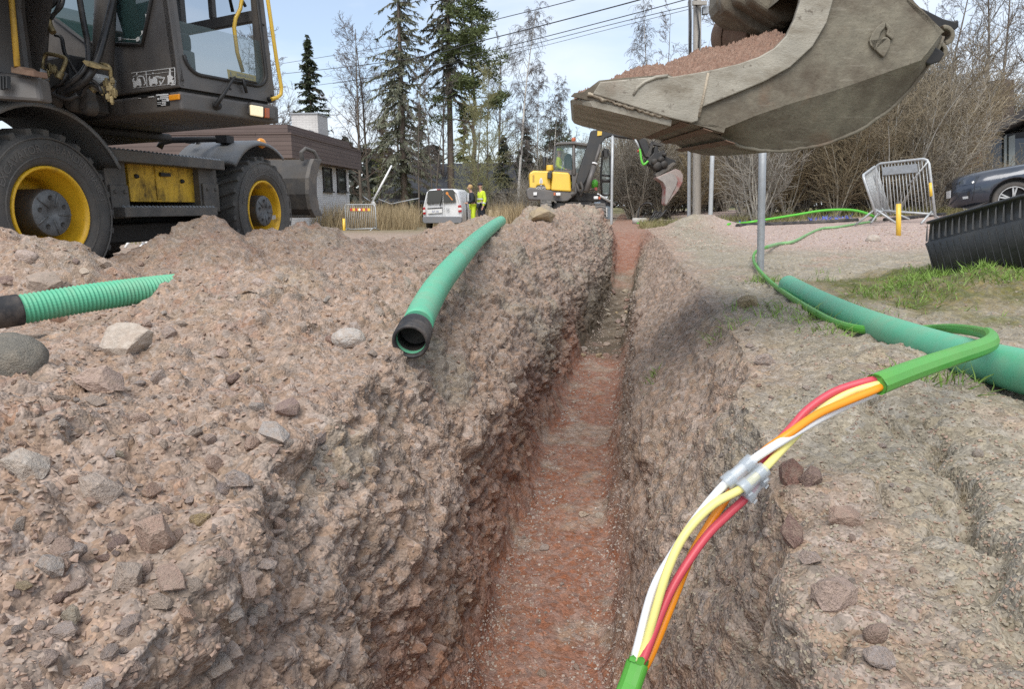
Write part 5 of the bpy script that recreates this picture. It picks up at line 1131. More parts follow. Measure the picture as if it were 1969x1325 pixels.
slab('cab_platform', ((1000, 640), (1240, 640), (1690, 700), (1690, 800), (1600, 860), (1300, 850), (1000, 850)), M['dark'], 22.7, 1.3, bevel=.04)
# cab: posts, roof, glass
b = MB()
def bar(pts, r, d, z=zb2, mb=None): (mb or b).tube([at(*z(*q), d) for q in pts], r, 6)
for dd_ in (22.5, 23.6):
    bar(((408, 590), (400, 560), (412, 375), (435, 350)), .04, dd_); bar(((582, 640), (578, 500), (578, 350)), .06 if dd_ < 23 else .04, dd_); bar(((690, 560), (705, 370)), .04, dd_)
b.prism([at(*zb2(*q), 22.4) for q in ((410, 372), (425, 348), (455, 340), (575, 335), (690, 352), (715, 362), (712, 378), (575, 358), (440, 362))], (0, 1.35, 0))
b.prism([at(*zb2(*q), 22.45) for q in ((395, 592), (560, 596), (560, 640), (395, 625))], (0, 1.2, 0)); b.prism([at(*zb2(*q), 22.5) for q in ((560, 590), (690, 560), (700, 760), (560, 770))], (0, .1, 0))
b.build('cab_frame', M['charcoal'], mx_, bevel=.015)
b = MB(); b.add([at(*zb2(*q), 22.47) for q in ((408, 590), (404, 555), (416, 380), (440, 360), (562, 360), (562, 592))], [tuple(range(6))]); b.add([at(*zb2(*q), 22.5) for q in ((600, 372), (690, 380), (680, 600), (600, 620))], [(0, 1, 2, 3)]); b.build('cab_window', M['glass'], mx_)
b = MB(); q = at(*zb2(577, 334), 22.9); b.lathe([(.07, 0), (.07, .09), (.05, .12), (0, .12)], q, ZZ, 14); b.build('beacon', M['red_lens'], mx_)
b = MB(); b.prism([at(*zb2(*q), 22.95) for q in ((500, 640), (495, 470), (520, 440), (560, 450), (575, 640))], (0, .4, 0)); b.build('seat', M['seat'], mx_, bevel=.05)
# open door on the right
b = MB(); loop = [(830, 815), (822, 640), (838, 430), (860, 405), (885, 412), (905, 480), (912, 640), (905, 800), (890, 822)]; P = [at(*zb2(*q), 22.3) for q in loop]; b.tube(P+[P[0]], .035, 6); b.tube([at(*zb2(*q), 22.3) for q in ((828, 690), (910, 690))], .05, 6); b.tube([at(*zb2(*q), 22.3) for q in ((828, 640), (910, 645))], .03, 6)
dd2 = b.build('cab_door', M['black'], mx_)
b = MB(); b.add([at(*zb2(*q), 22.31) for q in loop], [tuple(range(len(loop)))]); b.build('door_glass', M['glass'], dd2)
slab('mirror', ((845, 410), (885, 412), (885, 485), (850, 485)), M['black'], 22.2, .1, zb2, bevel=.02)
b = MB(); q = at(*za(1570, 470), 22.6); b.tube([q-ZZ*.14, q+ZZ*.06, q+ZZ*.13], [.11, .11, .05], 12); b.build('jerrycan', M['duct_bright'], mx_); slab('red_tag', ((1568, 545), (1625, 545), (1620, 612), (1575, 600)), M['red_paint'], 22.4, .06)
# undercarriage
slab('undercarriage', ((700, 850), (1520, 850), (1520, 1000), (700, 1000)), M['dark'], 22.5, 1.5, bevel=.03)
for pl in (((430, 805), (450, 795), (720, 815), (770, 850), (760, 880), (730, 870), (715, 840), (460, 820), (445, 900), (430, 900)), ((1270, 895), (1440, 905), (1480, 880), (1755, 895), (1755, 915), (1500, 905), (1450, 940), (1270, 920))): slab('mudguard', pl, M['grime'], 22.3, .5)
slab('axle_block', ((450, 850), (700, 850), (740, 1080), (640, 1080), (640, 920), (450, 910)), M['black'], 22.6, 1.2)
for (cx, cy_, d0) in ((540, 1120, 22.4), (1665, 1170, 22.3)):
    q = at(*za(cx, cy_), d0); b = MB(); rr_ = .42
    b.lathe([(.2, 0), (rr_-.06, .0), (rr_, .05), (rr_, .3), (rr_-.06, .36), (.2, .36)], q-RT*.18, RT, 30)
    for i in range(22):
        a = 2*PI*i/22; c_ = q+Vector((0, math.cos(a)*(rr_+.005), math.sin(a)*(rr_+.005)))
        b.cbox((0, 0, 0), (.17, .06, .035), 0, Matrix.Translation(c_-RT*.09) @ Matrix.Rotation(a-PI/2, 4, 'X') @ Matrix.Rotation(.35, 4, 'Z')); b.cbox((0, 0, 0), (.17, .06, .035), 0, Matrix.Translation(c_+RT*.09) @ Matrix.Rotation(a-PI/2+.14, 4, 'X') @ Matrix.Rotation(-.35, 4, 'Z'))
    b.build('wheel', M['rubber_light'], mx_)
# boom, arm, bucket
slab('boom', ((600, 700), (640, 560), (715, 330), (735, 240), (800, 226), (925, 262), (1010, 240), (1170, 262), (1180, 320), (1010, 300), (925, 285), (862, 305), (835, 350), (690, 690), (640, 765)), M['black'], 22.0, .28, zb2, bevel=.03)
slab('warning_decal', ((793, 240), (833, 245), (830, 278), (790, 285)), M['yellow_clean'], 21.97, .04, zb2)
b = MB(); A, B_ = at(*zb2(690, 790), 21.9), at(*zb2(820, 365), 21.9); b.tube([A, A.lerp(B_, .55)], .085, 12); b.tube([A.lerp(B_, .5), B_], .05, 10); b.tube([A.lerp(B_, .58), A.lerp(B_, .61)], .095, 12, 1); b.build('boom_cylinder', [M['charcoal'], M['white']], mx_)
b = MB(); 
for pts in (((600, 710), (620, 780), (650, 800)), ((640, 700), (660, 760), (640, 830)), ((590, 740), (600, 800), (560, 830))): bar(pts, .05, 21.95)
b.build('swing_bracket', M['dark'], mx_)
slab('arm', ((1160, 322), (1172, 300), (1235, 318), (1262, 400), (1240, 482), (1222, 470), (1200, 420)), M['black'], 22.0, .25, zb2, bevel=.02)
slab('arm_link', ((1230, 470), (1285, 340), (1300, 338), (1262, 480)), M['dark'], 21.95, .3, zb2); slab('arm_link', ((1290, 330), (1370, 362), (1370, 378), (1285, 360)), M['dark'], 21.95, .3, zb2)
slab('tilt_rotator', ((1240, 500), (1300, 440), (1310, 380), (1335, 378), (1345, 430), (1400, 410), (1402, 465), (1450, 490), (1495, 505), (1500, 530), (1420, 590), (1330, 605), (1300, 570), (1262, 545)), M['black'], 21.85, .5, zb2, bevel=.02)
b = MB(); 
for (x, y, r_) in ((1330, 560, .14), (1385, 545, .12), (1300, 520, .10), (1390, 455, .06), (1360, 500, .1)): b.lathe([(r_, 0), (r_, .12), (r_*.6, .16), (0, .16)], at(*zb2(x, y), 21.85), (0, -1, 0), 14)
b.build('rotator_gear', M['dark'], mx_)
b = MB(); b.tube(spline([at(*zb2(*q), 21.8) for q in ((1172, 405), (1180, 440), (1188, 500), (1205, 542), (1225, 535), (1248, 512))], 5), .035, 8); b.build('green_hose', M['duct_bright'], mx_)
b = MB(); b.tube([at(*zb2(*q), 21.85) for q in ((1125, 310), (1150, 350), (1172, 405))], .03, 8, 0); b.tube([at(*zb2(*q), 21.83) for q in ((1152, 418), (1165, 425))], .045, 8, 1); b.tube([at(*zb2(*q), 21.83) for q in ((1112, 298), (1126, 306))], .045, 8, 1); b.build('arm_hose', [M['galv'], M['red_paint']], mx_)
slab('hitch_plate', ((1312, 632), (1330, 615), (1480, 520), (1500, 535), (1440, 590), (1325, 660)), M['grime'], 21.8, .4, zb2, bevel=.015)
M['red_worn'] = mat('worn_red_bucket_paint', (.36, .12, .11), .6, var=.2, vscale=6, dirt=(.36, .32, .29), dfac=.9, dscale=3, dlo=.35, dhi=.55)
bb_ = slab('digging_bucket', ((1320, 660), (1500, 582), (1540, 598), (1566, 640), (1562, 700), (1520, 780), (1470, 840), (1415, 915), (1400, 900), (1408, 760), (1385, 705), (1340, 680)), M['red_worn'], 21.75, .55, zb2, bevel=.02)
M['bucket_grey'] = mat('scraped_grey_steel', (.33, .30, .28), .5, metal=.2, var=.15)
slab('side_plate', ((1335, 668), (1440, 618), (1492, 640), (1515, 690), (1500, 740), (1465, 805), (1412, 905), (1405, 890), (1412, 750), (1385, 700)), M['bucket_grey'], 21.72, .04, zb2)

# ------------------------------------------------------------------ dark car on the right
aC = math.radians(-27); eC = Vector((math.cos(aC), math.sin(aC), 0)); nC = Vector((-math.sin(aC), math.cos(aC), 0))
WC = at(1949, 383, 11.9); CZ = WC.z-.315
CARO = WC-eC*.92+nC*.80; CARO.z = CZ
TK = frame(CARO, eC, nC)
car = thing('dark_car', 'dark blue-grey car with silver five-spoke wheels, nose showing at the right edge', 'car', CARO)
M['carpaint'] = mat('dark_blue_paint', (.030, .040, .060), .22, metal=.35, coat=.8, dirt=(.18, .16, .14), dfac=.18, dscale=2)
M['carblack'] = mat('black_trim', (.018, .018, .02), .55)
def cring(x, w, zb, zt, ws, zs):
    arch = 0
    for xc_ in (.92, 3.50):
        if abs(x-xc_) < .365: arch = max(arch, .315+math.sqrt(.365**2-(x-xc_)**2))
    zl = max(zb+.10, arch); 
    z1 = max(zl, .42); z2 = max(zl+.02, .58)
    h = [(0, zb), (w-.22, zb), (w-.20, max(zb+.02, arch)), (w-.015, zl), (w, max(z1, zl+.004)), (w+.005, max(z2, zl+.01)), (w-.015, max(zs-.05, zl+.03)), (ws+(w-ws)*.45, max(zs+(zt-zs)*.45, zl+.04)), (ws, zt-.02), (ws*.55, zt), (0, zt+.008)]
    P = [Vector((x, -a, z)) for a, z in h]+[Vector((x, a, z)) for a, z in h[::-1][1:-1]]
    return P
XS = [0, .02, .06, .12, .2, .32, .45, .50, .555, .56, .60, .66, .72, .80, .88, .96, 1.04, 1.12, 1.18, 1.24, 1.28, 1.284, 1.34, 1.45, 1.6, 1.8, 2.1, 2.5, 3.0, 3.13, 3.2, 3.3, 3.4, 3.5, 3.6, 3.7, 3.8, 3.86, 3.95, 4.2, 4.4]
ip = lambda x, a, b_: float(np.interp(x, a, b_))
b = MB(TK); rings = []
for x in XS:
    rings.append(cring(x, ip(x, [0, .05, .15, .35, .7, 1.0, 3.8, 4.4], [.60, .70, .78, .845, .875, .88, .88, .75]), ip(x, [0, .1, .4, 4, 4.4], [.22, .17, .165, .17, .3]),
                       ip(x, [0, .04, .12, .3, .6, .9, 1.2, 1.35, 2.1, 3.0, 4.0, 4.4], [.64, .69, .735, .79, .855, .905, .95, .985, 1.40, 1.45, 1.15, .95]), ip(x, [0, .1, .4, 1.2, 1.5, 2.1, 3.2, 4.4], [.45, .56, .68, .74, .70, .60, .60, .55]), ip(x, [0, .1, .4, .9, 1.5, 4.4], [.55, .62, .70, .80, .88, .86])))
b.loft(rings); body = b.build('body', M['carpaint'], car)
b = MB(TK); b.box((.5, -.70, .2), (1.34, .70, .72)); b.build('wheel_well', M['carblack'], car)
for xx in (.92, 3.50):
    for s_ in (-1, 1):
        wt = thing('wheel', None, None); wt.parent = car
        O_ = Vector((xx, s_*.80, .315)); A_ = Vector((0, s_, 0))
        b = MB(TK); b.lathe([(.215, -.19), (.29, -.19), (.312, -.16), (.316, -.10), (.312, -.02), (.29, .012), (.25, .012), (.222, .0), (.215, -.03)], O_, A_, 44); b.build('tyre', M['rubber'], wt)
        b = MB(TK); b.lathe([(.222, -.02), (.222, .004), (.212, .004), (.205, -.02), (.19, -.10), (.12, -.12), (0, -.12)], O_, A_, 40, 1); b.lathe([(.222, -.01), (.222, .006), (.208, .006), (.204, -.015)], O_, A_, 40, 0)
        b.lathe([(.05, -.06), (.05, -.006), (.035, .0), (0, .0)], O_, A_, 24, 0)
        ex_ = Vector((1, 0, 0)); ez_ = Vector((0, 0, 1))
        for i in range(5):
            for dk in (-.10, .10):
                a = PI/2+2*PI*i/5; d1 = ex_*math.cos(a+dk*.3)+ez_*math.sin(a+dk*.3); d2_ = ex_*math.cos(a+dk*1.35)+ez_*math.sin(a+dk*1.35); tn = ex_*-math.sin(a)+ez_*math.cos(a)
                b.prism([O_+d1*.03-tn*.012-A_*.012, O_+d1*.03+tn*.012-A_*.012, O_+d2_*.212+tn*.013-A_*.004, O_+d2_*.212-tn*.013-A_*.004], A_*-.03, 0)
        b.build('rim', [M['galv'], M['carblack']], wt)
def ck(zx, zy, off): # point on the near side seen at zoom coords, off = local y
    px, py = 1815+zx/7.364, 230+zy/7.364
    return TKi @ onpl(px, py, TK @ Vector((0, off, 0)), nC)
TKi = TK.inverted()
def snap(poly, lift=.006):
    out = []
    dg = bpy.context.evaluated_depsgraph_get()
    inv = wmat(body).inverted()
    for (zx, zy) in poly:
        r = ray(1815+zx/7.364, 230+zy/7.364).normalized(); ok, loc, nr, _ = body.ray_cast(inv @ CAM, inv.to_3x3() @ r)
        w_ = (wmat(body) @ loc) if ok else TK @ ck(zx, zy, -.85)
        out.append(w_-r*lift)
    return out
bpy.context.view_layer.update()
def decal(name, poly, m, lift=.006, th=.0):
    P = snap(poly, lift); b = MB(); b.add(P, [tuple(range(len(P)))]); c_ = sum(P, Vector())/len(P); b.prism([p for p in P], (c_-CAM).normalized()*.012); return b.build(name, m, car)
decal('headlamp', ((205, 905), (250, 850), (330, 810), (400, 790), (480, 800), (430, 880), (400, 905), (300, 925), (215, 935)), M['glass_dark'])
decal('headlamp_lens', ((395, 880), (425, 862), (432, 885), (405, 905)), M['lamp_clear'], .012)
decal('fog_lamp_recess', ((165, 1030), (370, 1015), (365, 1110), (300, 1130), (200, 1130)), M['carblack'])
decal('fog_lamp', ((265, 1090), (345, 1080), (345, 1115), (270, 1125)), M['galv'], .012)
decal('lower_spoiler', ((180, 1165), (630, 1150), (625, 1240), (420, 1275), (210, 1240)), mat('grey_spoiler', (.06, .058, .058), .6), .006)
decal('grille', ((100, 940), (190, 890), (160, 960), (95, 990)), M['carblack'], .008)
b = MB(); P = snap(((45, 1015), (98, 1000), (96, 1105), (45, 1115)), .03); b.prism(P, FW*.02); b.build('number_plate', M['white'], car)
b = MB(TK); b.add([(1.30, -.66, .985), (1.30, .66, .985), (2.05, .55, 1.40), (2.05, -.55, 1.40)], [(0, 1, 2, 3)]); b.build('windscreen', M['glass_dark'], car)
b = MB(); P = snap(((455, 905), (455, 1150)), .004); 
P = snap(((500, 795), (470, 850), (440, 905), (430, 1000), (400, 1150)), .003); b.tube(P, .004, 4); b.build('panel_gap', M['carblack'], car)

# ------------------------------------------------------------------ houses
def brick_mat(name, c1, c2, mortar, scale, bw=.25, bh=.065):
    m = D.materials.new(name); m.use_nodes = True; N, L = m.node_tree.nodes, m.node_tree.links; p = N['Principled BSDF']; p.inputs['Roughness'].default_value = .9
    g = N.new('ShaderNodeNewGeometry'); sx = N.new('ShaderNodeSeparateXYZ'); L.new(g.outputs['Position'], sx.inputs[0]); ad = N.new('ShaderNodeMath'); ad.operation = 'ADD'; L.new(sx.outputs[0], ad.inputs[0]); L.new(sx.outputs[1], ad.inputs[1])
    cx = N.new('ShaderNodeCombineXYZ'); L.new(ad.outputs[0], cx.inputs[0]); L.new(sx.outputs[2], cx.inputs[1])
    br = N.new('ShaderNodeTexBrick'); br.inputs['Color1'].default_value = c1+(1,); br.inputs['Color2'].default_value = c2+(1,); br.inputs['Mortar'].default_value = mortar+(1,); br.inputs['Scale'].default_value = scale; br.inputs['Brick Width'].default_value = bw; br.inputs['Row Height'].default_value = bh; br.inputs['Mortar Size'].default_value = .008
    L.new(cx.outputs[0], br.inputs['Vector'])
    nz_ = N.new('ShaderNodeTexNoise'); nz_.inputs['Scale'].default_value = 1.5; nz_.inputs['Detail'].default_value = 6; L.new(g.outputs['Position'], nz_.inputs['Vector'])
    mr = N.new('ShaderNodeMapRange'); mr.inputs['To Min'].default_value = .82; mr.inputs['To Max'].default_value = 1.15; L.new(nz_.outputs[0], mr.inputs['Value'])
    h = N.new('ShaderNodeHueSaturation'); L.new(br.outputs[0], h.inputs['Color']); L.new(mr.outputs[0], h.inputs['Value']); L.new(h.outputs[0], p.inputs['Base Color'])
    return m
M['white_brick'] = brick_mat('white_brick', (.82, .80, .78), (.76, .74, .72), (.55, .54, .53), 1.0, .27, .075)
M['chimney_brick'] = brick_mat('grey_white_brick', (.60, .58, .56), (.54, .52, .50), (.38, .37, .36), 1.0, .27, .075)
M['fascia'] = brick_mat('brown_timber_boards', (.15, .112, .10), (.125, .092, .082), (.05, .036, .032), 1.0, 6.0, .14)
M['tile_roof'] = brick_mat('dark_roof_tiles', (.052, .055, .062), (.04, .043, .05), (.014, .014, .016), 1.0, 3.0, .33)
M['dark_trim'] = mat('dark_window_trim', (.02, .016, .014), .5)
hA = at(562, 303, 22.6); hB = at(695, 322, 30.0); hB.z = hA.z
dR_ = (hB-hA); dR_.z = 0; dR_.normalize(); dL_ = Vector((dR_.y*-1, dR_.x, 0)); 
if dL_.x > 0: dL_ = -dL_
TH_ = frame(Vector((hA.x, hA.y, 0)), dR_, dL_)     # x along the right end, y along the front to the left
THi = TH_.inverted(); HL = (Vector((hB.x, hB.y, 0))-Vector((hA.x, hA.y, 0))).length
hs_ = thing('brick_house', 'flat-roofed white brick house with wide dark brown timber fascia and chimney', 'house', TH_ @ Vector((HL/2, 4, -.5)))
zf0 = hA.z; zf1 = at(562, 258, 22.6).z
b = MB(TH_); b.box((0, 0, zf0), (HL, 11, zf1)); b.box((-.03, -.03, zf1), (HL+.03, 11.03, zf1+.06)); rf = b.build('roof', M['fascia'], hs_)
b = MB(TH_); b.box((.7, .55, -.8), (HL-.15, 10.4, zf0)); b.build('wall', M['white_brick'], hs_)
b = MB(TH_); b.box((HL*.35, 1.2, zf1+.06), (HL+2.2, 9.5, zf1+.62)); b.build('upper_roof', M['fascia'], hs_)
b = MB(TH_); b.box((HL-.15, 1.3, -.8), (HL+1.8, 9.0, zf1)); b.build('rear_wall', M['white_brick'], hs_)
def hpt(px, py, y=.55): return THi @ onpl(px, py, TH_ @ Vector((0, y, 0)), dL_)
for (x0, x1, y0, y1) in ((619, 636, 322, 367), (646, 663, 325, 368)):
    P = [hpt(x0, y0), hpt(x1, y0), hpt(x1, y1), hpt(x0, y1)]; xa, xb = P[0].x, P[1].x; z0, z1 = (P[2].z+P[3].z)/2, (P[0].z+P[1].z)/2
    b = MB(TH_)
    for (u0, u1, v0, v1) in ((xa, xa+.12, z0, z1), (xb-.12, xb, z0, z1), (xa, xb, z0, z0+.08), (xa, xb, z1-.08, z1)): b.box((u0, .50, v0), (u1, .548, v1))
    w_ = b.build('window', M['dark_trim'], hs_); b = MB(TH_); b.box((xa+.1, .52, z0+.06), (xb-.1, .545, z1-.06)); b.build('pane', M['glass_dark'], w_)
    b = MB(TH_); b.box((xa-.05, .44, z0-.06), (xb+.05, .56, z0)); b.build('sill', M['dark_trim'], w_)
P = [hpt(613, 275, 2.2), hpt(651, 275, 2.2)]; zc1 = hpt(630, 226, 2.2).z
b = MB(TH_); b.box((P[0].x, 2.2, zf1+.03), (P[0].x+1.3, 3.4, zc1)); b.box((P[0].x-.6, 2.4, zf1+.03), (P[0].x, 3.3, zf1+1.0)); b.build('chimney', M['chimney_brick'], rf)
b = MB(TH_); b.box((P[0].x-.04, 2.16, zc1), (P[0].x+1.34, 3.44, zc1+.06)); b.build('chimney_cap', M['galv_dull'], rf)
# house with a dark tiled roof behind the trees
t = thing('tiled_house', 'low house under a wide dark tiled roof behind the bare trees', 'house', at(860, 395, 52))
P0_, P1_, P2_, P3_ = at(722, 388, 46), at(1010, 388, 47), at(985, 312, 54), at(758, 316, 54)
b = MB(); b.prism([P0_, P1_, P2_, P3_], (0, .05, -.18)); b.prism([P3_, P2_, P2_+Vector((0, 6, -2.4)), P3_+Vector((0, 6, -2.4))], (0, .05, -.18)); b.build('roof', M['tile_roof'], t)
b = MB(); b.box((P0_.x+.6, P0_.y+.7, -1.2), (P1_.x-.6, P0_.y+12, P0_.z+.6)); b.build('wall', M['dark_trim'], t)
# small grey blue shed beyond the mini excavator
t = thing('garden_shed', 'small pale blue shed with white-edged gable behind the small excavator', 'shed', at(1165, 425, 27))
M['blue_boards'] = mat('pale_blue_boards', (.30, .36, .42), .7, var=.1, stretch=(12, 12, .3))
q0, q1, q2, q3 = at(1152, 428, 27), at(1178, 428, 27), at(1178, 392, 27), at(1152, 392, 27); b = MB(); b.prism([q0, q1, q2, at(1160, 380, 27), q3], (0, 2.0, 0)); b.build('wall', M['blue_boards'], t)
b = MB(); A, B_, C_ = at(1148, 373, 26.9), at(1157, 378, 26.9), at(1184, 394, 26.9); b.tube([A, B_, C_], .05, 4); b.build('verge_board', M['white'], t)
b = MB(); b.prism([at(1155, 375, 26.95), at(1183, 391, 26.95), at(1183, 396, 26.95), at(1155, 392, 26.95)], (0, 2.1, .0)); b.build('roof', M['tile_roof'], t)
b = MB(); b.prism([at(*q, 26.95) for q in ((1163, 399), (1168, 399), (1168, 417), (1163, 417))], (0, .04, 0)); b.build('window', M['white'], t)
# dark house on the right edge
t = thing('dark_house', 'dark house with low sloping eaves and glazed front behind the parked car', 'house', at(1960, 380, 20))
M['dark_wall'] = mat('dark_stained_wall', (.022, .02, .02), .6, var=.2)
b = MB(); b.prism([at(*q, 20) for q in ((1856, 420), (2250, 440), (2250, 215), (1856, 268))], (4.4, 6, 0)); b.build('wall', M['dark_wall'], t)
b = MB(); b.prism([at(*q, 19.9) for q in ((1853, 415), (1869, 415), (1869, 275), (1853, 278))], (0, .5, 0)); b.build('brick_pier', M['white_brick'], t)
b = MB(); b.prism([at(1872, 274, 18.6), at(1969, 228, 18.6), at(2260, 130, 18.6), at(2260, 112, 18.6), at(1969, 209, 18.6), at(1870, 258, 18.6)], (5.6, 8, .2)); b.build('roof', M['dark_trim'], t)
b = MB(); b.prism([at(*q, 21.5) for q in ((1918, 240), (1950, 240), (1950, 152), (1918, 152))], (0, .9, 0)); b.build('chimney', mat('brown_chimney', (.10, .075, .06), .9), t)
M['grey_frame'] = mat('grey_green_frame', (.25, .28, .27), .55)
for (x0, x1) in ((1862, 1866), (1869, 1879), (1931, 1936), (1940, 1952)):
    b = MB(); b.prism([at(*q, 19.85) for q in ((x0, 345), (x1, 345), (x1, 258), (x0, 262))], (0, .12, 0)); b.build('window_frame', M['grey_frame'], t)
for (x0, x1) in ((1879, 1931), (1952, 2020)):
    b = MB(); b.prism([at(*q, 19.9) for q in ((x0, 345), (x1, 345), (x1, 262), (x0, 266))], (0, .06, 0)); b.build('pane', M['glass_dark'], t)
fl = thing('hanging_flag', 'blue flag with yellow-edged red cross hanging by the dark house window', 'flag', at(1883, 300, 19.6))
b = MB(); q = lambda u_, v_: at(1879+u_*10.5-(1-v_)*1.0, 285+v_*34-u_*(1-v_)*3, 19.6-.05*math.sin(u_*5+v_*3))
NU, NV = 12, 18
b.add([q(i/NU, j/NV) for j in range(NV+1) for i in range(NU+1)], [(j*(NU+1)+i, j*(NU+1)+i+1, (j+1)*(NU+1)+i+1, (j+1)*(NU+1)+i) for j in range(NV) for i in range(NU)])
for k in range(len(b.f)):
    i, j = k % NU, k//NU; b.m[k] = 2 if (7 <= i <= 8 or 8 <= j <= 9) else (1 if (5 <= i <= 10 or 6 <= j <= 11) else 0)
b.build('cloth', [mat('flag_blue', (.03, .08, .32), .8), mat('flag_yellow', (.75, .50, .04), .8), mat('flag_red', (.55, .05, .03), .8)], fl)
b = MB(); b.tube([at(1877, 281, 19.7), at(1892, 280, 19.6)], .02, 6); b.build('flag_pole', M['white'], fl)

# ------------------------------------------------------------------ people
def skin_obj(name, joints, edges, m, parent, root=0, sub=1):
    bm = bmesh.new(); L_ = bm.verts.layers.skin.verify(); vs_ = []
    inv = wmat(parent).inverted() if parent else Matrix.Identity(4)
    for i, (p, r) in enumerate(joints):
        v = bm.verts.new(inv @ Vector(p)); rr_ = r if hasattr(r, '__len__') else (r, r); v[L_].radius = rr_; v[L_].use_root = (i == root); vs_.append(v)
    for a, c_ in edges: bm.edges.new((vs_[a], vs_[c_]))
    me = D.meshes.new(name); bm.to_mesh(me); bm.free(); me.materials.append(m)
    o = D.objects.new(name, me); COL.objects.link(o); 
    if parent: o.parent = parent
    s = o.modifiers.new('skin', 'SKIN'); s.use_smooth_shade = True; u_ = o.modifiers.new('sub', 'SUBSURF'); u_.levels = sub; u_.render_levels = sub
    return o
M['skin'] = mat('skin', (.52, .30, .22), .55)
M['hivis'] = mat('hi_vis_yellow', (.62, .78, .04), .7)
M['navy'] = mat('navy_cloth', (.022, .026, .038), .85)
M['reflect'] = mat('reflective_tape', (.55, .57, .57), .4)
M['blond'] = mat('blond_hair', (.46, .30, .13), .8)
def person(label, base, face, H, jacket, trousers, hair, cap, lean=0.0, arms='down', hivis_bits=False, group='workers beside the van', seated=False):
    f = Vector(face).normalized(); s = Vector((f.y, -f.x, 0)); k = H/1.8; O = Vector(base)
    p = thing('person', label, 'person', O, 0, group)
    def J(fx, sy, z): return O+(f*fx+s*sy+ZZ*z)*k+f*lean*max(z-.95, 0)*k
    hipz = .95
    if seated:
        legs = {1: [(.05, .10, .55), (.45, .12, .56), (.48, .12, .12), (.60, .12, .06)], -1: [(.05, -.10, .55), (.45, -.12, .56), (.48, -.12, .12), (.60, -.12, .06)]}; dz = -.40
    else:
        legs = {1: [(0, .10, .93), (.03, .11, .50), (-.03, .11, .09), (.13, .12, .04)], -1: [(0, -.10, .93), (.01, -.11, .50), (-.06, -.11, .09), (.10, -.12, .04)]}; dz = 0
    T = lambda a: J(a[0], a[1], a[2])
    up_ = lambda fx, sy, z: J(fx, sy, z+dz)
    if arms == 'down': arm = lambda sg: [up_(0, sg*.19, 1.42), up_(-.03, sg*.27, 1.14), up_(.06, sg*.27, .90), up_(.09, sg*.26, .82)]
    elif arms == 'front': arm = lambda sg: [up_(0, sg*.19, 1.42), up_(.02, sg*.28, 1.15), up_(.24, sg*.18, 1.06), up_(.33, sg*.14, 1.06)]
    a1, a2 = arm(1), arm(-1)
    jt = [(up_(0, 0, .97), (.15*k, .11*k)), (up_(.01, 0, 1.2), (.155*k, .11*k)), (up_(0, 0, 1.40), (.15*k, .10*k)), (up_(.01, 0, 1.50), .058*k), (up_(.03, 0, 1.58), .058*k), (up_(.035, 0, 1.66), (.082*k, .10*k)), (up_(.03, 0, 1.76), (.07*k, .085*k))]
    ed = [(0, 1), (1, 2), (2, 3), (3, 4), (4, 5), (5, 6)]
    for a in (a1, a2):
        b0 = len(jt); jt += [(a[0], .062*k), (a[1], .048*k), (a[2], .036*k), (a[3], .04*k)]; ed += [(2, b0), (b0, b0+1), (b0+1, b0+2), (b0+2, b0+3)]
    for sg in (1, -1):
        l = [T(q) for q in legs[sg]]; b0 = len(jt); jt += [(l[0], .09*k), (l[1], .06*k), (l[2], .042*k), (l[3], .04*k)]; ed += [(0, b0), (b0, b0+1), (b0+1, b0+2), (b0+2, b0+3)]
    body_ = skin_obj('body', jt, ed, M['skin'], p)
    # fingers, nose and ears as one more skin on the body
    b = MB(); hc = up_(.03, 0, 1.67); b.prism([hc+f*.10*k+ZZ*.03*k, hc+f*.125*k-ZZ*.015*k+s*.015*k, hc+f*.125*k-ZZ*.015*k-s*.015*k], f*-.03*k)
    for sg in (-1, 1): b.lathe([(.028*k, 0), (.02*k, .02*k), (0, .022*k)], hc+s*sg*.075*k, s*sg, 10)
    for a in (a1, a2):
        dr__ = (a[3]-a[2]).normalized()
        for q in range(4): b.tube([a[3]+s*(q-1.5)*.017*k, a[3]+dr__*.05*k+s*(q-1.5)*.019*k, a[3]+dr__*.085*k+f*.012*k+s*(q-1.5)*.018*k], [.010*k, .009*k, .007*k], 6)
        b.tube([a[3]+f*.03*k, a[3]+f*.05*k+dr__*.04*k], [.011*k, .008*k], 6)
    b.build('features', M['skin'], p)
    js = [(up_(0, 0, .92), (.185*k, .135*k)), (up_(.01, 0, 1.2), (.19*k, .14*k)), (up_(0, 0, 1.40), (.18*k, .125*k)), (up_(.01, 0, 1.50), .075*k)]; es = [(0, 1), (1, 2), (2, 3)]
    for a in (a1, a2):
        b0 = len(js); js += [(a[0], .085*k), (a[1], .07*k), (a[2], .055*k)]; es += [(2, b0), (b0, b0+1), (b0+1, b0+2)]
    jk = skin_obj('jacket', js, es, jacket, p)
    js = [(up_(0, 0, .98), (.165*k, .125*k))]; es = []
    for sg in (1, -1):
        l = [T(q) for q in legs[sg]]; b0 = len(js); js += [(l[0], .115*k), (l[1], .085*k), (l[2], .075*k)]; es += [(0, b0), (b0, b0+1), (b0+1, b0+2)]
    tr = skin_obj('trousers', js, es, trousers, p)
    b = MB()
    for sg in (1, -1):
        l = [T(q) for q in legs[sg]]; b.loft([[l[2]+f*x*k+s*y*k+ZZ*z*k for x, y, z in ((-.09, -.05, zz), (-.09, .05, zz), (ln_, .05, zz), (ln_+.02, 0, zz), (ln_, -.05, zz))] for zz, ln_ in ((-.09, .20), (-.04, .20), (.0, .10), (.06, .06))], 0, True)
    b.build('boots', M['black'], p, bevel=.01)
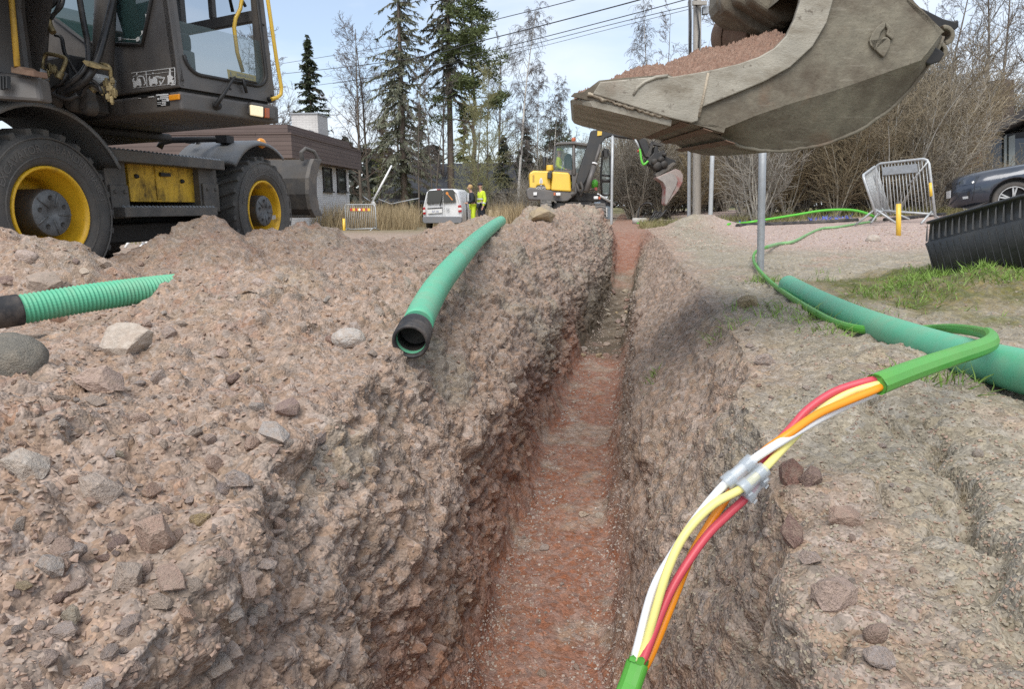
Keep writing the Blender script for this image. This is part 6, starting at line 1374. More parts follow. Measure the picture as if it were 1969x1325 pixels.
    if hair:
        b = MB(); hc = up_(.01, 0, 1.70); b.lathe([(.098*k, -.03*k), (.106*k, .02*k), (.09*k, .08*k), (.05*k, .112*k), (0, .12*k)], hc, ZZ-f*.25, 16); b.build('hair', hair, p)
    if cap:
        b = MB(); hc = up_(.03, 0, 1.72); b.lathe([(.098*k, 0), (.10*k, .03*k), (.08*k, .085*k), (0, .10*k)], hc, ZZ, 16); b.prism([hc+f*.08*k+s*.07*k, hc+f*.17*k+s*.05*k, hc+f*.17*k-s*.05*k, hc+f*.08*k-s*.07*k], ZZ*.012*k); b.build('cap', cap, p)
    if hivis_bits:
        b = MB()
        for z, r0, r1 in ((1.02, .197, .147), (1.18, .20, .15)):
            c_ = up_(.01, 0, z); b.loft([[c_+(s*math.cos(a)*r0+f*math.sin(a)*r1)*k*1.04+ZZ*h*k for a in np.linspace(0, 2*PI, 20, endpoint=False)] for h in (-.028, .028)], 0, True, caps=False)
        for a in (a1, a2):
            q0 = a[1].lerp(a[2], .45); dd_ = (a[2]-a[1]).normalized(); b.tube([q0, q0+dd_*.05*k], .068*k, 10)
        b.build('reflective_band', M['reflect'], jk)
    if trousers is M['navy']:
        b = MB()
        for sg in (1, -1):
            l = [T(q) for q in legs[sg]]; q0 = l[1].lerp(l[2], .30); b.tube([q0, q0-ZZ*.06*k], .088*k, 12, 0); q1 = l[1].lerp(l[2], .75); b.tube([q1+s*sg*.04*k, q1-ZZ*.14*k+s*sg*.045*k], .055*k, 8, 1)
        b.build('trouser_band', [M['reflect'], M['hivis']], tr)
    return p
def gp_(px, py, d): P = at(px, py, d); P.z = gz(P.x, P.y, -.48); return P
person('blond man in dark navy jacket and yellow hi-vis trousers leaning towards the van door', gp_(911, 441, 28.6), (-1, -.15, 0), 1.80, M['navy'], M['hivis'], M['blond'], None, .16, 'front')
person('man in yellow hi-vis jacket, black cap and dark trousers standing right of the blond man', gp_(926.5, 441, 28.4), (-1, -.55, 0), 1.86, M['hivis'], M['navy'], None, M['navy'], .03, 'down', True)
O_ = at(*zb2(440, 640), 22.95); O_.z -= .45
person('operator in yellow hi-vis jacket and hood sitting inside the small excavator cab', O_, (1, -.2, 0), 1.7, M['hivis'], M['navy'], None, M['hivis'], 0, 'front', True, None, True)
# ------------------------------------------------------------------ vegetation
def tubes(S, ns=3):
    S = np.asarray(S, np.float32); P0, P1, R0, R1 = S[:, 0:3], S[:, 3:6], S[:, 6], S[:, 7]
    d = P1-P0; d /= np.maximum(np.linalg.norm(d, axis=1, keepdims=True), 1e-9)
    ref = np.where(np.abs(d[:, 2:3]) < .9, np.array([[0, 0, 1]], np.float32), np.array([[1, 0, 0]], np.float32))
    a = np.cross(d, ref); a /= np.maximum(np.linalg.norm(a, axis=1, keepdims=True), 1e-9); b_ = np.cross(d, a)
    an = np.arange(ns)*2*PI/ns; ring = a[:, None]*np.cos(an)[None, :, None]+b_[:, None]*np.sin(an)[None, :, None]
    V = np.stack([P0[:, None]+ring*R0[:, None, None], P1[:, None]+ring*R1[:, None, None]], 1).reshape(-1, 3)
    base = np.arange(len(S))*2*ns; j = np.arange(ns); jn = (j+1) % ns
    F = np.stack([base[:, None]+j, base[:, None]+jn, base[:, None]+ns+jn, base[:, None]+ns+j], 2).reshape(-1, 4)
    return V, F
def rv(rn_): 
    while True:
        v = Vector((rn_.uniform(-1, 1), rn_.uniform(-1, 1), rn_.uniform(-1, 1)))
        if .05 < v.length < 1: return v.normalized()
def grow(S, rn_, p, d, L_, r, lv, A):
    n = A['n'][lv]; st = L_/n; mx__ = len(A['n'])-1
    for i in range(n):
        d = (d+rv(rn_)*A['wob'][lv]+ZZ*A['trop'][lv]).normalized(); q = p+d*st
        ra = r*(1-A['tap']*i/n); rb = r*(1-A['tap']*(i+1)/n); S[lv].append((*p, *q, max(ra, A['rmin']), max(rb, A['rmin'])))
        f = (i+1)/n
        if lv < mx__ and f > A['start'][lv]:
            k = A['k'][lv]; k = int(k)+(rn_.random() < k-int(k))
            for _ in range(k):
                ax = d.cross(rv(rn_)).normalized(); an = math.radians(A['ang'][lv]*rn_.uniform(.7, 1.3)); c = (Matrix.Rotation(an, 3, ax) @ d).normalized()
                L2 = L_*A['lr'][lv]*(1-A['sh'][lv]*f)*rn_.uniform(.55, 1.15)
                grow(S, rn_, p.lerp(q, rn_.random()), c, L2, max(rb*A['rr'], A['rmin']), lv+1, A)
        p = q
def rod(S, ns): return tubes(S, ns)
def bare_tree(name, seed, H, A, mats, tilt=(0, 0)):
    rn_ = random.Random(seed); S = [[] for _ in A['n']]
    grow(S, rn_, Vector((0, 0, -.1)), Vector((tilt[0], tilt[1], 1)).normalized(), H, A['r0'], 0, A)
    return S
def put_tree(name, label, group, loc, S, m_trunk, m_twig, rz=0, split=1, pn=('trunk', 'crown')):
    t = thing(name, label, 'shrub' if name == 'bare_shrub' else 'tree', loc, rz, group)
    T_ = wmat(t)
    def loc2(V): a = np.array(T_); return V @ a[:3, :3].T+a[:3, 3]
    V, F = tubes([s for k in range(split) for s in S[k]], 7); npmesh(pn[0], loc2(V), F, m_trunk, t, True)
    tw = [s for k in range(split, len(S)) for s in S[k]]
    V, F = tubes(tw, 3); npmesh(pn[1], loc2(V), F, m_twig, t, True)
    return t
def copy_thing(t, loc, rz, sc, label=None):
    c = t.copy(); COL.objects.link(c); c.location = loc; c.rotation_euler = (0, 0, rz); c.scale = sc
    if label: c['label'] = label
    for ch in t.children:
        d = ch.copy(); COL.objects.link(d); d.parent = c
    return c
M['bark'] = mat('grey_brown_bark', (.14, .115, .092), .9, var=.25, vscale=6, bump=.006, bscale=20, stretch=(3, 3, .6))
M['twig'] = mat('brown_twigs', (.135, .10, .078), .85, var=.2, vscale=2)
M['twig_grey'] = mat('grey_twigs', (.125, .105, .095), .85, var=.2)
M['shrub_stem'] = mat('pale_shrub_stems', (.37, .34, .275), .8, var=.25, vscale=5, rand=.2)
M['shrub_twig'] = mat('brown_shrub_twigs', (.265, .222, .158), .85, var=.2, vscale=1.5, rand=.22)
M['bud_twig'] = mat('budding_twigs', (.26, .25, .12), .8, var=.2)
M['birch'] = mat('birch_bark', (.58, .55, .51), .7, var=.1, dirt=(.05, .045, .04), dfac=.9, dscale=5, stretch=(1, 1, 3.5), dlo=.54, dhi=.62)
M['spruce_bark'] = mat('spruce_bark', (.15, .115, .09), .9, var=.25, vscale=9)
M['needles'] = mat('spruce_needles', (.135, .148, .060), .75, var=.35, vscale=.9, rand=.18)
M['needles_dark'] = mat('dark_needles', (.042, .056, .026), .8, var=.35, vscale=.8, rand=.2)
M['pine_needles'] = mat('pine_needles', (.088, .105, .048), .75, var=.3, vscale=1.2, rand=.15)
def quads(C, Dv, Wv, L_, W_):
    """leaf quads: centre base C, direction Dv, side Wv"""
    n = len(C); a = Dv*L_[:, None]; w = Wv*W_[:, None]
    V = np.stack([C-w*.35, C+w*.35, C+a*.6+w*.5, C+a, C+a*.6-w*.5], 1).reshape(-1, 3)
    b_ = np.arange(n)*5
    F = np.concatenate([np.stack([b_, b_+1, b_+2, b_+4], 1), np.stack([b_+4, b_+2, b_+3, b_+3], 1)])
    return V, F
def leaf_mesh(name, C, Dv, L_, W_, m, parent, rs):
    Dv = Dv/np.maximum(np.linalg.norm(Dv, axis=1, keepdims=True), 1e-9); Wv = np.cross(Dv, rs.normal(size=Dv.shape)); Wv /= np.maximum(np.linalg.norm(Wv, axis=1, keepdims=True), 1e-9)
    n = len(C); a = Dv*L_[:, None]; w = Wv*W_[:, None]
    V = np.stack([C-w*.4, C+w*.4, C+a*.6+w*.5, C+a], 1).reshape(-1, 3); b_ = np.arange(n)*4
    F = np.stack([b_, b_+1, b_+2, b_+3], 1)
    a_ = np.array(wmat(parent)); V = V @ a_[:3, :3].T+a_[:3, 3]
    return npmesh(name, V.astype(np.float32), F, m, parent, False)
def spruce(label, group, loc, H, R, seed, m, lo=.08, dens=1.0, gap=.25, droop=.35):
    t = thing('spruce_tree', label, 'tree', loc, 0, group); rs = np.random.RandomState(seed); T_ = np.array(wmat(t))
    S = []; C = []; Dd = []; Ls = []
    nz_ = 12
    for i in range(nz_): S.append((0, 0, H*i/nz_-.1, 0, 0, H*(i+1)/nz_-.1, .012*H*(1-i/nz_)+.01, .012*H*(1-(i+1)/nz_)+.01))
    z = H*lo
    while z < H*.985:
        f = 1-(z-H*lo)/(H*(1-lo)); L0 = R*(f**.8)*(.75 if f > .9 else 1)
        for k in range(rs.randint(4, 7)):
            if rs.rand() < gap: continue
            an = rs.rand()*2*PI; L_ = max(L0*rs.uniform(.35, 1.3), .15); n = max(int(L_/.28), 2)
            p = np.array([0, 0, z+rs.uniform(-.25, .25)]); d = np.array([math.cos(an), math.sin(an), rs.uniform(-.25, .45)-droop*f*.4])
            for j in range(n):
                d = d+np.array([0, 0, -droop*.28*(1 if j < n*.7 else -.8)])+rs.normal(size=3)*.06; d /= np.linalg.norm(d); q = p+d*L_/n
                r_ = .018*(1-j/n)+.006; S.append((*p, *q, r_, r_*.9))
                nq = int((8+7*rs.rand())*dens*rs.choice([.35, 1, 1.5]))
                fr = rs.rand(nq, 1); sidev = np.cross(d, [0, 0, 1]); sg = rs.choice([-1, 1], (nq, 1))
                dd = d*.5+sidev*sg*rs.uniform(.1, 1, (nq, 1))+np.array([0, 0, -1])*rs.uniform(-.1, 1.25, (nq, 1))+rs.normal(size=(nq, 3))*.12
                C.append(p+(q-p)*fr); Dd.append(dd); Ls.append(rs.uniform(.12, .36, nq)*(.6+.5*min(f+.25, 1)))
                p = q
        z += rs.uniform(.10, .30)*(.6+.6*f)
    V, F = tubes(S, 4); V = V @ T_[:3, :3].T+T_[:3, 3]; npmesh('trunk', V, F, M['spruce_bark'], t, True)
    C = np.concatenate(C); Dd = np.concatenate(Dd); Ls = np.concatenate(Ls)
    leaf_mesh('crown', C, Dd, Ls, Ls*.24+.022, m, t, rs); return t
def pine(label, group, loc, H, seed, m, lo=.45, R=2.6, nb=26, dens=60, cs=.45):
    t = thing('pine_tree', label, 'tree', loc, 0, group); rs = np.random.RandomState(seed); T_ = np.array(wmat(t)); S = []; C = []; Dd = []; Ls = []
    p = np.array([0, 0, -.1]); n = 14
    tr = [p]
    for i in range(n):
        q = np.array([rs.normal()*.02*H*.3, rs.normal()*.02*H*.3, H*(i+1)/n]); S.append((*p, *q, .013*H*(1-.8*i/n), .013*H*(1-.8*(i+1)/n))); p = q; tr.append(p)
    for b_ in range(nb):
        f = lo+(1-lo)*(b_+rs.rand())/nb; z = H*f; i = min(int(f*n), n-1); p = tr[i]+(tr[i+1]-tr[i])*(f*n-i)
        an = rs.rand()*2*PI; L_ = R*(1.05-.75*((f-lo)/(1-lo))**1.4)*rs.uniform(.5, 1.15); d = np.array([math.cos(an), math.sin(an), rs.uniform(.0, .55)]); d /= np.linalg.norm(d); k = 5
        for j in range(k):
            d = d+rs.normal(size=3)*.16+np.array([0, 0, .04]); d /= np.linalg.norm(d); q = p+d*L_/k; r_ = .045*(1-j/k)*(L_/2.5)+.012; S.append((*p, *q, r_, r_*.8))
            if j >= 2:
                for c_ in range(2):
                    e = q+rs.normal(size=3)*.22*np.array([1, 1, .5])*(L_/2); S.append((*q, *e, .012, .008))
                    nq = int(dens*rs.uniform(.5, 1.1)); o = rs.normal(size=(nq, 3))*np.array([1, 1, .55])*cs*.5
                    C.append(e+o*.8); Dd.append(o+np.array([0, 0, .12])+rs.normal(size=(nq, 3))*.15); Ls.append(rs.uniform(.12, .26, nq))
            p = q
    V, F = tubes(S, 5); V = V @ T_[:3, :3].T+T_[:3, 3]; npmesh('trunk', V, F, M['spruce_bark'], t, True)
    C = np.concatenate(C); Dd = np.concatenate(Dd); Ls = np.concatenate(Ls); leaf_mesh('crown', C, Dd, Ls, Ls*.22+.025, m, t, rs); return t
def base_at(px, d, zb=-.5):
    P = at(px, 398, d); P.z = gz(P.x, P.y, zb); return P
def top_h(px, ty, d, B): return at(px, ty, d).z-B.z

gt = 'trees behind the houses and vans'
for (lab, px, ty, d, wpx, seed, kw) in (
    ('tall open-crowned spruce in the middle of the tree group, reaching above the frame', 778, -190, 42, 88, 3, dict(lo=.10, dens=1.0, gap=.3)),
    ('tall spruce with bare lower trunk right of the tallest open-crowned spruce', 868, -190, 44, 68, 8, dict(lo=.40, dens=1.1, gap=.22)),
    ('mid-height spruce with hanging branches right of the tallest open-crowned spruce', 812, 205, 60, 40, 14, dict(lo=.04, dens=1.0, gap=.25)),
    ('mid-height spruce left of the tallest open-crowned spruce', 742, 225, 60, 38, 15, dict(lo=.04, dens=1.0, gap=.15)),
    ('mid-height spruce between the tall spruce with bare trunk and the pine', 893, 195, 60, 38, 17, dict(lo=.10, dens=1.0, gap=.15)),
    ('dark narrow spruce above the brick house chimney', 608, 84, 46, 62, 5, dict(lo=.03, dens=1.9, gap=.05)),
    ):
    B = base_at(px, d); H = top_h(px, ty, d, B); spruce(lab, gt, B, H, wpx/1313*d, seed, M['needles'] if px != 608 else M['needles_dark'], **kw)
gd = 'dark evergreens low behind the men and the mini excavator'
for i, (px, ty, d, wpx, lab) in enumerate(((968, 262, 50, 34, 'dark spruce just left of the white-stemmed birch'), (1012, 246, 52, 36, 'tallest of the dark low spruces, right of the birch stem'), (905, 318, 56, 34, 'dark low spruce behind the two men'), (1240, 300, 60, 36, 'dark spruce behind the thicket left of the utility pole'), (940, 300, 58, 36, 'dark low spruce between the two men and the birch'), (1130, 318, 62, 34, 'dark spruce hidden behind the mini excavator boom'), (1040, 300, 60, 34, 'dark spruce behind the mini excavator engine hood'), (745, 330, 62, 34, 'dark low spruce left of the tiled roof'), (1295, 310, 62, 34, 'dark spruce beside the dark slim mast'))):
    B = base_at(px, d); H = top_h(px, ty, d, B); spruce(lab, gd, B, H, wpx/1313*d*1.15, 40+i, M['needles_dark'], lo=.03, dens=1.5, gap=.05)
for (lab, px, ty, d, seed, kw) in (
    ('bushy pine right of the two tall spruces with branches reaching right', 912, 5, 43, 21, dict(lo=.40, R=3.1, nb=36, dens=75)),
    ('small dark pine behind the mini excavator cab', 1068, 246, 54, 22, dict(lo=.15, R=1.9, nb=22, dens=60, cs=.5)),
    ('dark pine showing above the thicket left of the utility pole', 1205, 290, 48, 23, dict(lo=.2, R=2.0, nb=20, dens=60, cs=.5)),
    ('dark pine behind the thicket near the mini excavator arm', 1262, 285, 52, 24, dict(lo=.2, R=2.2, nb=20, dens=60, cs=.5))):
    B = base_at(px, d); H = top_h(px, ty, d, B); pine(lab, gt, B, H, seed, M['pine_needles'], **kw)
BARE = dict(n=[14, 6, 5, 3], wob=[.05, .16, .22, .25], trop=[.03, .05, .03, .0], tap=.85, rmin=.0068, start=[.22, .2, .1], k=[2.4, 1.6, 1.5], ang=[48, 42, 45], lr=[.36, .5, .5], sh=[.62, .4, .3], rr=.55, r0=.14)
SLIM = dict(BARE, r0=.085, lr=[.24, .5, .5], k=[2.0, 1.4, 1.3])
BIRCH = dict(n=[16, 6, 6, 5], wob=[.03, .12, .12, .08], trop=[.02, .03, -.20, -.32], tap=.88, rmin=.0058, start=[.25, .2, .0], k=[2.6, 1.9, 1.3], ang=[38, 40, 40], lr=[.22, .5, .75], sh=[.5, .3, .2], rr=.5, r0=.12)
LOW = dict(BARE, start=[.08, .15, .1], r0=.10, k=[2.6, 1.7, 1.4])
for (lab, px, ty, d, A, seed, mt, mw, tilt) in (
    ('leaning bare tree beside the excavator cab, left of the dark narrow spruce', 562, 58, 38, BARE, 1, M['bark'], M['twig_grey'], (-.04, 0)),
    ('bare tree just right of the brick house chimney', 694, 70, 46, BARE, 2, M['bark'], M['twig'], (-.02, 0)),
    ('bare tree between the brick house and the tall open-crowned spruce', 716, 82, 48, BARE, 4, M['bark'], M['twig_grey'], (-.03, 0)),
    ('faint bare tree between the excavator cab and the leaning tree', 536, 120, 52, BARE, 16, M['bark'], M['twig_grey'], (0, 0)),
    ('bare tree with many fine twigs behind the tiled roof', 765, 110, 52, BARE, 31, M['bark'], M['twig'], (.02, 0)),
    ('bare tree half hidden behind the second tall spruce', 850, 120, 52, BARE, 32, M['bark'], M['twig_grey'], (-.02, 0)),
    ('bare tree behind the pine with reaching branches', 960, 90, 54, BARE, 33, M['bark'], M['twig_grey'], (.01, 0)),
    ('bare tree rising behind the mini excavator bonnet', 1085, 200, 56, BARE, 34, M['bark'], M['twig_grey'], (0, 0)),
    ('low bare tree between the house and the tiled roof', 728, 190, 44, LOW, 35, M['bark'], M['twig'], (.03, 0)),
    ('slender bare tree in front of the tall open-crowned spruce', 806, 120, 37, SLIM, 5, M['bark'], M['twig_grey'], (-.02, 0)),
    ('slender bare tree between the two tall spruces', 836, 140, 38, SLIM, 6, M['bark'], M['twig_grey'], (0, 0)),
    ('grey-stemmed bare tree standing behind the van', 832, 150, 40, SLIM, 17, M['bark'], M['twig'], (.03, 0)),
    ('multi-branched young tree with yellowish buds right of the pine trunk', 940, 140, 37, LOW, 7, M['bark'], M['bud_twig'], (.02, 0)),
    ('young yellowish tree leaning right behind the two men', 918, 180, 36, LOW, 18, M['bark'], M['bud_twig'], (.08, 0)),
    ('slender leaning bare tree behind the two men', 905, 210, 38, SLIM, 19, M['bark'], M['twig'], (.05, 0)),
    ('tall drooping birch with white stem left of the mini excavator', 995, 36, 41, BIRCH, 9, M['birch'], M['twig_grey'], (.03, 0)),
    ('smaller drooping birch behind the mini excavator cab', 1056, 178, 50, BIRCH, 10, M['birch'], M['twig_grey'], (.02, 0)),
    ('thin birch between the tall birch and the mini excavator', 1030, 150, 52, BIRCH, 20, M['birch'], M['twig_grey'], (-.01, 0)),
    ('pale birch showing over the bucket lip', 1243, 38, 36, BIRCH, 11, M['birch'], M['twig_grey'], (0, 0)),
    ('bare tree left of the dark slim mast', 1292, 30, 30, SLIM, 12, M['bark'], M['twig'], (.02, 0)),
    ('bare tree with dense twigs right of the utility pole', 1384, -60, 30, BARE, 13, M['bark'], M['twig'], (0, 0)),
    ('tall bare tree right of the raised bucket', 1868, -70, 27, BARE, 14, M['bark'], M['twig'], (.0, 0)),
    ('tall bare tree at the right edge above the dark house', 1955, -90, 26, BARE, 15, M['bark'], M['twig'], (-.05, 0)),
    ('bare tree behind the bucket hitch', 1800, -20, 33, BARE, 25, M['bark'], M['twig_grey'], (.03, 0)),
    ('thin bare tree deep behind the thicket', 1730, 30, 36, SLIM, 26, M['bark'], M['twig_grey'], (0, 0)),
    ('bare tree standing behind the dark house chimney', 1915, -40, 36, BARE, 27, M['bark'], M['twig_grey'], (0, 0))):
    B = base_at(px, d); H = top_h(px, ty, d, B); S = bare_tree('bare_tree', seed, H, dict(A, r0=A['r0']*H/14, rmin=A['rmin']*d/38), None, tilt)
    put_tree('birch_tree' if A is BIRCH else 'bare_tree', lab, gt, B, S, mt, mw, 0)
# thicket of bare shrubs along the right
SH = dict(n=[9, 6, 4], wob=[.13, .2, .25], trop=[.015, .06, .02], tap=.8, rmin=.0055, start=[.18, .1], k=[1.9, 1.7], ang=[38, 40], lr=[.45, .5], sh=[.45, .3], rr=.6, r0=.022)
protos = []
for s in range(6):
    rn_ = random.Random(100+s); S = [[] for _ in range(3)]
    for k in range(11):
        a = rn_.random()*2*PI; r_ = .03; grow(S, rn_, Vector((math.cos(a)*r_, math.sin(a)*r_, -.1)), Vector((math.cos(a)*rn_.uniform(.05, .6), math.sin(a)*rn_.uniform(.05, .6), 1)).normalized(), rn_.uniform(2.2, 3.9), SH['r0']*rn_.uniform(.6, 1.3), 0, SH)
    protos.append(S)
first = {}
rn_ = random.Random(77)
spots = []
for k in range(150):
    d = rn_.uniform(14.5, 24); px = rn_.uniform(1195, 2080)
    if d < 17.5 and px > 1840: continue
    if px < 1420 and d < 25: d = d+10
    if px > 1822 and d < 22: d = d+11
    spots.append((px, d))
LAB = 'bare brown many-stemmed shrub in the thicket along the right side'
for i, (px, d) in enumerate(spots):
    B = base_at(px, d); k = i % 6; h = rn_.uniform(.75, 1.15)*(1.0 if px > 1350 else .9)*(.85 if d < 17 else 1.05)
    if k not in first:
        first[k] = put_tree('bare_shrub', LAB, 'bare shrubs of the thicket', B, protos[k], M['shrub_stem'], M['shrub_twig'], 0, pn=('stems', 'twigs')); first[k].rotation_euler.z = rn_.random()*6; first[k].scale = (h, h, h)
    else: copy_thing(first[k], B, rn_.random()*6.28, (h, h, h*rn_.uniform(.9, 1.15)))
LAB2 = 'low bare brown shrub in the undergrowth around the tiled house and the men'
f2_ = None
for i in range(16):
    px = rn_.choice((rn_.uniform(985, 1190), rn_.uniform(985, 1190), rn_.uniform(690, 985))); d = rn_.uniform(33, 46); B = base_at(px, d); h = rn_.uniform(.35, .55) if px < 1000 else rn_.uniform(.6, 1.1)
    if f2_ is None: f2_ = put_tree('bare_shrub', LAB2, 'undergrowth shrubs', B, protos[2], M['shrub_stem'], M['shrub_twig'], 0, pn=('stems', 'twigs'))
    else: copy_thing(f2_, B, rn_.random()*6.28, (h, h, h), LAB2)
# small pale bush in front of the dark house window
B = base_at(1918, 14.5); copy_thing(first[1], B, 2.0, (.40, .40, .40), 'small pale branching bush just behind the bonnet of the dark car')
# far wood closing the horizon
rs = np.random.RandomState(5); C = []; Dd = []; Ls = []
for k in range(150):
    a = rs.uniform(-1.15, 1.15); r_ = rs.uniform(85, 130); x, y = math.sin(a)*r_, math.cos(a)*r_; h = rs.uniform(5, 9)
    n = 260; zz = rs.rand(n)**.8*h; w = (1-zz/h)**.7*2.2+.3; an = rs.rand(n)*2*PI; C.append(np.stack([x+np.cos(an)*w*rs.rand(n)**.5, y+np.sin(an)*w*rs.rand(n)**.5, zz-.3], 1)); Dd.append(np.stack([np.cos(an), np.sin(an), -.5+0*an], 1)+rs.normal(size=(n, 3))*.3); Ls.append(rs.uniform(.6, 1.5, n))
C = np.concatenate(C); Dd = np.concatenate(Dd); Ls = np.concatenate(Ls)
fw_ = thing('far', None, None); o = leaf_mesh('far_wood', C, Dd, Ls, Ls*.5, M['needles_dark'], fw_, rs); o.parent = None; D.objects.remove(fw_); tag(o, 'distant dark wood along the horizon behind the houses', 'wood', kind='stuff')
# dry reeds and grass round the house and the van
M['straw'] = mat('dry_straw', (.36, .28, .165), .85, var=.3, vscale=1.2)
def blades(name, n, fx, hmin, hmax, w, m, seed, lean=.25):
    rs = np.random.RandomState(seed); P = fx(rs, n); z = np.array([gz(x, y, -.5) for x, y in P], np.float32); k = len(P)
    C = np.stack([P[:, 0], P[:, 1], z-.02], 1); L_ = rs.uniform(hmin, hmax, k); dr = rs.normal(size=(k, 3))*lean; dr[:, 2] = 1; dr /= np.linalg.norm(dr, axis=1)[:, None]
    sd_ = np.cross(dr, rs.normal(size=(k, 3))); sd_ /= np.linalg.norm(sd_, axis=1)[:, None]; bend = rs.normal(size=(k, 3))*lean*.6*L_[:, None]; bend[:, 2] = 0
    w_ = w*rs.uniform(.6, 1.3, k)[:, None]
    V = np.stack([C-sd_*w_, C+sd_*w_, C+dr*L_[:, None]*.55+sd_*w_*.7+bend*.35, C+dr*L_[:, None]*.55-sd_*w_*.7+bend*.35, C+dr*L_[:, None]+bend-np.array([0, 0, .08])*L_[:, None], C+dr*L_[:, None]+bend-np.array([0, 0, .08])*L_[:, None]+sd_*w_*.1], 1).reshape(-1, 3)
    b_ = np.arange(k)*6; F = np.concatenate([np.stack([b_, b_+1, b_+2, b_+3], 1), np.stack([b_+3, b_+2, b_+5, b_+4], 1)])
    return npmesh(name, V.astype(np.float32), F, m, None, False)
def dry_xy(rs, n):
    d = rs.uniform(25.5, 36, n); px = rs.uniform(545, 1010, n); keep = ~((px > 800) & (px < 945) & (d < 35)); d, px = d[keep], px[keep]
    return np.stack([(px-984.5)/FPX*d, d*1.02], 1)
o = blades('dry_grass', 15000, dry_xy, .5, 1.35, .011, M['straw'], 3, .16); tag(o, 'tall dry straw-coloured grass round the brick house and the van', 'grass', kind='stuff')
def under_xy(rs, n):
    d = rs.uniform(14.2, 17.5, n); px = rs.uniform(1230, 1960, n); return np.stack([(px-984.5)/FPX*d, d*1.02], 1)
M['mixed_grass'] = mat('mixed_verge_grass', (.17, .17, .06), .8, var=.4, vscale=1.1, dirt=(.33, .26, .15), dfac=.8, dscale=1.5)
o = blades('verge_grass', 7000, under_xy, .08, .3, .006, M['mixed_grass'], 4, .4); tag(o, 'mixed green and dry grass under the thicket', 'grass', kind='stuff')
M['grass'] = mat('green_grass', (.17, .28, .05), .65, var=.35, vscale=2.5, dirt=(.24, .21, .09), dfac=.6, dscale=4, dlo=.5)
def lawn_xy(rs, n):
    x = rs.uniform(1.2, 5.0, n); y = rs.uniform(2.5, 5.4, n); q = np.stack([x, y, 0*x], 1); nz_ = fbm(q*1.6+4, 3)
    e = np.sqrt(((x-3.1)/1.3)**2+((y-3.95)/1.0)**2); keep = (e+.6*nz_+.4*rs.rand(n)) < .98; keep &= (fbm(q*3.2+9, 3) > -.12)
    return np.stack([x[keep], y[keep]], 1)
o = blades('grass', 60000, lawn_xy, .025, .10, .0026, M['grass'], 6, .5); tag(o, 'patch of fresh green grass with bare spots by the black tub', 'grass', kind='stuff')
def tuft_xy(rs, n):
    out = []
    for (px, py, s) in ((1500, 600, .16), (1512, 606, .12), (1640, 603, .1), (1660, 600, .14), (1770, 728, .05), (1830, 735, .04), (1400, 620, .04), (1590, 640, .05), (1480, 590, .08), (1258, 722, .02), (1560, 612, .08)):
        p = hit(px, py); k = int(60+500*s); out.append(np.stack([p.x+rs.normal(size=k)*s, p.y+rs.normal(size=k)*s], 1))
    return np.concatenate(out)
o = blades('weed_tuft', 0, tuft_xy, .02, .09, .0022, M['grass'], 7, .6); tag(o, 'sparse weeds sprouting from bare soil beside the green pipe', 'weeds', kind='stuff')
M['squill'] = mat('blue_flowers', (.12, .17, .60), .6)
def flo_xy(rs, n): 
    d = rs.uniform(14.0, 15.6, n); px = np.concatenate([rs.uniform(1395, 1470, n//2), rs.uniform(1560, 1640, n-n//2)]); return np.stack([(px-984.5)/FPX*d, d*1.02], 1)
o = blades('blue_flowers', 260, flo_xy, .05, .13, .02, M['squill'], 8, .5); tag(o, 'scattered small blue flowers at the foot of the thicket', 'flowers', kind='stuff')
def far_lawn(rs, n):
    y = rs.uniform(11.5, 20, n); x = rs.uniform(-9.5, -5.2, n); return np.stack([x, y], 1)
o = blades('lawn_strip', 5000, far_lawn, .06, .25, .008, M['mixed_grass'], 9, .4); tag(o, 'strip of rough grass seen under the large excavator', 'grass', kind='stuff')

# ------------------------------------------------------------------ stones
def stone_mesh(seed, npnt=22, flat=1.0, rnd=0.0):
    rn_ = random.Random(seed); bm = bmesh.new()
    if rnd > 0:
        bmesh.ops.create_icosphere(bm, subdivisions=4, radius=.5)
        for v in bm.verts: v.co += v.normal*(mnoise.fractal(v.co*1.7+Vector((seed, 0, 0)), 1.0, 2.0, 3)*.09)
        for f in bm.faces: f.smooth = True
    else:
        for _ in range(npnt):
            v = rv(rn_)*rn_.uniform(.40, .55); bm.verts.new((v.x, v.y, v.z))
        r = bmesh.ops.convex_hull(bm, input=bm.verts); bmesh.ops.delete(bm, geom=[g for g in r['geom_interior'] if isinstance(g, bmesh.types.BMVert)], context='VERTS')
        bmesh.ops.dissolve_limit(bm, angle_limit=math.radians(17), verts=bm.verts, edges=bm.edges)
        bmesh.ops.bevel(bm, geom=list(bm.edges), offset=.013, segments=2, affect='EDGES', profile=.6)
        bmesh.ops.triangulate(bm, faces=bm.faces); bmesh.ops.subdivide_edges(bm, edges=[e for e in bm.edges if e.calc_length() > .13], cuts=2, use_grid_fill=True)
        bmesh.ops.triangulate(bm, faces=bm.faces)
        for v in bm.verts: v.co += Vector((mnoise.noise(v.co*5+Vector((seed*3., 0, 0))), mnoise.noise(v.co*5+Vector((0, seed*3.+9, 0))), mnoise.noise(v.co*5+Vector((0, 4, seed*3.)))))*.024
    me = D.meshes.new('stone'); bm.to_mesh(me); bm.free(); return me
def stone_mat(name, c, c2, sp=.25):
    return mat(name, c, .88, var=.22, vscale=7, dirt=c2, dfac=.75, dscale=4.5, bump=.010, bscale=10, rand=.16, dlo=.4, dhi=.6)
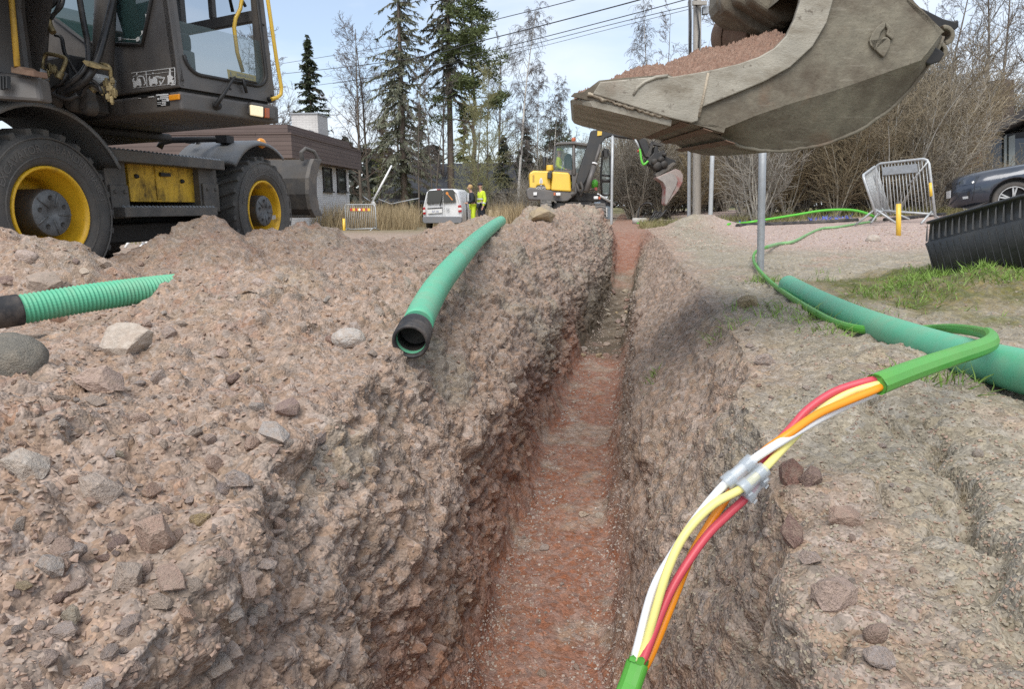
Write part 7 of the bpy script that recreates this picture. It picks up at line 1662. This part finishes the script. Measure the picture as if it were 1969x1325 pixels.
M['stone_pink'] = stone_mat('pinkish_stone', (.385, .275, .222), (.38, .285, .225)); M['stone_grey'] = stone_mat('grey_stone', (.36, .30, .255), (.38, .295, .235)); M['stone_purple'] = stone_mat('dark_purplish_stone', (.235, .155, .135), (.34, .25, .195)); M['stone_pale'] = stone_mat('pale_stone', (.47, .405, .34), (.41, .33, .265)); M['stone_tan'] = stone_mat('tan_stone', (.38, .31, .21), (.30, .23, .16))
M['boulder'] = mat('grey_boulder', (.215, .20, .17), .85, var=.2, vscale=6, dirt=(.30, .25, .19), dfac=.7, dscale=3, bump=.012, bscale=30)
SM = {}
for mk in ('stone_pink', 'stone_grey', 'stone_purple', 'stone_pale', 'stone_tan'):
    for s in range(5):
        me = stone_mesh(10+s*7+len(mk)*3, 17+s*3); me.materials.append(M[mk]); SM[mk, s] = me
rb = stone_mesh(3, rnd=1); rb.materials.append(M['boulder']); rb2 = stone_mesh(8, rnd=1); rb2.materials.append(M['stone_pale']); rb3 = stone_mesh(12, rnd=1); rb3.materials.append(M['stone_pink'])
def stone(px, py, wpx, hpx, me, label, group=None, rz=None, sink=.28, tilt=.25, depth=None, rn_=random.Random(9), pos=None):
    p = pos if pos is not None else hit(px, py+hpx*.25); d = (p-CAM).dot(FW); w = wpx/FPX*d; h = hpx/FPX*d
    o = D.objects.new('stone', me); COL.objects.link(o)
    o.scale = (w, (depth or w*rn_.uniform(.7, 1.0)), h*1.15); nr = gpn(p.x, p.y)[1]
    q = Vector((0, 0, 1)).rotation_difference((nr*.6+ZZ*.6).normalized()).to_matrix().to_4x4()
    R = q @ Matrix.Rotation(rz if rz is not None else rn_.uniform(-.5, .5), 4, 'Z') @ Matrix.Rotation(rn_.uniform(-tilt, tilt), 4, 'X') @ Matrix.Rotation(rn_.uniform(-tilt, tilt), 4, 'Y')
    o.rotation_euler = R.to_euler(); o.location = p+ZZ*(h*(.5-sink))
    return tag(o, label, 'stone', group)
for (px, py, w, h, me, lab) in (
    (36, 690, 118, 88, rb, 'smooth rounded dark grey boulder at the left edge below the ribbed pipe'),
    (243, 652, 105, 80, SM['stone_pale', 1], 'largest pale angular stone on the rubble right of the grey boulder'),
    (195, 730, 92, 56, SM['stone_pink', 2], 'broad pink wedge-shaped stone below the largest pale angular stone'),
    (302, 1024, 74, 108, SM['stone_pink', 4], 'upright pointed pinkish slab in the left foreground rubble'),
    (530, 836, 84, 40, SM['stone_grey', 0], 'flat grey stone in the middle of the left rubble slope'),
    (553, 783, 48, 40, SM['stone_purple', 3], 'dark purplish stone just above the flat grey stone'),
    (462, 925, 64, 42, SM['stone_pink', 0], 'tilted pinkish flake below the flat grey stone'),
    (56, 892, 96, 50, SM['stone_pale', 3], 'wide low pale stone at the left edge of the rubble slope'),
    (670, 648, 60, 34, rb2, 'small rounded pale stone left of the socket pipe opening'),
    (192, 938, 86, 46, SM['stone_grey', 2], 'grey slab right of the wide low pale stone'),
    (388, 1000, 44, 40, SM['stone_tan', 1], 'tan chip right of the upright pointed slab'),
    (250, 1110, 66, 84, SM['stone_grey', 4], 'grey-pink block below the upright pointed slab'),
    (330, 1110, 72, 46, SM['stone_pink', 1], 'pink flake right of the grey-pink block'),
    (100, 1085, 62, 36, SM['stone_grey', 3], 'flat grey chip at the lower left'),
    (415, 1275, 70, 60, SM['stone_grey', 1], 'grey stone at the very bottom of the left rubble'),
    (115, 606, 38, 36, SM['stone_pink', 3], 'upright pink stone leaning against the ribbed pipe'),
    (52, 494, 40, 26, rb3, 'round pink cobble on the heap before the big front wheel'),
    (85, 540, 66, 34, SM['stone_grey', 4], 'grey cobble on the heap behind the ribbed pipe'),
    (1436, 580, 46, 36, SM['stone_tan', 4], 'brown wedge stone standing on the right bank near the steel post'),
    (1470, 692, 44, 28, SM['stone_pink', 2], 'pink stone on the right bank left of the duct'),
    (1520, 912, 50, 62, SM['stone_purple', 1], 'dark purplish stone right of the clear duct connectors'),
    (1558, 918, 46, 42, SM['stone_purple', 4], 'reddish purple block beside the dark purplish stone at the connectors'),
    (1622, 992, 72, 42, SM['stone_pink', 3], 'light pink slab in the middle of the right bank'),
    (1524, 1025, 42, 84, SM['stone_purple', 0], 'long dark stone standing below the connectors'),
    (1600, 1140, 90, 78, SM['stone_pink', 4], 'long pink stone lying in the pink soil strip on the right bank'),
    (1683, 1218, 48, 44, rb3, 'rounded pink stone at the lower right of the pink strip'),
    (1560, 1075, 50, 30, SM['stone_pink', 0], 'small pink stone above the long pink stone'),
    (1690, 1262, 70, 40, SM['stone_pink', 1], 'pink flake below the rounded pink stone at the lower right'),
    (1678, 460, 24, 17, rb2, 'pale boulder on the gravel left of the yellow stake'),
    (1034, 414, 66, 32, SM['stone_tan', 2], 'broken slab on top of the far heap below the mini excavator'),
    (1122, 990, 24, 14, SM['stone_pale', 0], 'left of two pale stones side by side on the trench floor'),
    (1153, 992, 20, 13, rb2, 'right of two pale stones side by side on the trench floor'),
    (1047, 1053, 20, 13, SM['stone_pink', 1], 'single pinkish stone on the red trench floor'),
    (1042, 1295, 20, 18, SM['stone_grey', 2], 'small dark grey stone at the near end of the trench floor'),
    (1880, 872, 18, 18, rb2, 'small round pale pebble in the crack of the grey right bank'),
    (1625, 566, 8, 6, rb2, 'tiny white stone behind the green pipe'),
    (985, 745, 26, 22, SM['stone_grey', 3], 'grey stone stuck in the left trench wall'),
    (500, 545, 40, 20, SM['stone_pink', 3], 'pink slab on the heap between the two black-ended pipes')):
    stone(px, py, w, h, me, lab)
rn_ = random.Random(21); n_ = 0
keys = list(SM)
while n_ < 165:
    px = rn_.uniform(0, 860); py = rn_.uniform(470, 1325)
    if px > 300+ (1325-py)*.62 + 120: continue
    w = rn_.choice((16, 20, 26, 32, 40, 52))*(.45+.75*(py-400)/900); me = SM[keys[rn_.choice((0, 1, 2, 3, 4, 0, 1, 2, 3, 4, 5, 6, 7, 8, 9, 11, 13, 16, 21))]]
    stone(px, py, w, w*rn_.uniform(.4, .75), me, 'small angular stone in the rubble covering the left side of the trench', 'rubble stones on the left heap', rz=rn_.uniform(-3, 3), sink=.30, tilt=.5, rn_=rn_); n_ += 1
for k in range(40):
    px = rn_.uniform(1290, 1760); py = rn_.uniform(560, 1300)
    if px < 1290+(py-560)*.15: continue
    w = rn_.uniform(10, 26)*(.5+.6*(py-400)/900); me = SM[('stone_pink', 'stone_grey', 'stone_pink')[k % 3], k % 5]
    stone(px, py, w, w*rn_.uniform(.45, .75), me, 'small stone half buried in the soil of the right bank', 'stones in the right bank', rz=rn_.uniform(-3, 3), sink=.32, tilt=.4, rn_=rn_)
for k in range(28):
    py = rn_.uniform(620, 1310); f = (py-620)/690; px = (1178-138*f)+rn_.uniform(-1, 1)*(36+105*f); w = rn_.uniform(6, 15)*(.5+.7*f)
    stone(px, py, w, w*.6, SM[('stone_pale', 'stone_grey', 'stone_pink')[k % 3], k % 5], 'loose pale pebble on the trench floor', 'pebbles on the trench floor', rz=rn_.uniform(-3, 3), sink=.25, rn_=rn_)
for k in range(34):
    py = rn_.uniform(545, 690); f = (py-545)/145; px = (1198-50*f)+rn_.uniform(-1, 1)*(16+26*f); w = rn_.uniform(8, 20)*(.7+.4*f)
    stone(px, py, w, w*.6, SM[('stone_tan', 'stone_grey', 'stone_purple')[k % 3], k % 5], 'dull stone in the rubbly darker middle stretch of the trench floor', 'rubble in the middle of the trench', rz=rn_.uniform(-3, 3), sink=.25, rn_=rn_)
# gravel: many small chips in one mesh
def chips(name, pts, sizes, mats, seed, label):
    rs = np.random.RandomState(seed); T_ = []
    for s in range(6):
        me = stone_mesh(200+s, 10); bm = bmesh.new()
        rn2 = random.Random(300+s)
        for _ in range(9):
            v = rv(rn2)*.5; bm.verts.new(v)
        r = bmesh.ops.convex_hull(bm, input=bm.verts); bmesh.ops.triangulate(bm, faces=bm.faces); bm.verts.ensure_lookup_table(); bm.verts.index_update()
        T_.append((np.array([v.co[:] for v in bm.verts], np.float32), np.array([[v.index for v in f.verts] for f in bm.faces], np.int32))); bm.free(); D.meshes.remove(me)
    Vs, Fs, Mi = [], [], []; off = 0
    for i, (p, sz) in enumerate(zip(pts, sizes)):
        V, F = T_[i % 6]; a = rs.rand()*2*PI; c, s_ = math.cos(a), math.sin(a); tl = rs.uniform(-.6, .6)
        Q_ = V*np.array([1, rs.uniform(.6, 1), rs.uniform(.35, .8)])*sz; Q_ = Q_ @ np.array([[c, s_, 0], [-s_, c, 0], [0, 0, 1]]) @ np.array([[1, 0, 0], [0, math.cos(tl), math.sin(tl)], [0, -math.sin(tl), math.cos(tl)]])
        Vs.append(Q_+np.array(p)); Fs.append(F+off); off += len(V); Mi.append(np.full(len(F), rs.randint(len(mats)), np.int32))
    o = npmesh(name, np.concatenate(Vs), np.concatenate(Fs), mats, None, False, np.concatenate(Mi)); return tag(o, label, 'gravel', kind='stuff')
def scat(n, fpx, smin, smax, seed):
    rn2 = random.Random(seed); P = []; Sz = []
    while len(P) < n:
        q = fpx(rn2)
        if q is None: continue
        p = hit(*q); d = (p-CAM).length
        if d > 16: continue
        P.append(p+ZZ*.001); Sz.append((smin+(smax-smin)*rn2.random()**2.6)*(.55+.28*d))
    return P, Sz
def f_left(r):
    px, py = r.uniform(0, 1180), r.uniform(430, 1325)
    if px > 1180-(py-430)*.34: return None
    return px, py
CM = [mat('pink_chip', (.33, .235, .185), .9, var=.2), mat('grey_chip', (.31, .245, .20), .9, var=.2), mat('soil_clod', (.33, .236, .18), .95, var=.2)]
P, Sz = scat(5000, f_left, .004, .022, 1); chips('rubble_chips', P, Sz, CM, 1, 'small stone chips and clods littering the heaps left of the trench')
def f_right(r):
    px, py = r.uniform(1180, 1969), r.uniform(440, 1325)
    if px < 1235+max(0, py-700)*.02: return None
    if py < 620 and r.random() < .7: return None
    return px, py
P, Sz = scat(9500, f_right, .003, .012, 2); gc_ = mat('grey_clod', (.305, .265, .203), .95, var=.2); chips('bank_grit', P, Sz, [CM[0], gc_, gc_, gc_, CM[-1]], 2, 'small chips and clods scattered over the right bank')
def f_floor(r):
    py = r.uniform(560, 1325); f = (py-560)/765; return (1196-156*f)+r.choice((-1, 1))*(r.random()**.5)*(26+135*f), py
P, Sz = scat(5000, f_floor, .003, .013, 3); chips('trench_grit', P, Sz, [M['stone_pale'], M['stone_pink'], M['stone_grey']], 3, 'pale grit strewn on the red trench floor')
def f_grav(r): return r.uniform(1260, 1800), r.uniform(434, 480)
P, Sz = scat(2500, f_grav, .004, .012, 4); chips('pale_gravel', P, Sz, [M['stone_pink'], M['stone_pale']], 4, 'pale pink gravel on the flat yard right of the trench')
